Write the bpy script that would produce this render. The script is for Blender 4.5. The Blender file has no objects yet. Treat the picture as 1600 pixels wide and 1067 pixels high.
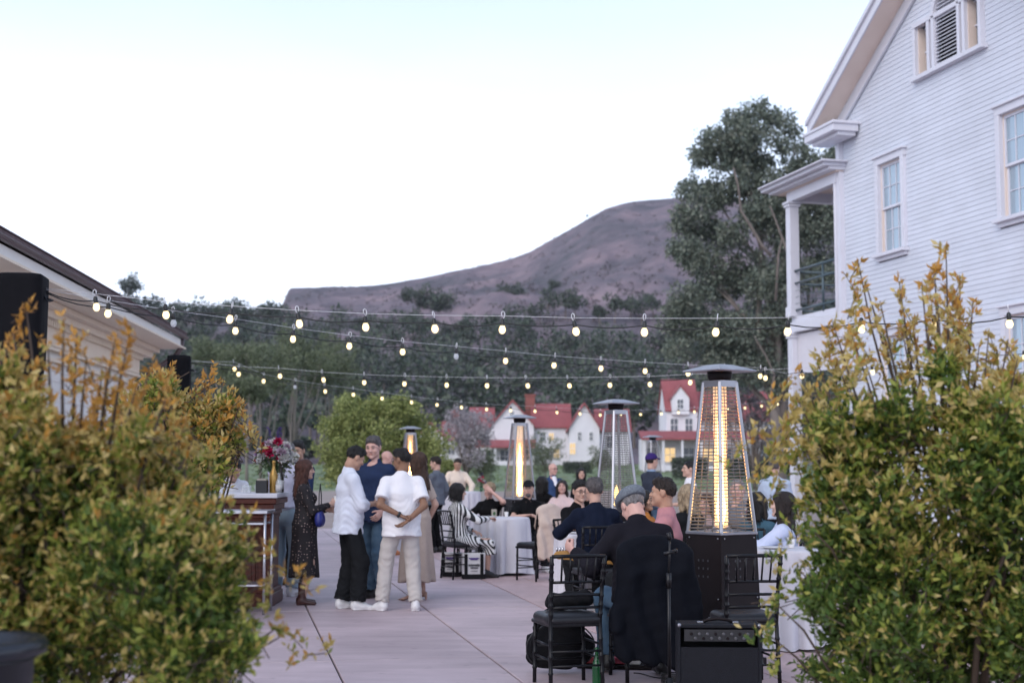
import bpy, bmesh, math, random
import numpy as np
from mathutils import Vector, Matrix, Euler
PI = math.pi
R = math.radians
rng = np.random.default_rng(11)
random.seed(11)
SC = bpy.context.scene
COL = SC.collection

# ------------------------------------------------------------------ camera
EYE = 1.55
FPX = 2222.0                      # focal length in pixels of the 1600 px wide frame (50 mm lens)
PITCH = math.atan(191.5 / FPX)
cam_d = bpy.data.cameras.new('camera')
cam_d.lens = 50.0
cam_d.sensor_width = 36.0
cam_d.clip_start = 0.1
cam_d.clip_end = 6000.0
cam_d.dof.use_dof = True
cam_d.dof.focus_distance = 10.6
cam_d.dof.aperture_fstop = 2.5
cam_d.dof.aperture_blades = 0
cam = bpy.data.objects.new('camera', cam_d)
COL.objects.link(cam)
cam.location = (0, 0, EYE)
cam.rotation_euler = (PI / 2 + PITCH, 0, 0)
SC.camera = cam

# ------------------------------------------------------------------ sky, sun, exposure
SUN_AZ, SUN_EL = R(212), R(34)     # compass azimuth from +Y clockwise: the last light comes softly from behind the camera, a little left
world = bpy.data.worlds.new('World')
SC.world = world
world.use_nodes = True
wn, wl = world.node_tree.nodes, world.node_tree.links
wn.clear()
w_out = wn.new('ShaderNodeOutputWorld')
w_bg = wn.new('ShaderNodeBackground')
w_sky = wn.new('ShaderNodeTexSky')
w_sky.sky_type = 'NISHITA'
w_sky.sun_disc = False
w_sky.sun_elevation = SUN_EL
w_sky.sun_rotation = SUN_AZ
w_sky.altitude = 20
w_sky.air_density = 1.0
w_sky.dust_density = 1.2
w_sky.ozone_density = 2.0
# a thin even veil of evening cloud, the same all round, with faint streaks
w_tc = wn.new('ShaderNodeTexCoord')
w_map = wn.new('ShaderNodeMapping'); w_map.inputs['Scale'].default_value = (1.6, 1.6, 5.0)
w_noise = wn.new('ShaderNodeTexNoise'); w_noise.inputs['Scale'].default_value = 0.9; w_map.inputs['Location'].default_value = (1.3, 1.3, 0)
w_noise.inputs['Detail'].default_value = 6; w_noise.inputs['Roughness'].default_value = 0.55
w_ramp = wn.new('ShaderNodeMapRange')
w_ramp.inputs['From Min'].default_value = 0.35; w_ramp.inputs['From Max'].default_value = 0.62
w_ramp.inputs['To Min'].default_value = -0.05; w_ramp.inputs['To Max'].default_value = 0.05
w_mix = wn.new('ShaderNodeMix'); w_mix.data_type = 'RGBA'
VEIL = (9.6, 10.6, 13.0, 1)
w_mix.inputs[7].default_value = VEIL
wl.new(w_tc.outputs['Generated'], w_map.inputs['Vector'])
wl.new(w_map.outputs['Vector'], w_noise.inputs['Vector'])
wl.new(w_noise.outputs['Fac'], w_ramp.inputs['Value'])
# the veil is seen edge-on near the horizon and thin overhead, the same all round
w_sep = wn.new('ShaderNodeSeparateXYZ'); w_el = wn.new('ShaderNodeMapRange'); w_add = wn.new('ShaderNodeMath'); w_add.operation = 'ADD'; w_add.use_clamp = True
w_el.inputs['From Min'].default_value = 0.05; w_el.inputs['From Max'].default_value = 0.45; w_el.inputs['To Min'].default_value = 0.96; w_el.inputs['To Max'].default_value = 0.20
wl.new(w_tc.outputs['Generated'], w_sep.inputs[0]); wl.new(w_sep.outputs[2], w_el.inputs['Value'])
wl.new(w_el.outputs['Result'], w_add.inputs[0]); wl.new(w_ramp.outputs['Result'], w_add.inputs[1]); wl.new(w_add.outputs[0], w_mix.inputs[0])
wl.new(w_sky.outputs['Color'], w_mix.inputs[6])
wl.new(w_mix.outputs[2], w_bg.inputs['Color'])
w_bg.inputs['Strength'].default_value = 0.09
wl.new(w_bg.outputs['Background'], w_out.inputs['Surface'])

sun_d = bpy.data.lights.new('sun', 'SUN')
sun_d.energy = 0.75
sun_d.angle = R(50)
sun_d.color = (1.0, 0.92, 0.86)
sun = bpy.data.objects.new('sun', sun_d)
COL.objects.link(sun)
_d = Vector((math.sin(SUN_AZ) * math.cos(SUN_EL), math.cos(SUN_AZ) * math.cos(SUN_EL), math.sin(SUN_EL)))
sun.rotation_euler = (-_d).to_track_quat('-Z', 'Y').to_euler()
sun.location = _d * 50

SC.view_settings.view_transform = 'Standard'
SC.view_settings.look = 'None'
SC.view_settings.exposure = 0.9
SC.view_settings.gamma = 1.0
SC.view_settings.use_curve_mapping = False
SC.render.engine = 'CYCLES'
SC.cycles.use_denoising = True
SC.cycles.max_bounces = 6
SC.cycles.diffuse_bounces = 3
SC.cycles.glossy_bounces = 3
SC.cycles.transmission_bounces = 4
SC.cycles.transparent_max_bounces = 8
SC.cycles.sample_clamp_indirect = 4.0
SC.cycles.caustics_reflective = False
SC.cycles.caustics_refractive = False

# ------------------------------------------------------------------ helpers
CP, SP = math.cos(PITCH), math.sin(PITCH)
def at(u, v, d):
    """the point at depth Y = d that stands where the photograph shows (u, v)"""
    a, b = (u - 800) / FPX, (533.5 - v) / FPX
    y, z = CP - b * SP, SP + b * CP
    t = d / y
    return Vector((a * t, d, EYE + z * t))
def gx(u, d):
    return at(u, 725, d).x
def gdist(v):
    """depth of the flat ground seen at image row v"""
    b = (533.5 - v) / FPX
    y, z = CP - b * SP, SP + b * CP
    return -EYE * y / z

def tag(o, label=None, cat=None, group=None, kind=None):
    if label: o['label'] = label
    if cat: o['category'] = cat
    if group: o['group'] = group
    if kind: o['kind'] = kind
    return o
def empty(name, loc=(0, 0, 0), rz=0.0, label=None, cat=None, group=None):
    o = bpy.data.objects.new(name, None)
    o.empty_display_size = 0.1
    COL.objects.link(o)
    o.location = loc
    o.rotation_euler = (0, 0, rz)
    return tag(o, label, cat, group)
def link_mesh(name, me, mat=None, parent=None, loc=None, rot=None):
    if mat is not None and not me.materials:
        for m in (mat if isinstance(mat, (list, tuple)) else [mat]):
            me.materials.append(m)
    o = bpy.data.objects.new(name, me)
    COL.objects.link(o)
    if parent is not None: o.parent = parent
    if loc is not None: o.location = loc
    if rot is not None: o.rotation_euler = rot
    return o
def copy_tree(o, parent=None, names=None):
    c = o.copy(); COL.objects.link(c)
    if parent is not None: c.parent = parent
    for ch in list(o.children): copy_tree(ch, c)
    return c
def np_mesh(name, V, F, smooth=True, mi=None):
    """mesh from numpy vertices (n,3) and faces, all with k corners"""
    me = bpy.data.meshes.new(name)
    V = np.asarray(V, np.float32); F = np.asarray(F, np.int32)
    n, k = F.shape
    me.vertices.add(len(V)); me.vertices.foreach_set('co', V.ravel())
    me.loops.add(n * k); me.loops.foreach_set('vertex_index', F.ravel())
    me.polygons.add(n)
    me.polygons.foreach_set('loop_start', np.arange(0, n * k, k, dtype=np.int32))
    me.polygons.foreach_set('loop_total', np.full(n, k, np.int32))
    me.polygons.foreach_set('use_smooth', np.full(n, smooth, bool))
    if mi is not None: me.polygons.foreach_set('material_index', np.asarray(mi, np.int32))
    me.update(calc_edges=True)
    return me

class MB:
    """collects boxes, tubes, lathes ... and builds them as one mesh"""
    def __init__(s): s.v, s.f = [], []
    def add(s, vs, fs, M=None):
        b = len(s.v)
        for p in vs:
            p = Vector(p)
            s.v.append(M @ p if M is not None else p)
        for f in fs: s.f.append([b + i for i in f])
        return s
    def box(s, c, size, rz=0.0, M=None, taper=1.0):
        x, y, z = size[0] / 2, size[1] / 2, size[2] / 2
        vs = [(-x, -y, -z), (x, -y, -z), (x, y, -z), (-x, y, -z),
              (-x * taper, -y * taper, z), (x * taper, -y * taper, z), (x * taper, y * taper, z), (-x * taper, y * taper, z)]
        T = Matrix.Translation(Vector(c)) @ Matrix.Rotation(rz, 4, 'Z')
        if M is not None: T = M @ T
        return s.add(vs, [(0, 3, 2, 1), (4, 5, 6, 7), (0, 1, 5, 4), (1, 2, 6, 5), (2, 3, 7, 6), (3, 0, 4, 7)], T)
    def bar(s, a, b, w, h, up=(0, 0, 1)):
        """a beam of section w x h from a to b"""
        a, b = Vector(a), Vector(b)
        t = (b - a).normalized(); up = Vector(up)
        if abs(t.dot(up)) > 0.98: up = Vector((0, 1, 0)) if abs(t.y) < 0.9 else Vector((1, 0, 0))
        sd = t.cross(up).normalized(); up = sd.cross(t).normalized()
        vs = []
        for p in (a, b):
            for i, j in ((-1, -1), (1, -1), (1, 1), (-1, 1)):
                vs.append(p + sd * (i * w / 2) + up * (j * h / 2))
        return s.add(vs, [(0, 3, 2, 1), (4, 5, 6, 7), (0, 1, 5, 4), (1, 2, 6, 5), (2, 3, 7, 6), (3, 0, 4, 7)])
    def tube(s, pts, r, n=8, cap=True):
        pts = [Vector(p) for p in pts]
        if not isinstance(r, (list, tuple)): r = [r] * len(pts)
        b = len(s.v); prev = None
        for i, p in enumerate(pts):
            t = (pts[min(i + 1, len(pts) - 1)] - pts[max(i - 1, 0)]).normalized()
            if prev is None:
                u = t.cross(Vector((0, 0, 1)))
                if u.length < 1e-3: u = t.cross(Vector((1, 0, 0)))
            else:
                u = prev - t * prev.dot(t)
            u.normalize(); prev = u; w = t.cross(u)
            for k in range(n):
                a = 2 * PI * k / n
                s.v.append(p + (u * math.cos(a) + w * math.sin(a)) * r[i])
        for i in range(len(pts) - 1):
            for k in range(n):
                s.f.append([b + i * n + k, b + i * n + (k + 1) % n, b + (i + 1) * n + (k + 1) % n, b + (i + 1) * n + k])
        if cap:
            s.f.append([b + k for k in range(n)][::-1])
            s.f.append([b + (len(pts) - 1) * n + k for k in range(n)])
        return s
    def lathe(s, prof, n=16, c=(0, 0, 0), sx=1.0, sy=1.0):
        b = len(s.v); c = Vector(c)
        for r, z in prof:
            for k in range(n):
                a = 2 * PI * k / n
                s.v.append(c + Vector((r * math.cos(a) * sx, r * math.sin(a) * sy, z)))
        for i in range(len(prof) - 1):
            for k in range(n):
                s.f.append([b + i * n + k, b + i * n + (k + 1) % n, b + (i + 1) * n + (k + 1) % n, b + (i + 1) * n + k])
        if prof[0][0] > 1e-4: s.f.append([b + k for k in range(n)][::-1])
        if prof[-1][0] > 1e-4: s.f.append([b + (len(prof) - 1) * n + k for k in range(n)])
        return s
    def ball(s, c, r, n=8, m=6, sz=(1, 1, 1)):
        prof = [(max(math.sin(PI * i / m), 1e-5) * r, -math.cos(PI * i / m) * r * sz[2]) for i in range(m + 1)]
        return s.lathe(prof, n, c, sz[0], sz[1])
    def prism(s, poly, z0, z1):
        n = len(poly); b = len(s.v)
        for z in (z0, z1):
            for p in poly: s.v.append(Vector((p[0], p[1], z)))
        s.f.append([b + i for i in range(n)][::-1]); s.f.append([b + n + i for i in range(n)])
        for i in range(n): s.f.append([b + i, b + (i + 1) % n, b + n + (i + 1) % n, b + n + i])
        return s
    def wedge(s, poly, axis_vec):
        """extrude a 3D polygon along a vector"""
        n = len(poly); b = len(s.v); ax = Vector(axis_vec)
        for p in poly: s.v.append(Vector(p))
        for p in poly: s.v.append(Vector(p) + ax)
        s.f.append([b + i for i in range(n)]); s.f.append([b + n + i for i in range(n)][::-1])
        for i in range(n): s.f.append([b + (i + 1) % n, b + i, b + n + i, b + n + (i + 1) % n])
        return s
    def mesh(s, name='mesh', smooth=False):
        me = bpy.data.meshes.new(name)
        me.from_pydata([tuple(v) for v in s.v], [], s.f)
        if smooth:
            me.polygons.foreach_set('use_smooth', [True] * len(me.polygons))
        me.validate()
        return me
    def build(s, name, mat, parent=None, smooth=False, bevel=0.0, loc=None, rot=None):
        me = s.mesh(name, smooth)
        bm = bmesh.new(); bm.from_mesh(me)
        bmesh.ops.recalc_face_normals(bm, faces=bm.faces)
        if bevel > 0:
            es = [e for e in bm.edges if len(e.link_faces) == 2 and e.calc_face_angle(0) > 0.5]
            bmesh.ops.bevel(bm, geom=es, offset=bevel, segments=1, affect='EDGES', clamp_overlap=True)
        bm.to_mesh(me); bm.free()
        return link_mesh(name, me, mat, parent, loc, rot)

# ------------------------------------------------------------------ materials
MATS = {}
def mat(name, col, rough=0.6, metal=0.0, var=0.12, scale=8.0, bump=0.0, bscale=None, spec=0.5, col2=None,
        trans=0.0, alpha=1.0, emit=None, estr=0.0, sheen=0.0, coat=0.0, stretch=(1, 1, 1), island=0.0, detail=4.0, objrand=0.0, world=False, stain=0.0):
    if name in MATS: return MATS[name]
    m = bpy.data.materials.new(name); m.use_nodes = True
    nt = m.node_tree; N, L = nt.nodes, nt.links
    b = N['Principled BSDF']
    b.inputs['Roughness'].default_value = rough
    b.inputs['Metallic'].default_value = metal
    b.inputs['Specular IOR Level'].default_value = spec
    if sheen: b.inputs['Sheen Weight'].default_value = sheen
    if coat: b.inputs['Coat Weight'].default_value = coat
    if trans: b.inputs['Transmission Weight'].default_value = trans
    if alpha < 1: b.inputs['Alpha'].default_value = alpha
    if emit:
        b.inputs['Emission Color'].default_value = (*emit, 1); b.inputs['Emission Strength'].default_value = estr
    c1 = col
    c2 = col2 if col2 else tuple(max(0, c * (1 - 2 * var)) for c in col)
    tc = N.new('ShaderNodeTexCoord'); mp = N.new('ShaderNodeMapping')
    mp.inputs['Scale'].default_value = stretch
    if world:
        gw = N.new('ShaderNodeNewGeometry'); L.new(gw.outputs['Position'], mp.inputs['Vector'])
    else: L.new(tc.outputs['Object'], mp.inputs['Vector'])
    nz = N.new('ShaderNodeTexNoise'); nz.inputs['Scale'].default_value = scale
    nz.inputs['Detail'].default_value = detail; nz.inputs['Roughness'].default_value = 0.6
    L.new(mp.outputs['Vector'], nz.inputs['Vector'])
    rp = N.new('ShaderNodeMapRange'); rp.inputs['From Min'].default_value = 0.3; rp.inputs['From Max'].default_value = 0.7
    L.new(nz.outputs['Fac'], rp.inputs['Value'])
    mx = N.new('ShaderNodeMix'); mx.data_type = 'RGBA'
    mx.inputs[6].default_value = (*c2, 1); mx.inputs[7].default_value = (*c1, 1)
    L.new(rp.outputs['Result'], mx.inputs[0])
    last = mx.outputs[2]
    if stain:                       # broad worn patches and small dark spots
        for sc_, lo_, hi_, k_ in ((0.55, .42, .62, stain), (7.0, .62, .70, stain * .8)):
            n3 = N.new('ShaderNodeTexNoise'); n3.inputs['Scale'].default_value = sc_; n3.inputs['Detail'].default_value = 6
            if world: L.new(gw.outputs['Position'], n3.inputs['Vector'])
            else: L.new(tc.outputs['Object'], n3.inputs['Vector'])
            r3 = N.new('ShaderNodeMapRange'); r3.inputs['From Min'].default_value = lo_; r3.inputs['From Max'].default_value = hi_
            r3.inputs['To Min'].default_value = 1.0; r3.inputs['To Max'].default_value = 1 - k_
            L.new(n3.outputs['Fac'], r3.inputs['Value'])
            h3 = N.new('ShaderNodeHueSaturation'); L.new(r3.outputs['Result'], h3.inputs['Value']); L.new(last, h3.inputs['Color']); last = h3.outputs['Color']
    if objrand:
        oi = N.new('ShaderNodeObjectInfo'); h4 = N.new('ShaderNodeHueSaturation'); m4 = N.new('ShaderNodeMapRange')
        m4.inputs['To Min'].default_value = 1 - objrand; m4.inputs['To Max'].default_value = 1 + objrand
        L.new(oi.outputs['Random'], m4.inputs['Value']); L.new(m4.outputs['Result'], h4.inputs['Value']); L.new(last, h4.inputs['Color']); last = h4.outputs['Color']
    if island:
        g = N.new('ShaderNodeNewGeometry'); hs = N.new('ShaderNodeHueSaturation')
        mr = N.new('ShaderNodeMapRange'); mr.inputs['To Min'].default_value = 1 - island; mr.inputs['To Max'].default_value = 1 + island
        L.new(g.outputs['Random Per Island'], mr.inputs['Value']); L.new(mr.outputs['Result'], hs.inputs['Value'])
        L.new(last, hs.inputs['Color']); last = hs.outputs['Color']
    L.new(last, b.inputs['Base Color'])
    if bump:
        n2 = N.new('ShaderNodeTexNoise'); n2.inputs['Scale'].default_value = bscale or scale * 4
        n2.inputs['Detail'].default_value = 5
        L.new(mp.outputs['Vector'], n2.inputs['Vector'])
        bp = N.new('ShaderNodeBump'); bp.inputs['Strength'].default_value = bump; bp.inputs['Distance'].default_value = 0.02
        L.new(n2.outputs['Fac'], bp.inputs['Height']); L.new(bp.outputs['Normal'], b.inputs['Normal'])
    MATS[name] = m
    return m
def leaf_mat(name, cols, rough=0.55, transl=0.3):
    """foliage: each leaf (mesh island) takes its own colour between the given ones"""
    if name in MATS: return MATS[name]
    m = bpy.data.materials.new(name); m.use_nodes = True
    N, L = m.node_tree.nodes, m.node_tree.links
    b = N['Principled BSDF']; b.inputs['Roughness'].default_value = rough; b.inputs['Specular IOR Level'].default_value = 0.35
    g = N.new('ShaderNodeNewGeometry'); cr = N.new('ShaderNodeValToRGB')
    el = cr.color_ramp.elements
    while len(el) < len(cols): el.new(0.5)
    for i, c in enumerate(cols):
        el[i].position = i / max(1, len(cols) - 1); el[i].color = (*c, 1)
    L.new(g.outputs['Random Per Island'], cr.inputs['Fac'])
    L.new(cr.outputs['Color'], b.inputs['Base Color'])
    tr = N.new('ShaderNodeBsdfTranslucent'); L.new(cr.outputs['Color'], tr.inputs['Color'])
    mx = N.new('ShaderNodeMixShader'); mx.inputs[0].default_value = transl
    L.new(b.outputs['BSDF'], mx.inputs[1]); L.new(tr.outputs['BSDF'], mx.inputs[2])
    L.new(mx.outputs['Shader'], N['Material Output'].inputs['Surface'])
    MATS[name] = m
    return m
def emit_mat(name, col, strength):
    if name in MATS: return MATS[name]
    m = bpy.data.materials.new(name); m.use_nodes = True
    N, L = m.node_tree.nodes, m.node_tree.links
    N.remove(N['Principled BSDF'])
    e = N.new('ShaderNodeEmission'); e.inputs['Color'].default_value = (*col, 1); e.inputs['Strength'].default_value = strength
    L.new(e.outputs['Emission'], N['Material Output'].inputs['Surface'])
    MATS[name] = m
    return m
def glass_mat(name, col=(0.9, 0.95, 1.0), alpha=0.25, rough=0.03):
    """thin glass: mostly see-through, with a mirror-like skin"""
    if name in MATS: return MATS[name]
    m = bpy.data.materials.new(name); m.use_nodes = True
    N, L = m.node_tree.nodes, m.node_tree.links
    b = N['Principled BSDF']; b.inputs['Base Color'].default_value = (*col, 1)
    b.inputs['Roughness'].default_value = rough; b.inputs['Alpha'].default_value = alpha
    MATS[name] = m
    return m
# ================================================================== the setting: terrain, paving, hill
def smooth01(t): t = np.clip(t, 0, 1); return t * t * (3 - 2 * t)
def vnoise(x, y, seed=0):
    """cheap smooth 2D noise from sines"""
    r = np.random.default_rng(seed); s = 0
    for i in range(7):
        a, f, p = r.uniform(0, 2 * PI), 2 ** (i * 0.55), r.uniform(0, 2 * PI)
        s = s + np.sin((x * math.cos(a) + y * math.sin(a)) * f + p + 1.3 * np.sin((y * math.cos(a) - x * math.sin(a)) * f * 0.7 + p * 2)) / f ** 0.8
    return s * 0.35
def ground_z(x, y):
    return -0.05 - 0.16 * smooth01((y - 26.0) / 6) + 1.6 * smooth01((y - 95) / 75) + 0.0 * x

ys = np.concatenate([np.linspace(-40, 40, 50), np.linspace(42, 190, 75), np.linspace(200, 600, 12)])
xs = np.concatenate([np.linspace(-1500, -120, 10), np.linspace(-110, 110, 60), np.linspace(120, 1500, 10)])
XX, YY = np.meshgrid(xs, ys)
ZZ = ground_z(XX, YY) + 0.02 * vnoise(XX * 0.3, YY * 0.3, 4) * (YY > 31) - 0.0
def grid_faces(nr, nc):
    i = np.arange(nr * nc).reshape(nr, nc)
    return np.stack([i[:-1, :-1].ravel(), i[:-1, 1:].ravel(), i[1:, 1:].ravel(), i[1:, :-1].ravel()], 1)
M_dirt = mat('dry_earth', (0.33, 0.265, 0.24), 0.9, col2=(0.25, 0.20, 0.18), scale=0.6, bump=0.3, bscale=6)
g = link_mesh('ground', np_mesh('ground', np.stack([XX.ravel(), YY.ravel(), ZZ.ravel()], 1), grid_faces(*XX.shape)), M_dirt)
tag(g, 'bare tan earth between the paving and the grass', kind='structure')

M_lawn = mat('lawn_grass', (0.14, 0.20, 0.095), 0.9, col2=(0.19, 0.23, 0.13), scale=0.35, bump=0.6, bscale=3)
ly = np.linspace(92, 186, 40); lx = np.linspace(-110, 110, 60)
LX, LY = np.meshgrid(lx, ly); LYe = LY + 0.0
LZ = ground_z(LX, LY) + 0.05 + 0.10 * (vnoise(LX * 0.4, LY * 0.4, 9) + 0.6) * smooth01((LY - 95) / 10) - 0.16 * (LY < 94)
tag(link_mesh('lawn', np_mesh('lawn', np.stack([LX.ravel(), LY.ravel(), LZ.ravel()], 1), grid_faces(*LX.shape)), M_lawn),
    'green lawn rising to the white houses', kind='structure')
# rough grass tufts standing on the lawn
n = 9000
tx, ty = rng.uniform(-70, 70, n), rng.uniform(97, 165, n)
tz = ground_z(tx, ty) + 0.05; hh = rng.uniform(0.06, 0.22, n); ang = rng.uniform(0, PI, n); ww = rng.uniform(0.15, 0.35, n)
V = np.zeros((n, 4, 3)); dx, dy = np.cos(ang) * ww, np.sin(ang) * ww
V[:, 0] = np.stack([tx - dx * .5, ty - dy * .5, tz], 1); V[:, 1] = np.stack([tx + dx * .5, ty + dy * .5, tz], 1)
V[:, 2] = np.stack([tx + dx, ty + dy + rng.uniform(-.1, .1, n), tz + hh], 1); V[:, 3] = np.stack([tx - dx, ty - dy, tz + hh * rng.uniform(.4, 1, n)], 1)
o = link_mesh('grass', np_mesh('grass', V.reshape(-1, 3), np.arange(n * 4).reshape(n, 4)), leaf_mat('grass_blade', [(0.12, 0.18, 0.085), (0.17, 0.23, 0.11), (0.23, 0.26, 0.14)]))
tag(o, 'rough grass tufts on the lawn', 'grass', kind='stuff')

# ---- concrete terrace: slabs turned 11 degrees to the left of the view
TA = R(10.95)
def pq(p, q): return Vector((p * math.cos(TA) - q * math.sin(TA), p * math.sin(TA) + q * math.cos(TA), 0))
M_conc = mat('grey_concrete', (0.56, 0.445, 0.47), 0.62, col2=(0.445, 0.35, 0.37), scale=1.1, bump=0.12, bscale=60, stretch=(1.0, 3.5, 1), world=True, stain=.22, objrand=.06)
M_joint = mat('joint_sand', (0.14, 0.12, 0.115), 0.95, scale=30)
M_paver = mat('pink_stone', (0.60, 0.44, 0.44), 0.6, col2=(0.50, 0.36, 0.36), scale=1.7, bump=0.08, bscale=50, stretch=(3.5, 1, 1), world=True, stain=.12, objrand=.08)
terr = empty('terrace', (0, 0, 0)); tag(terr, 'paved terrace of concrete slabs and pink pavers', kind='structure')
MBx = MB()
c4 = [pq(-12, -6), pq(14.6, -6), pq(14.6, 29.3), pq(-12, 29.3)]
MBx.prism([(c.x, c.y) for c in c4], -0.30, -0.022)
tag(MBx.build('bedding', M_joint, terr), kind='structure')
PW, QL, GAP = 1.255, 3.9, 0.016
def slab_mesh(name, w, l, h=0.05, b=0.006):
    m = MB()
    prof = [(0, -h), (0, -b), (b, 0)]
    lo = [(-w/2, -l/2), (w/2, -l/2), (w/2, l/2), (-w/2, l/2)]
    hi = [(x - math.copysign(b, x), y - math.copysign(b, y)) for x, y in lo]
    vs = [(x, y, -h) for x, y in lo] + [(x, y, -b) for x, y in lo] + [(x, y, 0) for x, y in hi]
    fs = [(8, 9, 10, 11)]
    for k in range(4):
        for r in (0, 4): fs.append((r + k, r + (k + 1) % 4, r + 4 + (k + 1) % 4, r + 4 + k))
    m.add(vs, fs)
    return m.mesh(name)
sm = slab_mesh('slab', PW - GAP, QL - GAP); sm.materials.append(M_conc)
P_C = 3.29
for ip in range(10):
    for iq in range(8):
        p = P_C - PW * (ip + 0.5); q = 15.4 + QL * (iq - 3) + QL / 2
        o = bpy.data.objects.new('slab', sm); COL.objects.link(o); o.parent = terr
        w = pq(p, q); o.location = (w.x, w.y, rng.uniform(-0.0015, 0.0015)); o.rotation_euler = (rng.uniform(-.0006, .0006), rng.uniform(-.0006, .0006), TA + (PI if rng.random() < .5 else 0))
pm = slab_mesh('paver', 0.6 - 0.007, 1.2 - 0.007, b=0.004); pm.materials.append(M_paver)
npv = 0; rest = MB()
for ip in range(18):
    for iq in range(30):
        p = P_C + 0.008 + 0.6 * (ip + 0.5); q = -5 + 1.2 * iq + (0.6 if ip % 2 else 0.0)
        if q > 28.6: continue
        w = pq(p, q)
        if 8 < w.y < 29 and p < 10.5 and w.x < w.y * 0.42 + 1 and npv < 260:
            npv += 1
            o = bpy.data.objects.new('paver', pm); COL.objects.link(o); o.parent = terr
            o.location = (w.x, w.y, rng.uniform(-.001, .001)); o.rotation_euler = (rng.uniform(-.001, .001), rng.uniform(-.001, .001), TA)
        else:
            rest.box((w.x, w.y, -0.026), (0.593, 1.193, 0.05), TA)
o = rest.build('paving', M_paver, terr); o['kind'] = 'stuff'

# ---- hill
RIDGE = [(-900, 500), (0, 492), (300, 488), (436, 482), (441, 476), (446, 458), (452, 452), (480, 450), (570, 447), (625, 440), (680, 430), (720, 420), (760, 414), (800, 403), (830, 391),
         (865, 371), (900, 351), (925, 336), (950, 322), (975, 315), (1000, 311), (1040, 307), (1090, 303), (1150, 306), (1250, 330), (1400, 370), (1700, 420), (2400, 450)]
ru, rv = np.array([a for a, _ in RIDGE], float), np.array([b for _, b in RIDGE], float)
HY = 900.0
def hill_z(u, Y):
    zr = EYE + (725 - np.interp(u, ru, rv)) * HY / FPX
    a = 1.5 + 23.5 * np.clip((Y - 180) / 170, 0, 1) ** 1.3
    t2 = np.clip((Y - 350) / (HY - 350), 0, 1)
    z = a + (zr - 25) * t2 ** 0.92 * (Y > 350)
    rough = vnoise(u * 0.012, Y * 0.012, 21) * 5.5 * np.sin(PI * np.clip(t2, 0, 1)) ** 0.7 + vnoise(u * 0.05, Y * 0.05, 22) * 1.8 * (t2 > 0) * np.clip((1.02 - t2) * 6, 0.15, 1)
    return z + rough
hu = np.concatenate([np.linspace(-900, 0, 25), np.linspace(5, 1400, 300), np.linspace(1420, 2400, 25)])
hy = np.concatenate([np.linspace(176, 350, 30), np.linspace(356, 900, 100)])
UU, HH = np.meshgrid(hu, hy)
HZ = hill_z(UU, HH); HX = (UU - 800) / FPX * HH
back = np.linspace(950, 1600, 6)
UB, YB = np.meshgrid(hu, back)
ZB = np.interp(UB, ru, EYE + (725 - rv) * HY / FPX) * (1 - (YB - 900) / 1000) 
HXb = (UB - 800) / FPX * 900 * (1 + (YB - 900) / 2200)
V = np.concatenate([np.stack([HX.ravel(), HH.ravel(), HZ.ravel()], 1), np.stack([HXb.ravel(), YB.ravel(), ZB.ravel()], 1)])
M_hill = bpy.data.materials.new('heath_scrub'); M_hill.use_nodes = True
N, L = M_hill.node_tree.nodes, M_hill.node_tree.links
tc = N.new('ShaderNodeTexCoord'); mp = N.new('ShaderNodeMapping'); mp.inputs['Scale'].default_value = (1, 0.45, 1.4)
mp.inputs['Rotation'].default_value = (0, 0.5, 0)
n1 = N.new('ShaderNodeTexNoise'); n1.inputs['Scale'].default_value = 0.02; n1.inputs['Detail'].default_value = 9; n1.inputs['Roughness'].default_value = 0.68
cr = N.new('ShaderNodeValToRGB'); el = cr.color_ramp.elements
el[0].position = 0.34; el[0].color = (0.060, 0.062, 0.070, 1); el[1].position = 0.66; el[1].color = (0.28, 0.205, 0.22, 1)
e = el.new(0.46); e.color = (0.13, 0.108, 0.128, 1); e = el.new(0.55); e.color = (0.195, 0.147, 0.168, 1)
L.new(tc.outputs['Object'], mp.inputs['Vector']); L.new(mp.outputs['Vector'], n1.inputs['Vector']); L.new(n1.outputs['Fac'], cr.inputs['Fac'])
L.new(cr.outputs['Color'], N['Principled BSDF'].inputs['Base Color']); N['Principled BSDF'].inputs['Roughness'].default_value = 0.95
n2 = N.new('ShaderNodeTexNoise'); n2.inputs['Scale'].default_value = 0.12; n2.inputs['Detail'].default_value = 8
bp = N.new('ShaderNodeBump'); bp.inputs['Strength'].default_value = 0.6; bp.inputs['Distance'].default_value = 5
L.new(tc.outputs['Object'], n2.inputs['Vector']); L.new(n2.outputs['Fac'], bp.inputs['Height']); L.new(bp.outputs['Normal'], N['Principled BSDF'].inputs['Normal'])
tag(link_mesh('hill', np_mesh('hill', V, grid_faces(len(hy) + len(back), len(hu))), M_hill), 'bare brown heath hill rising to the right', kind='structure')

# ================================================================== vegetation helpers
def leaf_quads(P, D, Lg, W, fold=0.25, r=None):
    """one folded diamond per leaf: base P, direction D, length, width -> vertices (n,4,3)"""
    r = r or rng
    n = len(P)
    D = D / (np.linalg.norm(D, axis=1, keepdims=True) + 1e-9)
    S = np.cross(D, r.normal(size=(n, 3))); S /= (np.linalg.norm(S, axis=1, keepdims=True) + 1e-9)
    Nn = np.cross(S, D)
    V = np.zeros((n, 4, 3)); l = Lg[:, None]; w = W[:, None]
    V[:, 0] = P; V[:, 2] = P + D * l - Nn * l * 0.12
    V[:, 1] = P + D * l * 0.45 + S * w * 0.5 + Nn * w * fold
    V[:, 3] = P + D * l * 0.45 - S * w * 0.5 + Nn * w * fold
    return V
def quads_mesh(name, V, mi=None):
    n = len(V)
    return np_mesh(name, V.reshape(-1, 3), np.arange(n * 4).reshape(n, 4), True, mi)
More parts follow.
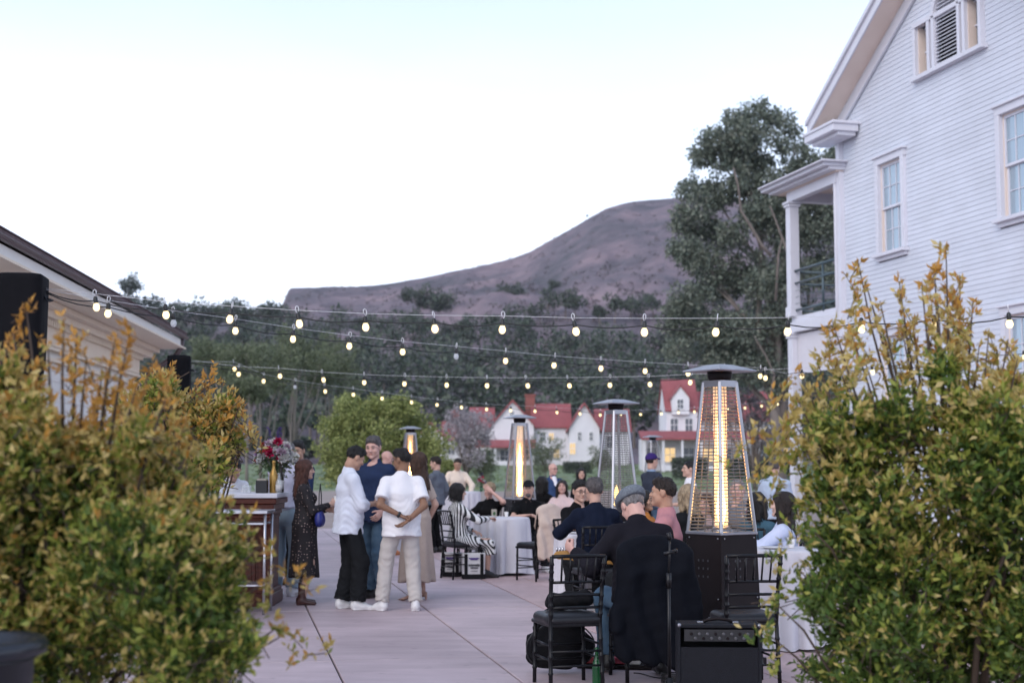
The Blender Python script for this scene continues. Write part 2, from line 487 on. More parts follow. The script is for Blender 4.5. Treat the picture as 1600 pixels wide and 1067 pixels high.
def blob_points(blobs, n, r, lo=0.45, down=0.75):
    """points spread through the outer part of many overlapping lobes"""
    B = np.array(blobs, float); w = B[:, 3] ** 2; w /= w.sum()
    k = r.choice(len(B), n, p=w)
    d = r.normal(size=(n, 3)); d /= np.linalg.norm(d, axis=1, keepdims=True)
    rad = (lo + (1 - lo) * r.random(n) ** 0.6) * (1 + 0.12 * r.normal(size=n))
    P = B[k, :3] + d * rad[:, None] * B[k, 3][:, None] * np.array([1, 1, down])
    return P, d
def make_crown(blobs, n, size, seed, name='crown', sub=7, droop=0.15):
    """crown of leaf sprays: little clumps of leaves spread over lobes"""
    r = np.random.default_rng(seed)
    nc = n // sub
    C, d = blob_points(blobs, nc, r)
    P = np.repeat(C, sub, 0) + r.normal(size=(nc * sub, 3)) * size * 0.75
    D = np.repeat(d, sub, 0) * 0.7 + r.normal(size=(nc * sub, 3)) * 0.7 + np.array([0, 0, 0.25 - droop])
    lg = size * r.uniform(0.6, 1.4, nc * sub)
    return quads_mesh(name, leaf_quads(P, D, lg, lg * r.uniform(0.45, 0.75, nc * sub), 0.15, r))
def limbs(mb, base, ends, r0, r, mid_lift=0.35, n=6):
    base = Vector(base)
    for e in ends:
        e = Vector(e); m = base.lerp(e, 0.5); m.z += (e.z - base.z) * 0.12 * mid_lift * 3
        m.x += r.normal() * 0.06 * (e - base).length; m.y += r.normal() * 0.06 * (e - base).length
        mb.tube([base, base.lerp(m, .5) + Vector((r.normal() * .02, 0, 0)) * (e - base).length, m, m.lerp(e, .55), e], [r0, r0 * .8, r0 * .6, r0 * .4, r0 * .15], n)

M_bark = mat('grey_bark', (0.20, 0.165, 0.145), 0.9, col2=(0.10, 0.085, 0.075), scale=3, bump=0.5, bscale=12, stretch=(3, 3, .6))
M_paleb = mat('pale_bark', (0.25, 0.215, 0.195), 0.85, col2=(0.20, 0.17, 0.15), scale=2, bump=0.3, bscale=10, stretch=(3, 3, .5))
L_dark = leaf_mat('dark_evergreen_leaf', [(0.040, 0.060, 0.046), (0.072, 0.100, 0.070), (0.11, 0.135, 0.092), (0.115, 0.108, 0.125)], transl=0.15)
L_euc = leaf_mat('eucalyptus_leaf', [(0.072, 0.098, 0.082), (0.135, 0.165, 0.128), (0.19, 0.22, 0.168), (0.26, 0.27, 0.215)], transl=0.18)
L_green = leaf_mat('bright_green_leaf', [(0.11, 0.15, 0.045), (0.27, 0.31, 0.10), (0.42, 0.44, 0.17)], transl=0.3)
L_grey = leaf_mat('grey_lavender_leaf', [(0.32, 0.29, 0.31), (0.46, 0.42, 0.45), (0.22, 0.20, 0.215)], transl=0.2)
L_olive = leaf_mat('olive_leaf', [(0.10, 0.13, 0.075), (0.15, 0.18, 0.10), (0.20, 0.215, 0.135)], transl=0.2)

def tree(name, label, base, blobs, n, size, leafm, barkm, tr, seed, cat='tree', group=None, limb_ends=None, droop=0.1, sub=7):
    """blobs and limb ends in world coordinates; the thing sits at its base"""
    base = Vector(base); r = np.random.default_rng(seed)
    root = empty(name, base, 0, label, cat, group)
    B = [(b[0] - base.x, b[1] - base.y, b[2] - base.z, b[3]) for b in blobs]
    link_mesh('crown', make_crown(B, n, size, seed, sub=sub, droop=droop), leafm, root)
    m = MB()
    top = max(b[2] for b in B) * 0.62
    m.tube([(0, 0, -0.3), (r.normal() * .02 * top, 0, top * .35), (r.normal() * .04 * top, r.normal() * .03 * top, top)], [tr, tr * .75, tr * .4], 8)
    ends = limb_ends or [Vector(b[:3]) for b in B[::max(1, len(B) // 8)]]
    if limb_ends: ends = [Vector(e) - base for e in limb_ends]
    limbs(m, (0, 0, top * 0.3), ends, tr * .55, r)
    m.build('trunk', barkm, root, smooth=True)
    return root
def px_blobs(lst, d, spread, seed, per=1):
    """lobes given as (u, v, radius px) in the photograph, put at depth d with their own spread in depth"""
    r = np.random.default_rng(seed); out = []
    for u, v, rp in lst:
        for k in range(per):
            dd = d + r.uniform(-spread, spread)
            p = at(u + r.normal() * rp * .25 * (per > 1), v + r.normal() * rp * .25 * (per > 1), dd)
            out.append((p.x, p.y, p.z, rp * dd / FPX * r.uniform(.85, 1.1)))
    return out
# ================================================================== far trees
# ---- the wood on the lower slope: one mass nobody could count
fr = np.random.default_rng(5)
parts = []; trunks = MB()
rows = [(186, 4.5, 1.0), (199, 7, 1.0), (215, 12, 1.0), (238, 12, 1.0), (265, 12, 1.0), (300, 12, 1.0), (345, 12, 1.0), (395, 11, 1.0)]
for Y, hgt, s in rows:
    step = 4.2 * FPX / Y
    u = 130.0
    while u < 1420:
        uu = u + fr.normal() * step * .3; yy = Y + fr.normal() * 8
        x = (uu - 800) / FPX * yy; z = float(hill_z(np.array(uu), np.array(yy)))
        h = hgt * fr.uniform(.7, 1.15)
        if Y < 205 and 640 < uu < 1260:
            u += step; continue
        if Y < 240 and 640 < uu < 1010: h *= 0.8
        if Y > 380 and uu > 640: h *= 0.7
        nb = 5; B = []
        for k in range(nb):
            B.append((x + fr.normal() * h * .16, yy + fr.normal() * h * .16, z + h * fr.uniform(.45, .9), h * fr.uniform(.16, .27)))
        P, d = blob_points(B, 420, fr, down=.8)
        lg = fr.uniform(.45, 1.15, 420)
        parts.append(leaf_quads(P, d * .6 + fr.normal(size=(420, 3)) * .7, lg, lg * .6, .15, fr))
        trunks.tube([(x, yy, z - .5), (x + fr.normal() * .3, yy, z + h * .6)], [.28, .12], 5, False)
        u += step
for u in np.arange(150, 446, 13):                      # the wooded crest on the left
    yy = 455 + fr.normal() * 12; uu = u + fr.normal() * 5
    x = (uu - 800) / FPX * yy
    ztop = EYE + (725 - (462 + fr.uniform(-4, 14) + max(0, (uu - 300)) * .07)) * yy / FPX
    B = [(x + fr.normal() * 2, yy + fr.normal() * 2, ztop - fr.uniform(2.0, 7), fr.uniform(1.8, 3.0)) for k in range(7)]
    P, d = blob_points(B, 500, fr, down=.8); lg = fr.uniform(.5, 1.3, 500)
    parts.append(leaf_quads(P, d * .6 + fr.normal(size=(500, 3)) * .7, lg, lg * .6, .15, fr))
o = link_mesh('forest', quads_mesh('forest', np.concatenate(parts)), L_dark)
tag(o, 'dark wood covering the lower slope behind the houses', 'forest', kind='stuff')
o2 = trunks.build('forest_trunks', M_bark, o); o2['kind'] = 'stuff'

# ---- low scrub on the hill
parts = []
for k in range(1100):
    uu = fr.uniform(440, 1330); t = fr.random() ** 1.6; yy = 400 + 480 * t
    x = (uu - 800) / FPX * yy; z = float(hill_z(np.array(uu), np.array(yy)))
    rr = fr.uniform(.5, 1.5) * (1 - .35 * t)
    P, d = blob_points([(x, yy, z + rr * .3, rr)], 22, fr, down=.6); lg = fr.uniform(.5, 1.2, 22) * rr * .8
    parts.append(leaf_quads(P, d + fr.normal(size=(22, 3)) * .5, lg, lg * .7, .15, fr))
o = link_mesh('scrub', quads_mesh('scrub', np.concatenate(parts)), leaf_mat('scrub_leaf', [(0.09, 0.088, 0.095), (0.14, 0.12, 0.13), (0.20, 0.155, 0.17), (0.11, 0.12, 0.105)], transl=.1))
tag(o, 'low brown scrub scattered over the hill', 'scrub', kind='stuff')
# ---- dark clumps one can pick out on the hill
for i, (u, v, rp, d, lab) in enumerate([(637, 462, 12, 520, 'small dark tree at the low shoulder of the brown hill'),
        (662, 468, 17, 515, 'round dark tree in the middle of the clump on the hill'),
        (690, 476, 19, 505, 'largest dark tree of the clump on the hill'),
        (803, 464, 19, 520, 'lone dark tree on the hill slope under the ridge'),
        (868, 448, 9, 560, 'small dark bush high on the hill slope'),
        (917, 337, 2, 880, 'tiny dark bush on the hill ridge'),
        (200, 452, 17, 440, 'tall dark pine standing above the wooded crest')]):
    p = at(u, v, d); rr = rp * d / FPX
    B = [(p.x + fr.normal() * rr * .5, p.y + fr.normal() * rr * .4, p.z + fr.normal() * rr * .35 + (rr * .6 * (k % 3 - 1) if i == 6 else 0), rr * fr.uniform(.4, .62)) for k in range(9)]
    tree('dark_tree', lab, (p.x, p.y, p.z - rr * (1.1 if i != 6 else 2.2)), B, 1500, rr * .22, L_dark, M_bark, rr * .08, 100 + i, group='dark trees on the hill')

# ---- grove of flat crowned trees with pale trunks at the left
for i, (u, v, rp, d, lab) in enumerate([(352, 560, 46, 120, 'flat crowned tree nearest the downpipe of the cream building'),
        (405, 575, 50, 116, 'flat crowned tree with a pale forked trunk above the flower vase'),
        (455, 560, 56, 122, 'broad flat crowned tree behind the round green tree'),
        (512, 580, 46, 128, 'low flat crowned tree over the round green tree'),
        (385, 610, 30, 112, 'short dark tree under the flat crowned grove')]):
    p = at(u, v, d); rr = rp * d / FPX
    B = [(p.x + fr.uniform(-1, 1) * rr * 1.0, p.y + fr.uniform(-1, 1) * rr * .8, p.z + fr.normal() * rr * .28 - abs(fr.normal()) * .1, rr * fr.uniform(.28, .5)) for k in range(16)]
    bz = float(ground_z(np.array(p.x), np.array(p.y)))
    tree('cypress_tree', lab, (p.x + rr * .1, p.y, bz), B, 7600, .19, L_olive, M_paleb, .15, 120 + i, group='flat crowned grove at the wood edge')

# ---- round bright green tree behind the standing guests
d = 58
tree('round_tree', 'round bright green tree behind the standing guests', (gx(597, d), d, -.2),
     [(b[0], b[1], b[2], b[3] * .72) for b in px_blobs([(590, 632, 30), (548, 640, 26), (560, 650, 36), (625, 645, 36), (655, 668, 34), (530, 672, 32), (600, 680, 50), (550, 700, 46), (640, 705, 46), (675, 700, 26), (520, 705, 26), (600, 725, 50), (535, 735, 30), (668, 730, 30)], d, 1.2, 31, 4)],
     34000, .12, L_green, M_bark, .16, 131)
# ---- shrubs and small trees in front of the houses
for i, (u, v, rp, d, lm, lab, cnt) in enumerate([
        (752, 722, 25, 105, L_olive, 'round clipped green shrub before the porch of the long white house', 3600),
        (853, 712, 27, 120, L_olive, 'round green shrub between the two lit house windows', 3600),
        (938, 716, 17, 126, L_olive, 'small green shrub half hidden by the second heater', 2400),
        (694, 728, 16, 98, L_green, 'low green shrub beside the round tree', 2400)]):
    p = at(u, v, d); rr = rp * d / FPX
    B = [(p.x + fr.normal() * rr * .42, p.y + fr.normal() * rr * .3, p.z + fr.normal() * rr * .36, rr * fr.uniform(.4, .62)) for k in range(12)]
    bz = float(ground_z(np.array(p.x), np.array(p.y)))
    tree('garden_shrub', lab, (p.x, p.y, bz), B, cnt, .13, lm, M_bark, .07, 140 + i, cat='shrub', group='shrubs before the houses')
for i, (lst, d, lab, base_u) in enumerate([
        ([(722, 655, 20), (742, 660, 20), (705, 672, 18), (728, 682, 24), (752, 690, 16), (715, 705, 18), (740, 712, 16)], 100, 'grey leafed tree before the long white house', 728),
        ([(1165, 620, 22), (1200, 640, 26), (1175, 660, 24), (1215, 670, 18), (1110, 655, 16), (1130, 640, 20), (1190, 690, 18)], 96, 'grey leafed tree before the lit porch house', 1180)]):
    tree('grey_tree', lab, (gx(base_u, d), d, float(ground_z(np.array(0.), np.array(float(d))))), px_blobs(lst, d, 1.0, 51 + i, 2), 5200, .16, L_grey if i == 0 else leaf_mat('dim_grey_leaf', [(0.22, 0.20, 0.21), (0.33, 0.30, 0.31), (0.16, 0.15, 0.15)], transl=.2), M_bark, .16, 150 + i, group='grey leafed trees')
# ---- dark clipped hedges by the houses
for i, (u0, u1, v0, v1, d, lab) in enumerate([(880, 925, 722, 735, 132, 'low dark hedge at the foot of the long white house'),
                                              (1050, 1105, 715, 735, 118, 'dark hedge before the lit porch'),
                                              (1120, 1235, 717, 736, 118, 'long dark hedge before the porch behind the tall heater')]):
    a, b = at(u0, v1, d), at(u1, v0, d)
    bz = float(ground_z(np.array(a.x), np.array(a.y)))
    root = empty('hedge', ((a.x + b.x) / 2, d, bz), 0, lab, 'hedge', 'hedges before the houses')
    w, h = (b.x - a.x), b.z - bz
    n = int(900 * w * max(h, .6)); P = np.stack([fr.uniform(-w / 2, w / 2, n), fr.uniform(-.5, .5, n), h * fr.random(n) ** .6], 1)
    lg = fr.uniform(.09, .2, n)
    o = link_mesh('foliage', quads_mesh('foliage', leaf_quads(P, fr.normal(size=(n, 3)) + [0, 0, .3], lg, lg * .6, .15, fr)), L_dark, root); o['kind'] = 'stuff'

# ---- the tall eucalyptus
d = 92
EU = [(1178, 180, 26), (1150, 188, 26), (1205, 182, 20), (1120, 215, 32), (1165, 215, 38), (1100, 245, 26), (1140, 258, 42), (1080, 300, 26), (1120, 305, 42), (1170, 290, 34), (1062, 345, 24),
      (1095, 350, 40), (1060, 390, 24), (1095, 400, 38), (1140, 360, 36), (1200, 330, 34), (1240, 300, 34), (1275, 270, 28), (1300, 255, 30), (1235, 205, 18), (1250, 225, 18), (1295, 300, 40), (1280, 350, 44),
      (1230, 370, 40), (1130, 440, 46), (1180, 430, 46), (1090, 455, 34), (1230, 440, 48), (1290, 420, 44), (1060, 480, 30), (1100, 505, 44), (1160, 500, 52), (1220, 510, 50), (1070, 540, 30), (1120, 560, 42), (1180, 570, 44), (1280, 520, 60), (1230, 575, 40), (1215, 285, 30), (1248, 272, 26), (1210, 322, 34), (1264, 248, 20), (1288, 292, 36), (1255, 330, 36), (1310, 330, 36), (1225, 190, 16), (1205, 215, 24), (1196, 252, 24), (1234, 258, 18), (1228, 232, 16), (1160, 250, 36), (1180, 330, 36)]
eb = px_blobs(EU, d, 2.2, 77, 4)
eb = [(b[0], b[1], b[2], b[3] * .70) for b in eb]
le = [at(u, v, d + fr.normal()) for u, v in [(1150, 200), (1110, 300), (1165, 290), (1080, 380), (1240, 230), (1290, 270), (1260, 380), (1120, 450), (1200, 440), (1080, 520), (1180, 520), (1270, 480)]]
EUC = tree('eucalyptus_tree', 'tall dark eucalyptus rising beside the white clapboard house', (gx(1222, d), d, float(ground_z(np.array(0.), np.array(float(d))))), eb, 88000, .22, L_euc, M_paleb, .42, 160, limb_ends=le, droop=.45)
m = MB()
def limb_px(pts, r0): m.tube([at(u, v, d - 3.4) - EUC.location for u, v in pts], [r0 * (1 - .55 * i / (len(pts) - 1)) for i in range(len(pts))], 7)
limb_px([(1205, 400), (1190, 383), (1172, 352), (1158, 330), (1153, 290), (1146, 262)], .12)
limb_px([(1240, 420), (1222, 372), (1212, 345), (1203, 322)], .10)
limb_px([(1212, 470), (1216, 400), (1222, 372)], .10)
limb_px([(1200, 640), (1210, 585), (1196, 555), (1178, 525)], .09)
m.build('limb', M_bark, EUC, smooth=True)

# ================================================================== far houses
M_white = mat('white_paint', (0.80, 0.78, 0.80), 0.6, var=0.03, scale=3)
M_hwhite = mat('house_white', (0.74, 0.72, 0.76), 0.7, var=0.04, scale=.6)
M_red = mat('red_shingle', (0.33, 0.095, 0.10), 0.8, col2=(0.25, 0.07, 0.078), scale=1.2, bump=.3, bscale=5)
M_brick = mat('red_brick', (0.30, 0.10, 0.085), 0.85, col2=(0.2, 0.075, 0.065), scale=3)
M_dark = mat('dark_glass', (0.10, 0.115, 0.14), 0.12, var=.1)
M_lit = emit_mat('lit_window', (1.0, 0.70, 0.36), 0.55)
def gable_block(root, x0, x1, y0, y1, zb, ze, za, axis, over=.35):
    """walls and a gabled roof; axis 'y' = gable end faces the camera, 'x' = ridge runs left to right"""
    m = MB()
    if axis == 'y':
        c = (x0 + x1) / 2
        m.wedge([(x0, y0, zb), (x1, y0, zb), (x1, y0, ze), (c, y0, za), (x0, y0, ze)], (0, y1 - y0, 0)); m.build('wall', M_hwhite, root)
        sl = (za - ze) / (c - x0); r = MB(); t = .22
        for s in (-1, 1):
            xe = c + s * (c - x0 + over); zel = ze - sl * over
            pts = [(c, y0 - over, za + .02), (xe, y0 - over, zel + .02), (xe, y0 - over, zel + t), (c, y0 - over, za + t + .05)]
            r.wedge(pts, (0, y1 - y0 + 2 * over, 0))
        r.build('roof', M_red, root)
    else:
        c = (y0 + y1) / 2
        m.wedge([(x0, y0, zb), (x0, y1, zb), (x0, y1, ze), (x0, c, za), (x0, y0, ze)], (x1 - x0, 0, 0)); m.build('wall', M_hwhite, root)
        sl = (za - ze) / (c - y0); r = MB(); t = .22
        for s in (-1, 1):
            ye = c + s * (c - y0 + over); zel = ze - sl * over
            r.wedge([(x0 - over, c, za + .02), (x0 - over, ye, zel + .02), (x0 - over, ye, zel + t), (x0 - over, c, za + t + .05)], (x1 - x0 + 2 * over, 0, 0))
        r.build('roof', M_red, root)
def far_window(root, x, y, z, w, h, lit=False):
    f = MB()
    for sx in (-1, 1): f.box((x + sx * (w / 2 + .05), y - .03, z), (.1, .1, h + .2))
    for sz in (-1, 1): f.box((x, y - .03, z + sz * (h / 2 + .05)), (w - .002, .1, .1))
    f.box((x, y - .032, z), (w, .06, .06)); f.box((x, y - .035, z), (.05, .05, h))
    o = f.build('window', M_white, root)
    MB().box((x, y - .012, z), (w, .02, h)).build('pane', M_lit if lit else M_dark, o)
def porch(root, x0, x1, y0, y1, zb, zt, lits):
    m = MB(); m.wedge([(x0 - .3, y1, zt + .75), (x0 - .3, y0 - .3, zt), (x0 - .3, y0 - .3, zt + .18), (x0 - .3, y1, zt + .93)], (x1 - x0 + .6, 0, 0)); m.build('porch_roof', M_red, root)
    n = max(2, int((x1 - x0) / 1.7))
    for k in range(n + 1):
        MB().box((x0 + (x1 - x0) * k / n, y0, (zb + zt) / 2), (.2, .2, zt - zb)).build('porch_post', M_hwhite, root)
    MB().box(((x0 + x1) / 2, y0, zb + .75), (x1 - x0, .08, .5)).build('porch_rail', M_hwhite, root)
    for k in range(n):
        far_window(root, x0 + (x1 - x0) * (k + .5) / n, y1, (zb + zt) / 2 + .3, 1.0, 1.35, k in lits)
def fx(u, d): return (u - 800) / FPX * d
def fz(v, d): return EYE + (725 - v) * d / FPX
d = 160; zb = float(ground_z(np.array(0.), np.array(160.)))
h1 = empty('white_house', (fx(845, d), d, zb), 0, 'long white house with two gables, a red roof and a brick chimney', 'house', 'white houses with red roofs')
ox = fx(845, d)
def lx_(u): return fx(u, d) - ox
def lz_(v): return fz(v, d) - zb
gable_block(h1, lx_(768), lx_(834), 0, 9, -.6, lz_(665), lz_(628), 'y')
gable_block(h1, lx_(834), lx_(890), 1.2, 8.0, -.6, lz_(666), lz_(632), 'x', .3)
gable_block(h1, lx_(889), lx_(936), -.6, 8.5, -.6, lz_(669), lz_(633), 'y')
gable_block(h1, lx_(936), lx_(985), 2.0, 9, -.6, lz_(672), lz_(640), 'x', .3)
gable_block(h1, lx_(735), lx_(768), 3.0, 9, -.6, lz_(668), lz_(637), 'x', .3)
ch = MB().box((lx_(829), 4.6, lz_(640)), (1.1, 1.0, 3.6)).box((lx_(829), 4.6, lz_(615)), (1.3, 1.2, .25)).build('chimney', M_brick, h1)
porch(h1, lx_(745), lx_(833), -2.2, -.0, -.4, lz_(700), [])
for u, v, w, h, y, lit in [(905, 682, .35, .9, -.6, 0), (923, 682, .35, .9, -.6, 0), (894, 701, .6, 1.2, -.6, 1), (848, 682, .6, .9, 1.2, 0), (862, 682, .5, .8, 1.2, 1),
                           (800, 648, .4, .7, 0, 0), (870, 708, .6, 1.0, 1.2, 1), (955, 690, .8, 1.2, 2.0, 0)]:
    far_window(h1, lx_(u), y, lz_(v), w, h, bool(lit))
d = 172; zb = float(ground_z(np.array(0.), np.array(172.)))
h0 = empty('white_house', (fx(680, d), d, zb), 0, 'small white house with red roof beside the round green tree', 'house', 'white houses with red roofs')
ox = fx(680, d)
gable_block(h0, lx_(652), lx_(692), 0, 8, -.6, lz_(684), lz_(662), 'y')
gable_block(h0, lx_(692), lx_(722), 1.0, 7.5, -.6, lz_(686), lz_(660), 'x', .3)
MB().box((lx_(709), 4.2, lz_(656)), (1.1, .9, 2.6)).build('chimney', M_brick, h0)
far_window(h0, lx_(662), 0, lz_(700), .8, 1.2); far_window(h0, lx_(682), 0, lz_(700), .8, 1.2); far_window(h0, lx_(705), 1.0, lz_(702), .8, 1.2)
d = 140; zb = float(ground_z(np.array(0.), np.array(140.)))
h2 = empty('white_house', (fx(1110, d), d, zb), 0, 'white house with steep red dormer roof and a lit porch', 'house', 'white houses with red roofs')
ox = fx(1110, d)
gable_block(h2, lx_(1041), lx_(1090), 0, 7, -.6, lz_(642), lz_(594), 'x', .15)
gable_block(h2, lx_(1049), lx_(1076), -.5, 3.2, lz_(648), lz_(622), lz_(605), 'y', .12)
gable_block(h2, lx_(1090), lx_(1232), 1.5, 9, -.6, lz_(655), lz_(612), 'x', .3)
porch(h2, lx_(1002), lx_(1236), -2.6, -.05, -.4, lz_(688), [1, 3, 7])
MB().box(((lx_(1002) + lx_(1041)) / 2, 1.5, (lz_(686) - .6) / 2), (lx_(1041) - lx_(1002), 3.08, lz_(686) + .6)).build('wing', M_hwhite, h2)
far_window(h2, lx_(1062), -.5, lz_(632), .55, .9); far_window(h2, lx_(1053), 0, lz_(664), .7, 1.2); far_window(h2, lx_(1076), 0, lz_(664), .7, 1.2)
for u in (1110, 1140, 1175, 1205): far_window(h2, lx_(u), 1.5, lz_(668), .8, 1.2)
# ================================================================== the white clapboard house on the right
M_clap = mat('clapboard_paint', (0.64, 0.67, 0.745), 0.55, col2=(0.59, 0.615, 0.68), scale=1.5, bump=.08, bscale=30, world=True, stain=.05, objrand=.025)
M_trim = mat('trim_paint', (0.66, 0.665, 0.73), 0.5, col2=(0.615, 0.615, 0.67), scale=2)
M_soffit = mat('soffit_bounce_tint', (0.76, 0.64, 0.56), 0.6, col2=(0.70, 0.58, 0.50), scale=2)  # peach tint puts the warm light bounced onto undersides into the colour
M_pane = mat('window_glass', (0.36, 0.45, 0.52), 0.05, metal=.3, var=.04, scale=.8)
M_louv = mat('louvre_dark', (0.055, 0.055, 0.065), 0.7)
M_rail = mat('blue_grey_rail', (0.085, 0.125, 0.145), 0.4, metal=.3)
M_screen = mat('roller_screen', (0.66, 0.64, 0.68), 0.8, var=.03)
BB = R(13.9)
bp0 = at(1322, 725, 32.0)
HS = empty('clapboard_house', (bp0.x, bp0.y, -.05), -(PI / 2 - BB), 'tall white clapboard house with gable, sash windows and two storey porch', 'house')
# local axes: x along the gable wall towards the camera, y into the house, z up
GW, APX, SL = 9.3, 4.65, 0.575
Z_E = 9.50                                   # underside of the roof where it meets the corner
def roof_u(x): return Z_E + SL * (x if x < APX else GW - x)
wall = MB().wedge([(0.02, .30, -.3), (GW - .02, .30, -.3), (GW - .02, .30, Z_E), (APX, .30, roof_u(APX)), (0.02, .30, Z_E)], (0, 13.26, 0)).build('wall', M_clap, HS)
# openings (x0, x1, z0, z1)
WIN = [(1.76, 2.72, 6.10, 8.02), (6.35, 7.38, 6.10, 8.02), (1.76, 2.72, 2.25, 4.30), (6.35, 7.38, 2.25, 4.30)]
PAL = (3.50, 5.80, 9.52, 10.52)
opens = [(a - .13, b + .13, c - .16, e + .15) for a, b, c, e in WIN] + [(PAL[0] - .1, PAL[1] + .1, PAL[2] - .12, PAL[3] + .1), (APX - .52, APX + .52, PAL[3] - .1, 11.25)]
EXPO = 0.101; z = 0.55; nb = 0
while z < roof_u(APX) - .1:
    z1 = min(z + EXPO, roof_u(APX) - .02)
    x0b = 0.0 if z < Z_E else (z - Z_E) / SL; x1b = GW - x0b
    x0t = 0.0 if z1 < Z_E else (z1 - Z_E) / SL; x1t = GW - x0t
    cuts = sorted((a, b) for a, b, c, e in opens if c < z1 - EXPO * .4 and e > z + EXPO * .4)
    segs = []; xl = (x0b, x0t)
    for a, b in cuts:
        if segs is not None and a > xl[0] + .02: segs.append((xl, (a, a)))
        if b > xl[0]: xl = (b, b)
    segs.append((xl, (x1b, x1t)))
    for (b0, t0), (b1, t1) in segs:
        if b1 - b0 < .03 or t1 - t0 < .01: continue
        m = MB(); zt = z1 + .012
        m.add([(b0, .058, z), (b1, .058, z), (b1, .038, z), (b0, .038, z), (t0, .058, zt), (t1, .058, zt), (t1, .050, zt), (t0, .050, zt)],
              [(0, 1, 2, 3), (4, 7, 6, 5), (3, 2, 6, 7), (0, 3, 7, 4), (1, 5, 6, 2), (0, 4, 5, 1)])
        m.build('board', M_clap, wall); nb += 1
    z += EXPO
# corner boards
MB().box((-.0, .0, 4.55), (.16, .14, 9.7)).build('corner_board', M_trim, HS)
MB().box((GW, .0, 4.55), (.16, .14, 9.7)).build('corner_board', M_trim, HS)
MB().box((GW / 2, .02, .2), (GW - .2, .1, .7)).build('base_board', M_trim, HS)
def sash_window(x0, x1, z0, z1, cols=3, rows=2):
    w = x1 - x0; cx = (x0 + x1) / 2
    f = MB()
    for s, xx in ((-1, x0), (1, x1)): f.box((xx + s * .065, .02, (z0 + z1) / 2), (.13, .11, z1 - z0))
    f.box((cx, .02, z1 + .075), (w + .30, .115, .15)); f.box((cx, -.005, z1 + .165), (w + .40, .17, .035))
    root = f.build('window', M_trim, HS, bevel=.004)
    MB().box((cx, -.02, z0 - .05), (w + .38, .19, .07)).box((cx, .025, z0 - .125), (w + .26, .1, .08)).build('sill', M_trim, root, bevel=.004)
    MB().box((x0 + .012, .11, (z0 + z1) / 2), (.024, .1, z1 - z0)).box((x1 - .012, .11, (z0 + z1) / 2), (.024, .1, z1 - z0)).box((cx, .11, z1 - .012), (w - .05, .1, .024)).build('reveal', M_soffit, root)
    zm = (z0 + z1) / 2
    for k, (a, b, yy) in enumerate(((zm - .02, z1 - .024, .085), (z0, zm + .02, .125))):
        s = MB(); fw = .05
        s.box((x0 + .024 + fw / 2, yy, (a + b) / 2), (fw, .035, b - a)); s.box((x1 - .024 - fw / 2, yy, (a + b) / 2), (fw, .035, b - a))
        iw = w - .048 - 2 * fw
        s.box((cx, yy, a + fw / 2), (iw, .035, fw)); s.box((cx, yy, b - fw / 2), (iw, .035, fw))
        for c in range(1, cols): s.box((x0 + .024 + fw + iw * c / cols, yy, (a + b) / 2), (.018, .03, b - a - 2 * fw))
        for r in range(1, rows): s.box((cx, yy + .001, a + fw + (b - a - 2 * fw) * r / rows), (iw, .028, .018))
        s.build('sash', M_trim, root)
        for c in range(cols):
            for r in range(rows):
                pw, ph = iw / cols, (b - a - 2 * fw) / rows
                o = MB().box((0, 0, 0), (pw, .006, ph)).build('pane', M_pane, root, loc=(x0 + .024 + fw + pw * (c + .5), yy + .006, a + fw + ph * (r + .5)))
                o.rotation_euler = (rng.normal() * .004, 0, rng.normal() * .006)
    return root
for w_ in WIN: sash_window(*w_)
# palladian gable window: two small lights, a louvred centre with an arched head
x0, x1, z0, z1 = PAL
f = MB()
f.box((APX, .0, z0 - .06), (x1 - x0 + .34, .2, .08))
for xx in (x0 - .05, x0 + .50, APX - .47, APX + .47, x1 - .50, x1 + .05): f.box((xx, .005, (z0 + z1) / 2), (.10, .13, z1 - z0))
for a, b in ((x0 - .10, APX - .52), (APX + .52, x1 + .10)): f.box(((a + b) / 2, .0, z1 + .05), (b - a, .14, .10))
root = f.build('gable_window', M_trim, HS)
m = MB()
for k in range(12):
    a0, a1 = PI * k / 12, PI * (k + 1) / 12
    c = Vector((APX, 0, z1 + .05))
    pts = []
    for a, rr in ((a0, .42), (a0, .53), (a1, .53), (a1, .42)): pts.append(c + Vector((rr * math.cos(a), -.065, rr * math.sin(a))))
    m.wedge(pts, (0, .14, 0))
m.build('arch', M_trim, root)
MB().box((APX, .0, z1 + .03), (.84, .12, .09)).build('transom', M_trim, root)
MB().box((APX, .12, (z0 + z1) / 2), (.84, .02, z1 - z0)).build('louvre_back', M_louv, root)
m = MB(); m.wedge([(APX + .42 * math.cos(PI * k / 12), .11, z1 + .05 + .42 * math.sin(PI * k / 12)) for k in range(13)], (0, .02, 0)); m.build('louvre_back', M_louv, root)
for k in range(13):
    zz = z0 + .04 + k * .076
    MB().add([(APX - .41, -.02, zz), (APX + .41, -.02, zz), (APX + .41, .09, zz + .055), (APX - .41, .09, zz + .055), (APX - .41, -.02, zz - .016), (APX + .41, -.02, zz - .016), (APX + .41, .09, zz + .039), (APX - .41, .09, zz + .039)],
             [(0, 1, 2, 3), (4, 7, 6, 5), (0, 4, 5, 1), (1, 5, 6, 2), (2, 6, 7, 3), (3, 7, 4, 0)]).build('louvre', M_trim, root)
for k in range(5):
    zz = z1 + .10 + k * .076; hw = math.sqrt(max(.42 ** 2 - (zz - z1 - .04) ** 2, .003)) - .01
    MB().box((APX, .03, zz), (2 * hw, .09, .016)).build('louvre', M_trim, root)
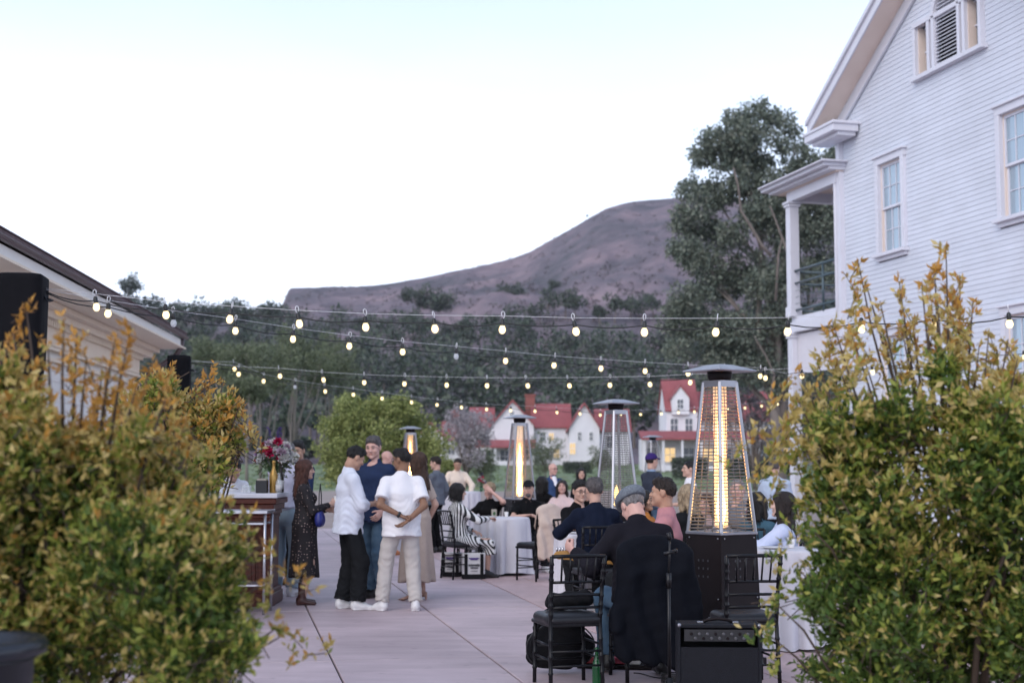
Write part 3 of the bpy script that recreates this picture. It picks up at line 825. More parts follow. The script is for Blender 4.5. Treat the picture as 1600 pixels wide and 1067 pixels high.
for a, b in ((x0, x0 + .45), (x1 - .45, x1)):
    cx = (a + b) / 2
    MB().box((a + .01, .12, (z0 + z1) / 2), (.02, .2, z1 - z0)).box((b - .01, .12, (z0 + z1) / 2), (.02, .2, z1 - z0)).build('reveal', M_soffit, root)
    s = MB(); s.box((cx, .17, (z0 + z1) / 2), (.03, .03, z1 - z0)); s.box((cx, .172, z0 + .5), (.41, .03, .03)); s.box((cx, .17, z0 + .02), (.41, .04, .04)); s.box((cx, .17, z1 - .02), (.41, .04, .04)); s.build('sash', M_trim, root)
    MB().box((cx, .2, (z0 + z1) / 2), (.45, .01, z1 - z0)).build('pane', M_dark, root)
# roof with deep overhang, rake boards and eave return
OV = 0.5; EV = 0.55
rf = MB()
for s in (0, 1):
    def fxx(x): return x if s == 0 else GW - x
    rf.wedge([(fxx(-EV), -OV, roof_u(0) - SL * EV + .06), (fxx(APX), -OV, roof_u(APX) + .06), (fxx(APX), -OV, roof_u(APX) + .26), (fxx(-EV), -OV, roof_u(0) - SL * EV + .26)], (0, 14.4, 0))
roof = rf.build('roof', M_red, HS)
for s in (0, 1):
    def fxx(x): return x if s == 0 else GW - x
    m = MB(); m.wedge([(fxx(-EV), -OV - .04, roof_u(0) - SL * EV - .02), (fxx(APX), -OV - .04, roof_u(APX) - .02), (fxx(APX), -OV - .04, roof_u(APX) + .28), (fxx(-EV), -OV - .04, roof_u(0) - SL * EV + .28)], (0, .037, 0)); m.build('rake_board', M_trim, roof)
    m = MB(); m.wedge([(fxx(-EV), -OV - .10, roof_u(0) - SL * EV + .20), (fxx(APX), -OV - .10, roof_u(APX) + .20), (fxx(APX), -OV - .10, roof_u(APX) + .30), (fxx(-EV), -OV - .10, roof_u(0) - SL * EV + .30)], (0, .058, 0)); m.build('crown_moulding', M_trim, roof)
    m = MB(); m.wedge([(fxx(-EV), -OV, roof_u(0) - SL * EV), (fxx(APX), -OV, roof_u(APX)), (fxx(APX), -OV, roof_u(APX) + .055), (fxx(-EV), -OV, roof_u(0) - SL * EV + .055)], (0, OV + .04, 0)); m.build('soffit', M_soffit, roof)
    m = MB(); m.wedge([(fxx(-.02), -.03, roof_u(0) - .32), (fxx(APX), -.03, roof_u(APX) - .32), (fxx(APX), -.03, roof_u(APX) - .01), (fxx(-.02), -.03, roof_u(0) - .01)], (0, .055, 0)); m.build('frieze_board', M_trim, roof)
    cx = .17 if s == 0 else GW - .17
    zc = roof_u(0) - SL * EV
    m = MB(); m.box((cx, -.30, zc - .13), (1.45, .62, .16)); m.box((cx, -.28, zc - .02), (1.55, .72, .07)); m.box((cx, -.24, zc - .25), (1.3, .44, .09)); m.build('eave_return', M_trim, roof, bevel=.01)
    m = MB(); m.box((-EV + .08 if s == 0 else GW + EV - .08, 6.9, zc + .02), (.12, 13.4, .22)); m.build('fascia', M_trim, roof)
# porch on the far face: floor, roof, posts, rails, screen
PD = 2.55
pz = 5.02
MB().box((-PD / 2 - .08, 6.6, pz + .08), (PD + .12, 13.2, .14)).build('porch_floor', M_trim, HS)
MB().box((-PD / 2 - .08, .0, pz - .12), (PD + .06, .2, .24)).box((-PD - .02, 6.7, pz - .12), (.22, 13.1, .24)).build('porch_beam', M_trim, HS)
MB().box((-PD / 2 - .06, 6.6, pz - .27), (PD - .1, 12.9, .03)).build('porch_ceiling', M_soffit, HS)
m = MB(); m.box((-PD / 2 - .28, 6.6, 8.37), (PD + .95, 14.2, .08)); m.box((-PD / 2 - .22, 6.6, 8.295), (PD + .75, 13.9, .07)); m.box((-PD / 2 - .2, 6.6, 8.43), (PD + 1.05, 14.4, .04)); m.build('porch_roof', M_trim, HS, bevel=.01)
MB().box((-PD / 2 - .08, .0, 8.13), (PD + .06, .2, .26)).box((-PD - .02, 6.7, 8.13), (.22, 13.1, .26)).build('porch_beam', M_trim, HS)
MB().box((-PD / 2 - .2, 6.6, 8.245), (PD + .6, 13.5, .028)).build('porch_ceiling', M_soffit, HS)
for k, yy in enumerate((.0, 4.3, 8.6, 12.9)):
    for z0, z1 in ((0, 4.78), (5.17, 8.0)):
        m = MB(); m.box((-PD - .02, yy, (z0 + z1) / 2), (.24, .24, z1 - z0)); m.box((-PD - .02, yy, z0 + .12), (.30, .30, .24)); m.box((-PD - .02, yy, z1 - .10), (.31, .31, .06)); m.box((-PD - .02, yy, z1 - .03), (.36, .36, .06)); m.build('porch_post', M_trim, HS, bevel=.006)
for a, b in (((-PD + .1, .0), (-.08, .0)), ((-PD - .02, .12), (-PD - .02, 4.2)), ((-PD - .02, 4.42), (-PD - .02, 8.5)), ((-PD - .02, 8.72), (-PD - .02, 12.8))):
    m = MB()
    for hz, rr in ((6.28, .035), (5.98, .028), (5.32, .03)): m.tube([(a[0], a[1], hz), (b[0], b[1], hz)], rr, 8)
    mx_, my_ = (a[0] + b[0]) / 2, (a[1] + b[1]) / 2
    m.tube([(mx_ + .3 * (b[0] != a[0]), my_, 5.15), (mx_ + .3 * (b[0] != a[0]), my_, 6.28)], .03, 8)
    for hz in (5.48, 5.64, 5.80): m.tube([(a[0], a[1], hz), (b[0], b[1], hz)], .007, 5)
    m.build('railing', M_rail, HS, smooth=True)
MB().box((-PD / 2 - .02, .05, 4.28), (PD - .28, .03, .92)).build('roller_screen', M_screen, HS)
MB().box((-PD / 2 - .02, .05, 3.80), (PD - .26, .05, .05)).build('screen_bar', M_trim, HS)
MB().tube([(-.16, -.05, .2), (-.16, -.05, 8.0), (-.16, -.02, 8.25)], .05, 8).build('downpipe', M_trim, HS, smooth=True)
# the porch side of the house: clapboards, a door and dark windows
m = MB(); m.box((-.02, 6.7, 4.3), (.04, 13.2, 9.0)); m.build('side_wall', M_clap, HS)
for yy in (2.4, 5.5, 9.0):
    for zz in (2.2, 6.6):
        w = MB().box((-.05, yy, zz), (.06, 1.25, 2.2)).build('side_window', M_trim, HS); MB().box((-.085, yy, zz), (.012, 1.0, 1.95)).build('pane', M_dark, w)

# ================================================================== the low cream building on the left
M_cream = mat('uplit_cream_paint', (0.87, 0.76, 0.61), 0.65, col2=(0.82, 0.71, 0.56), scale=2)  # warm light from below on frieze and eaves is put into this colour
M_wallw = mat('pale_wall_paint', (0.86, 0.84, 0.80), 0.65, var=.03, scale=1)
M_gutter = mat('brown_gutter', (0.13, 0.095, 0.10), 0.4, metal=.3, scale=2)
M_shing = mat('brown_tile', (0.17, 0.115, 0.12), 0.8, col2=(0.10, 0.07, 0.075), scale=5, bump=.5, bscale=12)
LA = math.atan(150 / FPX)
e0 = at(288, 526, 28.0); ZG = e0.z + .05
LB = empty('cream_building', (e0.x, e0.y, -.05), -(PI / 2 - LA), 'low cream building with brown eaves, dentil frieze and downpipe', 'building')
LL = 16.5; OVL = 0.85; x_end = .55
w = MB().box((LL / 2 + x_end, -OVL - 4, ZG / 2 - .15), (LL, 8.0, ZG - .3)).build('wall', M_wallw, LB)
# boards of the wall
z = .5
while z < ZG - 1.05:
    m = MB(); m.add([(x_end, -OVL, z), (LL + x_end, -OVL, z), (LL + x_end, -OVL + .02, z), (x_end, -OVL + .02, z), (x_end, -OVL, z + .15), (LL + x_end, -OVL, z + .15), (LL + x_end, -OVL + .004, z + .15), (x_end, -OVL + .004, z + .15)],
          [(0, 1, 2, 3), (4, 7, 6, 5), (3, 2, 6, 7), (0, 3, 7, 4), (1, 5, 6, 2)])
    m.build('board', M_wallw, w); z += .146
MB().box((x_end + .08, -OVL + .02, 1.6), (.18, .06, 3.0)).build('corner_board', M_wallw, LB)
m = MB(); m.box((LL / 2 + x_end, -OVL + .05, ZG - .60), (LL, .10, .36)); m.build('frieze', M_cream, LB)
m = MB(); m.box((LL / 2 + x_end, -OVL + .06, ZG - .82), (LL + .04, .12, .05)); m.box((LL / 2 + x_end, -OVL + .05, ZG - .98), (LL + .02, .10, .05)); m.build('moulding', M_cream, LB)
m = MB(); m.box((LL / 2 + .3, -OVL + .16, ZG - .38), (LL + .5, .20, .10)); m.box((LL / 2 + .3, -OVL + .22, ZG - .29), (LL + .5, .34, .08)); m.build('bed_moulding', M_cream, LB)
dm = None
for k in range(128):
    if dm is None:
        o = MB().box((0, 0, 0), (.062, .08, .09)).build('dentil', M_cream, LB); dm = o.data
    else: o = link_mesh('dentil', dm, None, LB)
    o.location = (x_end + .1 + k * .125, -OVL + .14, ZG - .475)
MB().box((LL / 2 + .2, -OVL / 2 - .05, ZG - .23), (LL + .6, OVL + .15, .03)).build('soffit', M_cream, LB)
MB().box((LL / 2 + .2, -.06, ZG - .15), (LL + .6, .05, .16)).build('fascia', M_wallw, LB)
m = MB(); prof = []
pts = []
for k in range(7):
    a = PI + PI * k / 6
    pts.append((0.0 - .12, .02 + .05 * math.cos(a), ZG - .01 + .05 * math.sin(a)))
pts += [(-.12, .07, ZG + .0), (-.12, -.03, ZG + .0)]
m.wedge(pts, (LL + .7, 0, 0)); m.build('gutter', M_gutter, LB)
PT = math.tan(R(21))
m = MB(); m.wedge([(-.1, .03, ZG + .01), (-.1, -5.0, ZG + .01 + PT * 5.03), (-.1, -5.0, ZG + .09 + PT * 5.03), (-.1, .03, ZG + .07)], (LL + .6, 0, 0)); rfl = m.build('roof', M_shing, LB)
m = MB(); m.wedge([(-.1, -5.0, ZG + .01 + PT * 5.03), (-.1, -10.0, ZG + .01), (-.1, -10.0, ZG + .07), (-.1, -5.0, ZG + .09 + PT * 5.03)], (LL + .6, 0, 0)); m.build('rear_slope', M_shing, rfl)
for k in range(16):
    y = .05 - .33 * k
    m = MB(); m.wedge([(-.12, y, ZG + .075 - PT * (y - .03)), (-.12, y - .36, ZG + .075 - PT * (y - .39)), (-.12, y - .36, ZG + .085 - PT * (y - .39)), (-.12, y, ZG + .09 - PT * (y - .03))], (LL + .64, 0, 0)); m.build('shingle_course', M_shing, rfl)
MB().wedge([(x_end, -OVL, ZG - .3), (x_end, -9.2, ZG - .3), (x_end, -5, ZG + 1.55)], (LL, 0, 0)).build('gable_wall', M_wallw, LB)
MB().tube([(.15, -.02, ZG - .05), (.15, -.03, ZG - .22), (.17, -.12, ZG - .38), (.22, -.45, ZG - .62), (.30, -OVL + .14, ZG - .85), (.30, -OVL + .10, ZG - 1.05), (.30, -OVL + .10, .1)], .055, 8).build('downpipe', M_gutter, LB, smooth=True)
# ================================================================== bodies: smooth implicit shapes turned into one continuous surface
def A(*v): return np.array(v, float)
def unit(v): v = np.asarray(v, float); return v / (np.linalg.norm(v) + 1e-9)
class Field:
    def __init__(s, lo, hi, h):
        s.lo = np.asarray(lo, float); s.h = h
        s.n = np.maximum(3, np.ceil((np.asarray(hi, float) - s.lo) / h).astype(int) + 1)
        s.ax = [s.lo[i] + h * np.arange(s.n[i]) for i in range(3)]
        s.F = np.full(s.n, 0.2, np.float32)
    def _sub(s, lo, hi):
        i0 = np.clip(((lo - s.lo) / s.h).astype(int) - 1, 0, s.n - 1); i1 = np.clip(((hi - s.lo) / s.h).astype(int) + 2, 1, s.n)
        sl = tuple(slice(i0[i], max(i1[i], i0[i] + 1)) for i in range(3))
        P = [s.ax[0][sl[0]][:, None, None], s.ax[1][sl[1]][None, :, None], s.ax[2][sl[2]][None, None, :]]
        return sl, P
    def seg(s, a, b, ra, rb=None, sv=(1, 0, 0), k=.03, flat=(0, 0), sub=False):
        """tapered limb from a to b; radii (across sv, and the other way); flat = cut square at that end"""
        a, b = np.asarray(a, float), np.asarray(b, float)
        if rb is None: rb = ra
        if not isinstance(ra, (tuple, list)): ra = (ra, ra)
        if not isinstance(rb, (tuple, list)): rb = (rb, rb)
        ax = b - a; Ln = np.linalg.norm(ax)
        n = ax / Ln if Ln > 1e-6 else A(0, 0, 1)
        sv = np.asarray(sv, float); sv = sv - n * sv.dot(n)
        if np.linalg.norm(sv) < 1e-3: sv = np.cross(n, A(0.3, 1, 0.2))
        sv = unit(sv); fv = np.cross(n, sv)
        R_ = max(*ra, *rb) + k + 2.5 * s.h
        sl, P = s._sub(np.minimum(a, b) - R_, np.maximum(a, b) + R_)
        q = [P[i] - a[i] for i in range(3)]
        tl = q[0] * n[0] + q[1] * n[1] + q[2] * n[2]
        t = np.clip(tl / max(Ln, 1e-6), 0, 1)
        e = tl - t * Ln
        x = q[0] * sv[0] + q[1] * sv[1] + q[2] * sv[2]; y = q[0] * fv[0] + q[1] * fv[1] + q[2] * fv[2]
        w = ra[0] + (rb[0] - ra[0]) * t; d = ra[1] + (rb[1] - ra[1]) * t; m = np.minimum(w, d)
        ee = e.copy()
        if flat[0]: ee = np.where(e < 0, 0, ee)
        if flat[1]: ee = np.where(e > 0, 0, ee)
        D = (np.sqrt((x / w) ** 2 + (y / d) ** 2 + (ee / m) ** 2) - 1) * m
        if flat[0]: D = np.maximum(D, -tl)
        if flat[1]: D = np.maximum(D, tl - Ln)
        G = s.F[sl]
        if sub:
            hh = np.maximum(k - np.abs(G + D), 0) / k
            s.F[sl] = np.maximum(G, -D) + hh * hh * k * .25
        else:
            hh = np.maximum(k - np.abs(G - D), 0) / k
            s.F[sl] = np.minimum(G, D) - hh * hh * k * .25
        return s
    def ell(s, c, r, k=.02, sub=False, sv=(1, 0, 0)):
        c = np.asarray(c, float); R_ = max(r) + k + 2.5 * s.h
        sl, P = s._sub(c - R_, c + R_)
        D = (np.sqrt(((P[0] - c[0]) / r[0]) ** 2 + ((P[1] - c[1]) / r[1]) ** 2 + ((P[2] - c[2]) / r[2]) ** 2) - 1) * min(r)
        G = s.F[sl]
        if sub:
            hh = np.maximum(k - np.abs(G + D), 0) / k; s.F[sl] = np.maximum(G, -D) + hh * hh * k * .25
        else:
            hh = np.maximum(k - np.abs(G - D), 0) / k; s.F[sl] = np.minimum(G, D) - hh * hh * k * .25
        return s
    def grid(s): return s.ax[0][:, None, None], s.ax[1][None, :, None], s.ax[2][None, None, :]
    def cut(s, n, c):
        """keep the side where n.p < c"""
        X, Y, Z = s.grid(); s.F = np.maximum(s.F, (n[0] * X + n[1] * Y + n[2] * Z - c)).astype(np.float32); return s
    def add(s, fn): s.F = (s.F + fn(*s.grid())).astype(np.float32); return s
    def maxf(s, fn): s.F = np.maximum(s.F, fn(*s.grid())).astype(np.float32); return s
    def mesh(s):
        """surface nets -> vertices, quads"""
        F = s.F.copy()
        for i in range(3):
            ix = [slice(None)] * 3
            ix[i] = 0; F[tuple(ix)] = np.maximum(F[tuple(ix)], 1e-3); ix[i] = -1; F[tuple(ix)] = np.maximum(F[tuple(ix)], 1e-3)
        S = F < 0
        c8 = [S[i:S.shape[0] - 1 + i, j:S.shape[1] - 1 + j, k:S.shape[2] - 1 + k] for i in (0, 1) for j in (0, 1) for k in (0, 1)]
        cnt = sum(c.astype(np.int8) for c in c8)
        act = (cnt > 0) & (cnt < 8)
        I = np.argwhere(act)
        if len(I) == 0: return np.zeros((0, 3)), np.zeros((0, 4), int)
        off = np.array([(i, j, k) for i in (0, 1) for j in (0, 1) for k in (0, 1)])
        val = np.stack([F[I[:, 0] + o[0], I[:, 1] + o[1], I[:, 2] + o[2]] for o in off], 1)
        pos = np.zeros((len(I), 3)); num = np.zeros(len(I))
        for a in range(8):
            for b in range(a + 1, 8):
                if np.abs(off[a] - off[b]).sum() != 1: continue
                va, vb = val[:, a], val[:, b]; m = (va < 0) != (vb < 0)
                t = np.where(m, va / np.where(m, va - vb, 1), 0)
                pos += np.where(m[:, None], off[a] + (off[b] - off[a]) * t[:, None], 0); num += m
        V = s.lo + (I + pos / num[:, None]) * s.h
        idx = np.full(act.shape, -1, np.int64); idx[act] = np.arange(len(I))
        Q = []
        for ax in range(3):
            sh = list(S.shape)
            a_ = [slice(1, -1)] * 3; b_ = [slice(1, -1)] * 3
            a_[ax] = slice(0, -1); b_[ax] = slice(1, None)
            sa, sb = S[tuple(a_)], S[tuple(b_)]
            E = np.argwhere(sa != sb)
            if len(E) == 0: continue
            ins = sa[E[:, 0], E[:, 1], E[:, 2]]
            G = E.copy()
            for i in range(3):
                if i != ax: G[:, i] += 1
            u, v = [(1, 2), (2, 0), (0, 1)][ax]
            def cell(du, dv):
                g = G.copy(); g[:, u] -= du; g[:, v] -= dv
                return idx[g[:, 0], g[:, 1], g[:, 2]]
            q = np.stack([cell(1, 1), cell(0, 1), cell(0, 0), cell(1, 0)], 1)
            q[~ins] = q[~ins][:, ::-1]
            Q.append(q)
        Q = np.concatenate(Q)
        return V, Q[(Q >= 0).all(1)]
def join_vf(lst):
    V, F, n = [], [], 0
    for v, f in lst:
        V.append(v); F.append(f + n); n += len(v)
    return np.concatenate(V), np.concatenate(F)
def xf(M, vf):
    M = np.asarray(M, float); return vf[0] @ M[:3, :3].T + M[:3, 3], vf[1]
def frame(o, x, y, z):
    M = np.eye(4); M[:3, 0], M[:3, 1], M[:3, 2], M[:3, 3] = x, y, z, o; return M

# ---- prototypes in their own frames (forward = -y, up = z)
_proto = {}
def head_vf(fem=False):
    key = ('head', fem)
    if key not in _proto:
        f = Field((-.11, -.14, -.18), (.11, .13, .14), .0078); j = .92 if fem else 1.0
        f.ell((0, .012, .033), (.0755, .094, .083), .02)
        f.seg((0, -.018, .005), (0, -.042, -.078), (.064 * j, .062), (.036 * j, .034), k=.03)
        f.seg((-.03 * j, -.03, -.055), (.03 * j, -.03, -.055), .038, k=.03)
        f.ell((0, -.077, -.090), (.020 * j, .018, .018), .025)
        f.seg((-.034, -.076, .030), (.034, -.076, .030), .013 if not fem else .010, k=.02)
        f.seg((0, -.084, .018), (0, -.104, -.020), .0075, .0135, k=.012)
        f.seg((-.012, -.092, -.026), (.012, -.092, -.026), .010, k=.008)
        f.ell((-.043, -.064, -.022), (.022, .020, .020), .02); f.ell((.043, -.064, -.022), (.022, .020, .020), .02)
        f.seg((-.019, -.083, -.052), (.019, -.083, -.052), .0095, k=.01)
        for sx in (-1, 1):
            f.ell((sx * .031, -.100, .012), (.014, .016, .010), .012, sub=True)
            f.ell((sx * .077, .012, -.002), (.010, .020, .031), .010)
        f.seg((0, .022, -.05), (0, .026, -.095), (.054 if not fem else .046, .056 if not fem else .048), k=.03)
        _proto[key] = f.mesh()
    return _proto[key]
def hair_vf(style):
    key = ('hair', style)
    if key in _proto: return _proto[key]
    h = .009
    def zcut(Y, front=.072, side=.012, back=-.07):
        return np.interp(Y, [-.11, -.065, -.048, -.030, -.018, .002, .026, .045, .10], [front, front - .006, .030, .0, .004, .028, .010, -.045, back])
    st = lambda X, Y, Z: .0045 * np.sin(110 * X + 14 * np.sin(22 * Y) + 50 * Z) * np.sin(75 * Y + 20 * X + 30 * Z)
    if style in ('short', 'fade', 'curly', 'crop'):
        f = Field((-.13, -.15, -.12), (.13, .16, .19), h)
        g = {'short': .006, 'fade': .004, 'curly': .016, 'crop': .004}[style]
        f.ell((0, .014, .036), (.0765 + g, .096 + g, .084 + g), .02)
        if style in ('short', 'fade'):
            f.seg((-.034, -.040, .098), (.034, -.040, .098), .030 if style == 'fade' else .024, k=.04)
            f.seg((-.034, .03, .100), (.034, .03, .100), .026 if style == 'fade' else .022, k=.04)
            f.seg((-.032, -.066, .088), (.036, -.066, .092), .019, k=.02)
        f.add(lambda X, Y, Z: (st(X, Y, Z) * (1.0 if style != 'curly' else 2.2)))
        f.maxf(lambda X, Y, Z: (zcut(Y) - Z) * .8 + 0 * X)
        f.ell((0, -.115, .01), (.060, .075, .062), .01, sub=True)
    elif style == 'bob':
        f = Field((-.16, -.15, -.18), (.16, .18, .17), h)
        f.ell((0, .018, .035), (.092, .112, .096), .02); f.seg((0, .025, .02), (0, .030, -.085), (.104, .102), (.108, .098), k=.03)
        f.add(lambda X, Y, Z: .003 * np.sin(70 * X + 60 * Y + 3 * Z))
        f.cut((0, .25, -1), .125)
        f.ell((0, -.125, -.03), (.062, .092, .105), .012, sub=True)
    elif style in ('long', 'wavy', 'mid'):
        ln = {'long': -.36, 'wavy': -.30, 'mid': -.20}[style]
        f = Field((-.17, -.15, ln - .05), (.17, .22, .17), h)
        f.ell((0, .018, .036), (.088, .108, .093), .02)
        f.seg((0, .040, .01), (0, .085, ln + .04), (.094, .078), (.085, .035), k=.03)
        for sx in (-1, 1): f.seg((sx * .072, .0, .02), (sx * .090, .015, max(ln * .7, -.22)), (.026, .05), (.022, .036), k=.02)
        f.add(lambda X, Y, Z: .0035 * np.sin(75 * X + 45 * Y + (10 * np.sin(18 * Z) if style == 'wavy' else 4 * Z)))
        f.ell((0, -.125, -.02), (.058, .088, .095), .012, sub=True)
        f.seg((0, -.02, -.10), (0, -.04, -.2), .05, k=.01, sub=True)
    elif style == 'bun':
        f = Field((-.13, -.15, -.12), (.13, .2, .17), h)
        f.ell((0, .014, .036), (.085, .105, .093), .02); f.ell((0, .125, .02), (.045, .04, .045), .02)
        f.add(st); f.maxf(lambda X, Y, Z: (zcut(Y, .07, .03, -.06) - Z) * .8 + 0 * X)
        f.ell((0, -.115, .0), (.058, .075, .065), .01, sub=True)
    elif style == 'fringe_back':      # the short hair that shows under a hat
        f = Field((-.13, -.15, -.12), (.13, .16, .1), h)
        f.ell((0, .014, .036), (.083, .102, .090), .02); f.add(st)
        f.maxf(lambda X, Y, Z: (np.interp(Y, [-.11, -.02, .02, .10], [.08, .03, -.025, -.065]) - Z) * .8 + 0 * X); f.cut((0, 0, 1), .06)
    elif style == 'beard':
        f = Field((-.1, -.15, -.15), (.1, .06, .02), h)
        f.seg((0, -.022, -.02), (0, -.046, -.080), (.067, .064), (.042, .042), k=.03); f.ell((0, -.080, -.092), (.026, .022, .024), .02)
        f.maxf(lambda X, Y, Z: (Z + .028 + .25 * np.clip(-Y - .045, 0, 1) - .6 * np.clip(np.abs(X) - .03, 0, 1)) + 0 * Y)
        f.seg((-.021, -.10, -.050), (.021, -.10, -.050), .012, k=.006, sub=True)
    V, F = f.mesh()
    if style != 'beard':            # loose locks that break up the outline
        q = np.random.default_rng(len(style) * 7); n = 420 if style in ('long', 'wavy', 'mid', 'bob') else 520
        i = q.choice(len(V), n); p = V[i]; c = A(0, .014, .03); out = p - c; out[:, 2] *= (1.0 if style in ('short', 'fade', 'crop', 'curly', 'bun', 'fringe_back') else .25); out /= np.linalg.norm(out, axis=1, keepdims=True) + 1e-9
        keep = ~((p[:, 1] < -.05) & (p[:, 2] < .055)); p, out = p[keep], out[keep]; n = len(p)
        if style in ('short', 'fade', 'crop', 'curly', 'bun', 'fringe_back'):
            D = out * .30 + A(0, .6, -.2) + q.normal(size=(n, 3)) * .35; lg = q.uniform(.010, .020, n) * {'crop': .5, 'fringe_back': .55, 'bun': .7}.get(style, 1.0); w_ = lg * .30
        else:
            D = out * .22 + A(0, .05, -1) + q.normal(size=(n, 3)) * .22; lg = q.uniform(.03, .07, n); w_ = lg * .16
        Q = leaf_quads(p - D * .004, D, lg, w_, .1, q).reshape(-1, 3)
        F = np.concatenate([F, len(V) + np.arange(n * 4).reshape(n, 4)]); V = np.concatenate([V, Q])
    _proto[key] = (V, F)
    return _proto[key]
def hat_vf(style):
    key = ('hat', style)
    if key in _proto: return _proto[key]
    f = Field((-.15, -.24, -.02), (.15, .17, .19), .0085)
    if style == 'cap':
        f.ell((0, .014, .045), (.090, .110, .098), .02); f.cut((0, -.12, -1), -.042)
        f.seg((0, -.085, .052), (0, -.150, .040), (.072, .012), (.052, .010), sv=(1, 0, 0), k=.015)
    else:                              # soft flat cap
        f.ell((0, .020, .055), (.100, .128, .068), .02); f.ell((0, -.01, .075), (.095, .125, .050), .03)
        f.cut((0, -.10, -1), -.038); f.seg((0, -.085, .045), (0, -.125, .038), (.065, .010), (.050, .009), k=.015)
    _proto[key] = f.mesh()
    return _proto[key]
def hand_vf(pose):
    """hand frame: x = along the fingers, y = across towards the thumb, z = back of the hand"""
    key = ('hand', pose)
    if key in _proto: return _proto[key]
    f = Field((-.05, -.075, -.10), (.205, .095, .05), .0058)
    f.seg((-.035, 0, 0), (.02, 0, 0), (.024, .021), (.031, .015), sv=(0, 1, 0), k=.012)
    f.seg((.012, 0, 0), (.078, 0, 0), (.031, .0145), (.040, .0125), sv=(0, 1, 0), k=.012)
    c1, c2, c3 = {'flat': (.08, .12, .1), 'relax': (.45, .6, .45), 'grip': (.8, 1.1, .8), 'fist': (1.25, 1.5, 1.1)}[pose]
    for i, (y, ln, r) in enumerate(((.031, .072, .0088), (.0105, .080, .0090), (-.0105, .074, .0086), (-.031, .058, .0078))):
        p = A(.082 - abs(y) * .15, y, 0); a = 0.0; sp = y * (1.6 if pose == 'flat' else .5)
        for frac, c in ((.46, c1), (.30, c2), (.24, c3)):
            a += c; d = A(math.cos(a), sp, -math.sin(a)); q = p + d * ln * frac
            f.seg(p, q, r, r * .92, k=.004); p = q; r *= .93
    t0 = A(.018, .026, -.006)
    if pose in ('grip', 'fist'): t1, t2 = A(.052, .050, -.026), A(.078, .036, -.046)
    else: t1, t2 = A(.050, .056, -.016), A(.078, .068, -.026)
    f.seg(t0, t1, .0135, .0108, k=.010); f.seg(t1, t2, .0104, .0085, k=.004)
    _proto[key] = f.mesh()
    return _proto[key]
def shoe_vf(style):
    """origin at the ankle, sole at z = -.085"""
    key = ('shoe', style)
    if key in _proto: return _proto[key]
    f = Field((-.09, -.25, -.1), (.09, .13, .2), .010)
    if style == 'heel':
        f.seg((0, .03, -.02), (0, -.12, -.068), (.030, .030), (.036, .016), k=.02); f.seg((0, -.1, -.068), (0, -.175, -.074), (.036, .014), (.014, .009), k=.015)
        f.seg((0, .05, -.01), (0, .058, -.085), .020, .012, k=.01)
    elif style == 'boot':
        f.seg((0, .0, .17), (0, .01, -.02), (.052, .055), (.040, .046), k=.02, flat=(1, 0)); f.seg((0, .03, -.045), (0, -.14, -.062), (.036, .036), (.038, .022), k=.03)
        f.seg((0, .05, -.03), (0, .055, -.085), .030, .026, k=.01)
    else:
        f.seg((0, .035, -.035), (0, -.06, -.040), (.040, .048), (.045, .042), k=.03); f.seg((0, -.05, -.052), (0, -.155, -.060), (.046, .034), (.042, .024), k=.03)
        f.seg((0, .01, .01), (0, .01, -.03), (.044, .05), k=.03)
        f.seg((0, .045, -.078), (0, -.16, -.078), (.046, .012), (.046, .012), k=.004)
    f.cut((0, 0, -1), .085)
    _proto[key] = f.mesh()
    return _proto[key]

def ik(a, t, l1, l2, hint):
    a, t = np.asarray(a, float), np.asarray(t, float)
    v = t - a; d = np.linalg.norm(v); d2 = min(max(d, abs(l1 - l2) + .02), l1 + l2 - .004)
    n = v / d; t = a + n * d2
    x = (l1 * l1 - l2 * l2 + d2 * d2) / (2 * d2); y = math.sqrt(max(l1 * l1 - x * x, 0))
    h = np.asarray(hint, float); h = unit(h - n * h.dot(n))
    return a + n * x + h * y, t
def rotm(yaw=0, pitch=0, roll=0):
    """yaw + = turn to the person's left, pitch + = nod down, roll + = tilt to the left (degrees)"""
    return np.array(Matrix.Rotation(R(yaw), 3, 'Z') @ Matrix.Rotation(R(pitch), 3, 'X') @ Matrix.Rotation(R(roll), 3, 'Y'))

SKIN = {'light': (0.58, 0.36, 0.28), 'fair': (0.66, 0.44, 0.36), 'tan': (0.46, 0.27, 0.19), 'brown': (0.25, 0.135, 0.085), 'rosy': (0.62, 0.37, 0.31)}
def skin_mat(t): return mat('skin_' + t, SKIN[t], .5, var=.06, scale=18, spec=.35, bump=.04, bscale=120)
def cloth(name, col, **kw):
    kw.setdefault('var', .10); kw.setdefault('scale', 14); kw.setdefault('bump', .12); kw.setdefault('bscale', 55); kw.setdefault('spec', .12)
    return mat(name, col, .85, **kw)
HAIRC = {'black': (0.012, 0.010, 0.010), 'dark': (0.028, 0.018, 0.014), 'brown': (0.085, 0.042, 0.026), 'auburn': (0.10, 0.035, 0.022), 'blonde': (0.48, 0.36, 0.23), 'grey': (0.30, 0.28, 0.28), 'pepper': (0.13, 0.115, 0.115)}
def hair_mat(c): return mat('hair_' + c, HAIRC[c], .5, var=.32, scale=60, bump=.8, bscale=160, stretch=(1, 1, .3), spec=.4)

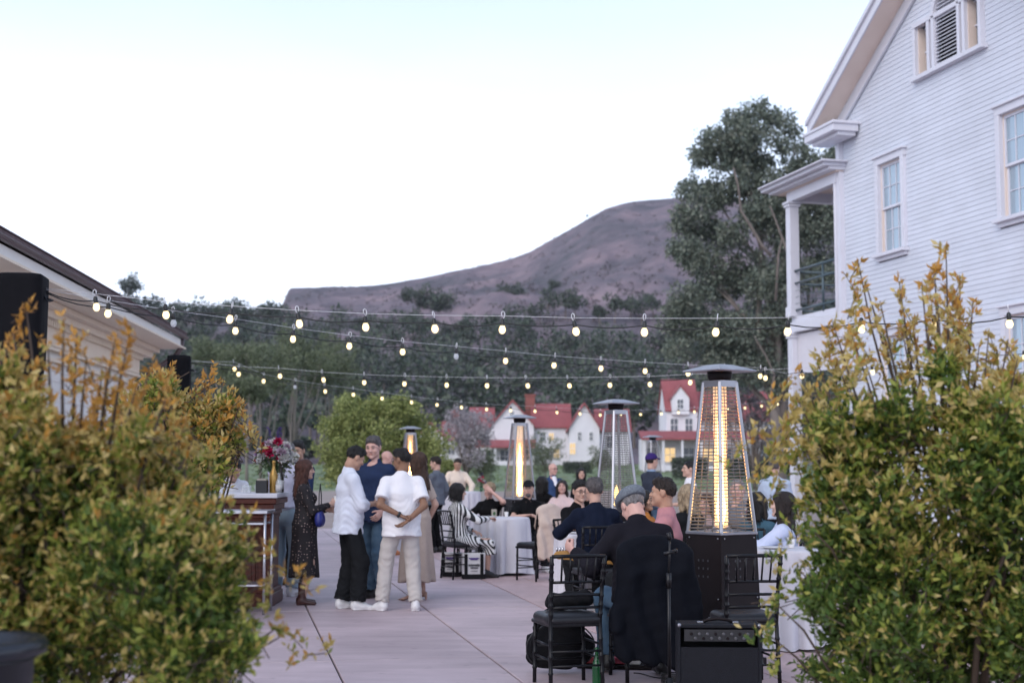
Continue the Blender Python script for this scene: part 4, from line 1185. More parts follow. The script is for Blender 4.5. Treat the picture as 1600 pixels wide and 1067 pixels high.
def person(label, u, d, face, H=1.74, fem=False, sit=False, girth=1.0, skin='light', hair=('short', 'dark'), hat=None, beard=None,
           top=None, sleeve='long', hem=.86, loose=.014, collar=False, tuck=False, bottom=None, leg_ease=.016, skirt=None, shoe=('shoe', None),
           lean=0, twist=0, head=(0, 0, 0), arms=('down', 'down'), hands=('relax', 'relax'), feet=None, res=.016, glasses=False, belt=None,
           z0=0.0, lapel=None, off=(0, 0), group='guests', open_front=None, wr=1.0, x=None, watch=None):
    X = gx(u, d) if x is None else x
    root = empty('person', (X + off[0], d + off[1], z0), PI - R(face), label, 'person', group)
    s = H / 1.75; root.scale = (s, s, s)
    g = girth; r_ = np.random.default_rng(abs(hash(label)) % 1000 if False else sum(ord(c) for c in label))
    dz = -.40 if sit else 0.0
    # ---- joints
    pel = A(0, .0, .955 + dz)
    Rt = rotm(0, lean, 0); Rs = Rt @ rotm(twist, 0, 0)
    def up(v, R_=None): return pel + (Rs if R_ is None else R_) @ (A(*v) - A(0, 0, .955))
    sw = .162 if not fem else .142
    sw *= (.35 + .65 * g)
    shl, shr = up((sw, .018, 1.375)), up((-sw, .018, 1.375))
    nb = up((0, .022, 1.475)); ch = up((0, .005, 1.28)); wa = up((0, .0, 1.10)); ab = up((0, -.005, 1.0))
    Rh = rotm(*head); hc = nb + Rs @ rotm(0, head[1] * .65, 0) @ A(0, -.018, .145)
    Mh = frame(hc, Rh[:, 0], Rh[:, 1], Rh[:, 2])
    hips = [pel + A(.092, 0, -.03), pel + A(-.092, 0, -.03)]
    if feet is None:
        feet = [(.13, -.40, .085), (-.13, -.40, .085)] if sit else [(.105, .01, .085), (-.105, .01, .085)]
    knees, ank = [], []
    for i in (0, 1):
        k_, a_ = ik(hips[i], feet[i][:3], .43, .425, (.15 * (1 if i == 0 else -1), -1, .25 if sit else 0)); knees.append(k_); ank.append(a_)
    PRE = {'down': ((.245, -.03, .90 + dz), (.3, 1, 0)), 'hold': ((.11, -.30, 1.10 + dz), (.5, .2, -1)), 'holdin': ((.045, -.27, 1.13 + dz), (.6, .2, -1)), 'back': ((.0, .22, .99 + dz), (1, .35, -.1)), 'pocket': ((.20, -.10, .95 + dz), (.6, 1, 0)),
           'table': ((.17, -.40, .84), (.8, .3, -.5)), 'lap': ((.11, -.30, .66), (.8, .3, -.3)), 'brow': ((.10, -.20, 1.60 + dz), (.9, -.2, -.6)), 'chin': ((.05, -.19, 1.46 + dz), (.7, -.2, -.8)), 'reach': ((.16, -.45, 1.15 + dz), (.5, .3, -1)),
           'guitar_l': ((.42, -.30, .84), (.6, .3, -.9)), 'guitar_r': ((-.16, -.24, .80), (-.3, .9, .1)), 'cross': ((-.08, -.24, 1.13 + dz), (.7, .1, -.8)), 'hip': ((.06, .20, .96 + dz), (1, .3, 0))}
    el, wr_, fd, pn = [], [], [], []
    for i, sh in ((0, shl), (1, shr)):
        a_ = arms[i]; sg = 1 if i == 0 else -1
        if isinstance(a_, str):
            t, hnt = PRE[a_]
            t, hnt = (A(*t), A(*hnt))
            if not a_.startswith('guitar_r'): t, hnt = t * A(sg, 1, 1), hnt * A(sg, 1, 1)
            if a_ in ('down', 'pocket') or a_ in ('hold', 'holdin', 'cross', 'back', 'brow', 'chin', 'reach', 'hip'): t = pel + Rt @ (t - pel)
        else: t, hnt = A(*a_[0]), A(*a_[1])
        e_, w_ = ik(sh, t, .285, .25, hnt); el.append(e_); wr_.append(w_)
        f_ = unit(w_ - e_)
        fd.append(f_)
    # ---- skin: one continuous body
    vf = []
    lo = np.min(np.array([pel, shl, shr, hc, *knees, *ank, *el, *wr_, *hips]), 0) - .22; hi = np.max(np.array([pel, shl, shr, hc, *knees, *ank, *el, *wr_, *hips]), 0) + .22
    B = Field(lo, hi, .019)
    sx, sxs = Rt[:, 0], Rs[:, 0]
    c = .90
    B.seg(pel, wa, (.150 * g * c, .108 * g * c), (.132 * g * c, .098 * g * c), sv=sx); B.seg(wa, ch, (.132 * g * c, .098 * g * c), (.150 * g * c, .108 * g * c), sv=sxs)
    B.seg(ch, up((0, .01, 1.40)), (.150 * g * c, .105 * g * c), (.125 * c, .08 * c), sv=sxs); B.seg(shl, shr, .038 * c)
    for sh in (shl, shr): B.seg(nb - Rs @ A(0, 0, .045), sh * .9 + nb * .1, .030, .030, k=.03)
    B.seg(nb - Rs @ A(0, 0, .04), nb + (hc - nb) * .55, .056 if not fem else .047, .053 if not fem else .045, k=.04)
    am = .94 if fem else 1.0
    for i, sh in ((0, shl), (1, shr)):
        bare_u = 1.0 if sleeve == 'none' else .92
        B.seg(sh, el[i], .049 * am * bare_u, .040 * am, k=.03); B.seg(el[i], wr_[i], .041 * am, .0265 * am, k=.02)
    lc = .93
    for i in (0, 1):
        B.seg(hips[i], knees[i], .082 * lc * g ** .5, .056 * lc, k=.03)
        mid = knees[i] * .68 + ank[i] * .32 + A(0, .012 if not sit else .01, 0)
        B.seg(knees[i], mid, .054 * lc, .053 * lc, k=.02); B.seg(mid, ank[i], .053 * lc, .037, k=.02)
    vf.append(B.mesh()); vf.append(xf(Mh, head_vf(fem)))
    for i in (0, 1):
        hp = hands[i] if isinstance(hands, (tuple, list)) else hands
        x_ = fd[i]
        aname = arms[i] if isinstance(arms[i], str) else ''
        # the back of the hand faces outwards/up depending on the pose; the thumb side follows
        if aname in ('table', 'lap'): z_ = A(0, .1, 1); 
        elif aname == 'brow': z_ = A(0, -1, .1)
        elif aname in ('back', 'hip'): z_ = A(0, 1, .0) 
        elif aname == 'guitar_r': z_ = A(0, -.6, .8)
        else: z_ = A((1 if i == 0 else -1), -.25, .1)
        z_ = unit(z_ - x_ * x_.dot(z_)); y_ = np.cross(z_, x_)
        hv = hand_vf(hp)
        want = (1 if i == 1 else -1)              # right hand as modelled, left hand mirrored
        Vh = hv[0].copy(); Fh = hv[1]
        thumb_target = A(0, -1, .6) if aname not in ('table', 'lap', 'brow') else A(-1 if i == 0 else 1, 0, .3)
        if np.dot(y_, thumb_target) < 0: Vh[:, 1] *= -1; Fh = Fh[:, ::-1]
        vf.append(xf(frame(wr_[i] + x_ * .022, x_, y_, z_), (Vh, Fh)))
    V, F = join_vf(vf)
    body = link_mesh('body', np_mesh('body', V, F), skin_mat(skin), root)
    # ---- face
    hm = hair_mat(hair[1] if hair and hair[0] else 'pepper') if hair else hair_mat('pepper')
    Mm = Matrix(Mh.tolist())
    for sgn in (-1, 1):
        m = MB().ball((sgn * .031, -.0835, .0125), .0115, 8, 6, (1.1, .62, .5)); link_mesh('eye', m.mesh('eye', True), mat('eye_white', (.36, .31, .29), .3), root).matrix_local = Mm
        m = MB().ball((sgn * .030, -.0900, .0125), .0062, 8, 6, (1, .5, .85)); link_mesh('iris', m.mesh('iris', True), mat('iris_dark', (.02, .014, .01), .2), root).matrix_local = Mm
        m = MB().tube([(sgn * .014, -.091, .031), (sgn * .030, -.0905, .036), (sgn * .047, -.080, .031)], [.0035, .0045, .0025], 5); link_mesh('eyebrow', m.mesh('eyebrow', True), hm, root).matrix_local = Mm
    m = MB().ball((0, -.0905, -.052), .02, 8, 6, (1.0, .26, .30)); link_mesh('lips', m.mesh('lips', True), mat('lips_' + skin, tuple(c_ * k_ for c_, k_ in zip(SKIN[skin], (.8, .55, .55))), .45), root).matrix_local = Mm
    if hair and hair[0]:
        v, f = hair_vf(hair[0]); link_mesh('hair', np_mesh('hair', v, f), hm, root).matrix_local = Mm
    if beard:
        v, f = hair_vf('beard'); link_mesh('beard', np_mesh('beard', v, f), hair_mat(beard), root).matrix_local = Mm
    if hat:
        v, f = hat_vf(hat[0]); link_mesh('hat', np_mesh('hat', v, f), hat[1], root).matrix_local = Mm
    if glasses:
        m = MB()
        for sgn in (-1, 1):
            m.tube([(sgn * .032 + .023 * math.cos(a), -.104 + .004 * math.cos(a) ** 2, .010 + .018 * math.sin(a)) for a in np.linspace(0, 2 * PI, 13)], .0022, 5, False)
            m.tube([(sgn * .055, -.099, .016), (sgn * .079, -.03, .016), (sgn * .080, .01, .012)], .002, 4)
        m.tube([(-.01, -.106, .014), (.01, -.106, .014)], .002, 4)
        link_mesh('spectacles', m.mesh('spectacles', True), mat('spectacle_frame', (.02, .02, .022), .3), root).matrix_local = Mm
    # ---- clothes
    def ripple(amp, seed):
        q = np.random.default_rng(seed); w_ = [(q.normal(size=3) * A(26, 26, 20), q.uniform(0, 6)) for _ in range(4)]
        return lambda X, Y, Z: sum(np.sin(a[0] * X + a[1] * Y + a[2] * Z + p + .8 * np.sin(11 * Z + p)) for a, p in w_) * (amp * .42)
    lz = loose
    if top is not None:
        T = Field(lo, hi, res)
        wA = .150 * g if not fem else .138 * g; wW = .140 * g if not fem else .120 * g; wH = .158 * g
        dA, dW, dH = .112 * g, (.108 if not fem else .092) * g, .118 * g
        low = hem if not skirt else .95
        hl = pel + Rt @ A(0, 0, low - .955 - (0 if sit else 0))
        if sit and not tuck: hl = pel + A(0, .0, -.04)
        T.seg(hl - (wa - hl) * .0, ab, (wH + lz + .012, dH + lz + .022), (wH * .97 + lz, dH * .97 + lz + .004), sv=sx, k=.03, flat=(1, 0)); T.seg(ab, wa, (wH * .96 + lz, dH * .97 + lz), (wW + lz, dW + lz), sv=sx, k=.04)
        T.seg(wa, ch, (wW + lz, dW + lz), (wA + lz * .8, dA + lz * .6), sv=sxs, k=.04); T.seg(ch, up((0, .012, 1.34)), (wA + lz * .8, dA + lz * .5), (.122 * g ** .5, .080 + lz * .3), sv=sxs, k=.05)
        T.seg(shl, shr, .048 + lz * .3, k=.05)
        for sh in (shl, shr): T.seg(nb - Rs @ A(0, -.004, .040), sh * .9 + nb * .1, .040, .044 + lz * .2, k=.05)
        if fem:
            for sgn in (-1, 1): T.ell(up((sgn * .066, -.085, 1.275)), (.062, .058, .062), .05)
        T.seg(up((0, .012, 1.36)), nb - Rs @ A(0, 0, .022), (.105, .074), (.066, .064), sv=sxs, k=.05)
        if collar:
            T.seg(nb - Rs @ A(0, 0, .02), nb + Rs @ A(0, -.004, .030), .066, .063, k=.01, flat=(0, 1))
        for i, sh in ((0, shl), (1, shr)):
            out = sh + (sh - (shl + shr) / 2) * .02
            if sleeve == 'short':
                e2 = sh + (el[i] - sh) * .74; T.seg(out, e2, .053 * am + lz * .45, .055 * am + lz * .8, k=.04, flat=(0, 1))
            elif sleeve == 'long':
                T.seg(out, el[i], .053 * am + lz * .45, .050 * am + lz * .6, k=.04); w2 = el[i] + (wr_[i] - el[i]) * .97; T.seg(el[i], w2, .050 * am + lz * .6, .036 * am + lz * .35, k=.02, flat=(0, 1))
            elif sleeve == 'rolled':
                T.seg(out, el[i], .053 * am + lz * .45, .050 * am + lz * .6, k=.04); w2 = el[i] + (wr_[i] - el[i]) * .30; T.seg(el[i], w2, .050 * am + lz * .6, .048 * am + lz * .6, k=.02, flat=(0, 1))
            else:
                T.seg(out, sh + (el[i] - sh) * .1, .058, .056, k=.04)
        T.add(ripple(.0055 * wr, int(r_.integers(1e6))))
        T.add(lambda X, Y, Z: .003 * wr * np.sin(85 * Z + 25 * X + 9 * np.sin(14 * X + 8 * Y)) * (Z < wa[2] + .12))
        T0 = T
        if skirt and skirt.get('sep') is not None: T = Field(lo, hi, res)
        if skirt:
            hz = skirt['hem']; nw = skirt.get('folds', 9); fa = skirt.get('amp', .012)
            if not sit:
                T.seg(pel + A(0, 0, .10), pel + A(0, 0, -.06), (.125 * g + lz, .098 * g + lz), (.165 * g + lz, .13 * g + lz), k=.04)
                bt = A(pel[0], pel[1] + skirt.get('dy', 0), hz)
                T.seg(pel + A(0, 0, -.06), bt, (.165 * g + lz, .135 * g + lz), (skirt['w'], skirt['w'] * .86), k=.04, flat=(0, 1))
                T.add(lambda X, Y, Z: fa * np.sin(nw * np.arctan2(Y - pel[1], X - pel[0] + 1e-6) + 2.0 * np.sin(3 * Z)) * np.clip((pel[2] - Z) / .5, 0, 1))
            else:
                T.seg(pel, (knees[0] + knees[1]) / 2 + A(0, .03, -.03), (.165 * g + lz, .12), (.23, .085), sv=(1, 0, 0), k=.05)
                T.seg((knees[0] + knees[1]) / 2 + A(0, -.01, -.02), A(0, knees[0][1] - .02, hz), (.24, .09), (.25, .12), sv=(1, 0, 0), k=.04, flat=(0, 1))
                T.seg(pel + A(0, .02, -.02), pel + A(0, -.18, -.07), (.2, .10), (.24, .08), k=.05)
        if T is not T0:
            V, F = T.mesh(); link_mesh('skirt', np_mesh('skirt', V, F), skirt['sep'], root)
        V, F = T0.mesh()
        link_mesh('dress' if skirt and skirt.get('sep') is None else 'shirt', np_mesh('top', V, F), top, root)
    if lapel is not None:      # the open front of a jacket: pale shirt strip and tie line
        Lp = Field(lo, hi, .014)
        Lp.seg(up((0, -.075, 1.03)), up((0, -.088, 1.30)), (.030, .035), (.050, .038), sv=sxs, k=.02); Lp.seg(up((0, -.085, 1.30)), up((0, -.045, 1.455)), (.055, .040), (.05, .03), sv=sxs, k=.02)
        V, F = Lp.mesh(); link_mesh('shirt_front', np_mesh('shirt_front', V, F), lapel, root)
    if bottom is not None:
        P_ = Field(A(lo[0], lo[1], min(lo[2], 0)), hi, res); e = leg_ease
        P_.seg(pel + A(0, 0, .075), pel + A(0, 0, -.03), (.145 * g + .006, .108 * g + .006), (.163 * g + .006, .122 * g + .006), k=.03, flat=(1, 0))
        for i in (0, 1):
            cuff = ank[i] + (knees[i] - ank[i]) * .03
            P_.seg(hips[i], knees[i], (.082 * g ** .6 + e * (.7 if tuck or sit else .25)), .060 + e, k=.03); P_.seg(knees[i], cuff, .060 + e, .050 + e * 1.05, k=.02, flat=(0, 1))
        if sit: P_.seg(pel + A(.03, -.02, -.03), pel + A(-.03, -.02, -.03), .115 * g, k=.04)
        else: P_.ell(pel + A(0, .038, -.085), (.13 * g, .080 * g, .08), .05)
        P_.add(ripple(.006, int(r_.integers(1e6))))
        if not sit: P_.add(lambda X, Y, Z: .0055 * np.sin(105 * Z + 30 * X + 6 * np.sin(25 * X + 18 * Y)) * np.clip((.45 - Z) / .3, 0, 1) + .004 * np.sin(80 * Z + 22 * np.sin(10 * X)) * np.clip(1 - np.abs(Z - .5) / .12, 0, 1))
        V, F = P_.mesh(); link_mesh('trousers', np_mesh('trousers', V, F), bottom, root)
        if belt is not None:
            b_ = Field(lo, hi, .012); b_.seg(pel + A(0, 0, .032), pel + A(0, 0, .066), (.152 * g + .012, .113 * g + .012), (.147 * g + .012, .110 * g + .012), k=.01, flat=(1, 1)); V, F = b_.mesh(); link_mesh('belt', np_mesh('belt', V, F), belt, root)
    if shoe[1] is not None:
        for i in (0, 1):
            fdir = feet[i][3] if len(feet[i]) > 3 else (8 if i == 0 else -8)
            Rf = rotm(fdir, 0, 0); v, f = shoe_vf(shoe[0]); v, f = xf(frame(ank[i], Rf[:, 0], Rf[:, 1], Rf[:, 2]), (v, f)); link_mesh('shoe', np_mesh('shoe', v, f), shoe[1], root)
    if watch is not None:
        w_ = wr_[watch] - fd[watch] * .02; m = MB().tube([w_ - fd[watch] * .013, w_ + fd[watch] * .013], .034, 12); link_mesh('watch', m.mesh('watch', True), mat('black_watch', (.015, .015, .017), .35), root)
    root['_w'] = [float(v_) for v_ in (*wr_[0], *wr_[1])]; root['_f'] = [float(v_) for v_ in (*fd[0], *fd[1])]
    return root
def hand_world(p, i):
    """world position and direction of a person's hand (0 left, 1 right)"""
    w = Vector(p['_w'][3 * i:3 * i + 3]); f = Vector(p['_f'][3 * i:3 * i + 3])
    M = Matrix.Translation(p.location) @ p.rotation_euler.to_matrix().to_4x4() @ Matrix.Diagonal((*p.scale, 1))
    return M @ (w + f * .10), (M.to_3x3() @ f).normalized()
# ================================================================== fabrics
def stripe_mat(name, c1, c2, freq, axis=0, thr=.5, dots=False):
    if name in MATS: return MATS[name]
    m = bpy.data.materials.new(name); m.use_nodes = True; N, L = m.node_tree.nodes, m.node_tree.links
    b = N['Principled BSDF']; b.inputs['Roughness'].default_value = .8
    tc = N.new('ShaderNodeTexCoord'); mx = N.new('ShaderNodeMix'); mx.data_type = 'RGBA'
    mx.inputs[6].default_value = (*c1, 1); mx.inputs[7].default_value = (*c2, 1)
    if dots:
        vo = N.new('ShaderNodeTexVoronoi'); vo.inputs['Scale'].default_value = freq; vo.inputs['Randomness'].default_value = .55
        lt = N.new('ShaderNodeMath'); lt.operation = 'LESS_THAN'; lt.inputs[1].default_value = thr
        L.new(tc.outputs['Object'], vo.inputs['Vector']); L.new(vo.outputs['Distance'], lt.inputs[0]); L.new(lt.outputs[0], mx.inputs[0])
    else:
        sp = N.new('ShaderNodeSeparateXYZ'); L.new(tc.outputs['Object'], sp.inputs[0])
        if axis == 'polar':
            at2 = N.new('ShaderNodeMath'); at2.operation = 'ARCTAN2'; L.new(sp.outputs[0], at2.inputs[0]); L.new(sp.outputs[1], at2.inputs[1]); src = at2.outputs[0]
        elif axis == 'fan':          # pleats that fan out from the waist
            a1 = N.new('ShaderNodeMath'); a1.operation = 'SUBTRACT'; a1.inputs[1].default_value = .80; L.new(sp.outputs[2], a1.inputs[0])
            a2 = N.new('ShaderNodeMath'); a2.operation = 'SUBTRACT'; a2.inputs[1].default_value = .10; L.new(sp.outputs[1], a2.inputs[0])
            at2 = N.new('ShaderNodeMath'); at2.operation = 'ARCTAN2'; L.new(a1.outputs[0], at2.inputs[0]); L.new(a2.outputs[0], at2.inputs[1])
            xa = N.new('ShaderNodeMath'); xa.operation = 'MULTIPLY_ADD'; xa.inputs[1].default_value = 2.2; L.new(sp.outputs[0], xa.inputs[0]); L.new(at2.outputs[0], xa.inputs[2]); src = xa.outputs[0]
        else: src = sp.outputs[axis]
        mu = N.new('ShaderNodeMath'); mu.operation = 'MULTIPLY'; mu.inputs[1].default_value = freq; L.new(src, mu.inputs[0])
        fr_ = N.new('ShaderNodeMath'); fr_.operation = 'FRACT'; L.new(mu.outputs[0], fr_.inputs[0])
        lt = N.new('ShaderNodeMath'); lt.operation = 'LESS_THAN'; lt.inputs[1].default_value = thr; L.new(fr_.outputs[0], lt.inputs[0]); L.new(lt.outputs[0], mx.inputs[0])
    L.new(mx.outputs[2], b.inputs['Base Color'])
    MATS[name] = m; return m
C_white = cloth('white_tee', (0.78, 0.77, 0.80), var=.02); C_linen = cloth('pale_blue_linen', (0.66, 0.69, 0.78), var=.03); C_navy = cloth('navy_cotton', (0.022, 0.036, 0.085))
C_black = cloth('black_cotton', (0.006, 0.006, 0.007)); C_char = cloth('charcoal_twill', (0.013, 0.014, 0.016)); C_jean = cloth('blue_denim', (0.045, 0.090, 0.150), col2=(0.095, 0.15, 0.21), scale=6)
C_ljean = cloth('washed_denim', (0.23, 0.31, 0.38), col2=(0.33, 0.41, 0.47), scale=5); C_khaki = cloth('pale_khaki', (0.52, 0.485, 0.46), var=.04); C_dots = stripe_mat('dotted_black_crepe', (0.010, 0.007, 0.009), (0.50, 0.36, 0.33), 30, thr=.17, dots=True)
C_beige = cloth('beige_crepe', (0.50, 0.40, 0.34), var=.05); C_grey = cloth('slate_shirt', (0.13, 0.15, 0.185)); C_peach = cloth('cream_knit', (0.78, 0.66, 0.55), var=.03); C_suit = cloth('blue_suiting', (0.035, 0.065, 0.15))
C_pink = cloth('dusty_pink_jacket', (0.47, 0.225, 0.245), var=.06); C_denimj = cloth('denim_jacket', (0.05, 0.11, 0.155)); C_blouse = cloth('pale_blue_blouse', (0.58, 0.63, 0.80), var=.03); C_lblue = cloth('sky_blue_shirt', (0.42, 0.50, 0.62), var=.04)
C_ink = cloth('ink_jacket', (0.012, 0.011, 0.016)); C_sweat = cloth('dark_navy_knit', (0.007, 0.011, 0.026)); C_orange = cloth('orange_top', (0.62, 0.24, 0.06)); C_blush = cloth('blush_blouse', (0.72, 0.55, 0.53), var=.04); C_lav = cloth('lavender_shirt', (0.56, 0.56, 0.68), var=.03)
C_stripe = stripe_mat('black_white_stripe', (0.70, 0.70, 0.70), (0.012, 0.014, 0.018), 3.6, 'polar', .5); C_pleat = stripe_mat('pleated_stripe', (0.70, 0.70, 0.70), (0.012, 0.014, 0.018), 9.0, 'fan', .48)
C_band = stripe_mat('navy_banded_knit', (0.016, 0.024, 0.045), (0.20, 0.28, 0.40), 2.05, 2, .10)
S_white = mat('white_leather', (.74, .73, .74), .5, var=.04); S_black = mat('black_leather', (.015, .014, .014), .4); S_brown = mat('oxblood_leather', (.075, .030, .026), .4); S_tan = mat('tan_leather', (.42, .22, .13), .5); S_orange = mat('orange_suede', (.55, .21, .09), .7); S_nude = mat('nude_leather', (.50, .30, .23), .45)
K_black = cloth('black_cap', (0.014, 0.014, 0.017)); K_purple = cloth('purple_cap', (0.045, 0.025, 0.14)); K_tweed = cloth('grey_tweed', (0.20, 0.225, 0.255), col2=(0.11, 0.125, 0.15), scale=60)
M_belt = mat('brown_belt', (.22, .13, .07), .5)

# ================================================================== standing guests on the left
P = {}
NR = .0125
P['blazer'] = person('tall man in navy blazer standing behind the woman in the dotted dress', 466, 18.6, -150, H=1.86, skin='tan', hair=('short', 'black'), top=C_navy, lapel=C_white, collar=True, hem=.80, bottom=C_char, shoe=('shoe', S_black), head=(18, 10, 0), arms=('hold', 'down'), beard=None)
P['jeans'] = person('grey haired man in lavender shirt and washed jeans at the bar', 446, 17.0, 22, H=1.83, skin='light', hair=('crop', 'grey'), top=C_lav, sleeve='rolled', hem=.97, tuck=True, collar=True, bottom=C_ljean, leg_ease=.02, belt=M_belt, shoe=('shoe', S_white), head=(-15, 5, 0), arms=('hold', 'hold'), lean=4)
P['dots'] = person('woman with long auburn hair in a long dark dotted dress holding a cup', 477, 16.0, 80, H=1.61, fem=True, skin='light', hair=('long', 'auburn'), top=C_dots, sleeve='long', loose=.012, skirt=dict(hem=.335, w=.215, folds=8, amp=.014), shoe=('boot', S_brown), head=(-4, 4, 0), arms=('holdin', ((-.10, -.30, 1.20), (-.4, .2, -1))), hands=('grip', 'grip'), res=.014, wr=.6)
P['linen'] = person('man in untucked pale linen shirt and black trousers looking down at his cup', 545, 15.45, 68, H=1.76, skin='tan', hair=('short', 'black'), top=C_linen, sleeve='rolled', hem=.80, loose=.030, collar=True, bottom=C_char, leg_ease=.034, shoe=('shoe', S_white), head=(8, 26, 0), arms=('holdin', 'holdin'), hands=('grip', 'grip'), lean=3, res=NR, feet=[(.11, .03, .085), (-.11, -.08, .085)], wr=1.3)
P['navy'] = person('tall grey haired man in short sleeved navy shirt and blue jeans with a watch', 584, 16.6, -150, H=1.88, skin='rosy', hair=('short', 'pepper'), top=C_navy, sleeve='short', hem=.83, loose=.028, girth=1.1, collar=True, bottom=C_jean, leg_ease=.024, shoe=('shoe', S_black), head=(16, 10, 0), arms=('pocket', 'hold'), hands=('relax', 'grip'), res=NR, watch=0, feet=[(.15, .0, .085, 20), (-.10, .10, .085, -10)])
P['tee'] = person('man in white tee and pale khakis with his hands clasped behind his back', 628, 15.3, -14, H=1.72, skin='brown', hair=('fade', 'black'), beard='black', top=C_white, sleeve='short', hem=.80, loose=.032, girth=1.08, bottom=C_khaki, leg_ease=.026, shoe=('shoe', S_white), head=(42, 4, 0), arms=(((.045, .205, 1.03), (1, .25, -.35)), ((-.035, .225, .98), (-1, .25, -.35))), hands=('fist', 'relax'), glasses=True, res=NR, feet=[(.20, -.06, .085, 40), (-.15, .05, .085, -10)], watch=0)
P['beige'] = person('woman with brown hair in a beige dress behind the man in the white tee', 652, 16.5, -55, H=1.70, fem=True, skin='light', hair=('long', 'brown'), top=C_beige, sleeve='short', skirt=dict(hem=.22, w=.24, folds=7, amp=.012), shoe=('heel', S_nude), head=(10, 6, 0), arms=('hold', 'down'), res=.014)
P['bald'] = person('bald man in black top and dark jeans beyond the navy shirted man', 605, 24.6, 45, H=1.79, skin='rosy', hair=None, top=C_black, sleeve='long', bottom=C_jean, leg_ease=.0, shoe=('shoe', S_orange), head=(-25, 5, 0), arms=('hold', 'hold'), feet=[(.10, .1, .085), (-.12, -.05, .085)])
P['capped'] = person('bearded guest in dark cap and glasses behind the bald man', 622, 26.5, -130, H=1.70, skin='light', hair=('fringe_back', 'grey'), hat=('cap', K_black), beard='pepper', glasses=True, top=C_black, bottom=C_char, shoe=('shoe', S_black), arms=('hold', 'hold'), res=.02)
P['slate'] = person('man in slate shirt and black trousers facing left behind the striped dress', 681, 25.3, -62, H=1.69, skin='light', hair=('short', 'dark'), top=C_grey, sleeve='long', bottom=C_black, shoe=('shoe', S_black), arms=('hold', 'down'), loose=.022, head=(8, 4, 0))
P['cream'] = person('man in cream knit leaning over the far white table', 714, 29.0, 172, H=1.70, skin='tan', hair=('crop', 'dark'), top=C_peach, sleeve='long', bottom=C_char, shoe=('shoe', S_black), lean=10, head=(-12, 22, 0), arms=(((.25, -.34, .98), (.9, .3, -.2)), ((-.25, -.34, .98), (-.9, .3, -.2))), res=.02, loose=.022)
P['suit'] = person('bald man in blue suit standing on the far edge of the terrace', 864, 28.4, 150, H=1.74, z0=-.16, skin='rosy', hair=None, glasses=True, top=C_suit, lapel=C_white, collar=True, bottom=C_suit, shoe=('shoe', S_black), head=(6, 4, 0), res=.02)
P['farwoman'] = person('woman with dark wavy hair standing next to the man in the blue suit', 908, 29.0, 172, H=1.66, fem=True, z0=-.18, skin='light', hair=('wavy', 'black'), top=C_black, bottom=C_black, shoe=('shoe', S_black), res=.02, arms=('hold', 'hold'))
P['purple'] = person('man in purple cap and navy banded top standing beyond the pink jacket', 1019, 22.5, 55, H=1.72, skin='light', hair=('fringe_back', 'dark'), hat=('cap', K_purple), top=C_band, sleeve='short', bottom=C_jean, shoe=('shoe', S_black), arms=('hold', 'hold'), res=.018)
P['whiteblouse'] = person('dark haired woman in white blouse in profile beside the tall heater', 1076, 19.5, -95, H=1.60, fem=True, skin='light', hair=('bun', 'black'), top=C_white, sleeve='short', bottom=C_jean, shoe=('shoe', S_black), head=(0, -2, 0), arms=('hold', 'down'), res=.018)
P['skyblue'] = person('man in sky blue shirt standing with his back to us by the bush', 1210, 19.5, 20, H=1.63, skin='light', hair=('short', 'pepper'), top=C_lblue, sleeve='long', bottom=C_char, shoe=('shoe', S_black), arms=('hold', 'hold'), loose=.024, res=.018)
P['barman'] = person('bartender in grey shirt behind the wooden bar', 322, 17.6, -170, H=1.72, skin='light', hair=('short', 'dark'), top=cloth('grey_marl', (.28, .28, .32)), bottom=C_black, shoe=('shoe', S_black), arms=('hold', 'hold'), res=.018)
P['barback'] = person('dark haired bartender in black waistcoat bending over the bar', 357, 17.4, 150, H=1.66, skin='light', hair=('short', 'black'), top=C_white, sleeve='rolled', bottom=C_black, shoe=('shoe', S_black), lean=18, head=(-20, 25, 0), arms=('reach', 'reach'), hands=('grip', 'grip'), res=.018)

# ================================================================== seated guests
def seated(key, label, u, d, face, **kw):
    kw.setdefault('res', .017); kw.setdefault('arms', ('table', 'table'))
    P[key] = person(label, u, d, face, sit=True, **kw); P[key]['_seat'] = 1; return P[key]
seated('stripes', 'woman with black bob and a striped black and white dress sitting at the table', 716, 19.6, 62, H=1.68, fem=True, skin='light', hair=('bob', 'black'), top=C_stripe, sleeve='long', skirt=dict(hem=.33, w=.25, sep=C_pleat), shoe=('shoe', S_black), arms=('lap', 'table'), res=.014, wr=.6, head=(-20, 4, 0))
seated('blonde', 'blonde guest in black tee pressing a hand to the forehead at the round table', 765, 21.6, 196, H=1.66, fem=True, skin='rosy', hair=('curly', 'blonde'), top=C_black, sleeve='short', bottom=C_char, shoe=('shoe', S_black), arms=('brow', 'table'), hands=('flat', 'relax'), head=(8, 10, 12))
seated('capman', 'man in black cap and black tee leaning on the round table', 823, 21.0, 158, H=1.70, skin='light', hair=('fringe_back', 'dark'), hat=('cap', K_black), beard='pepper', top=C_black, sleeve='short', bottom=C_char, shoe=('shoe', S_white), arms=('table', 'table'), head=(-25, -2, 0), lean=6)
seated('hood', 'guest with black hair and black hoodie seen from behind past the cap man', 848, 24.0, 40, H=1.76, fem=True, skin='light', hair=('mid', 'black'), top=C_black, bottom=C_black, shoe=('shoe', S_black), loose=.03, res=.02)
seated('blush', 'woman with long dark hair in blush blouse looking at us from the table behind', 878, 23.8, 185, H=1.68, fem=True, skin='rosy', hair=('long', 'dark'), top=C_blush, bottom=C_jean, shoe=('shoe', S_black), head=(0, -4, 0), res=.02)
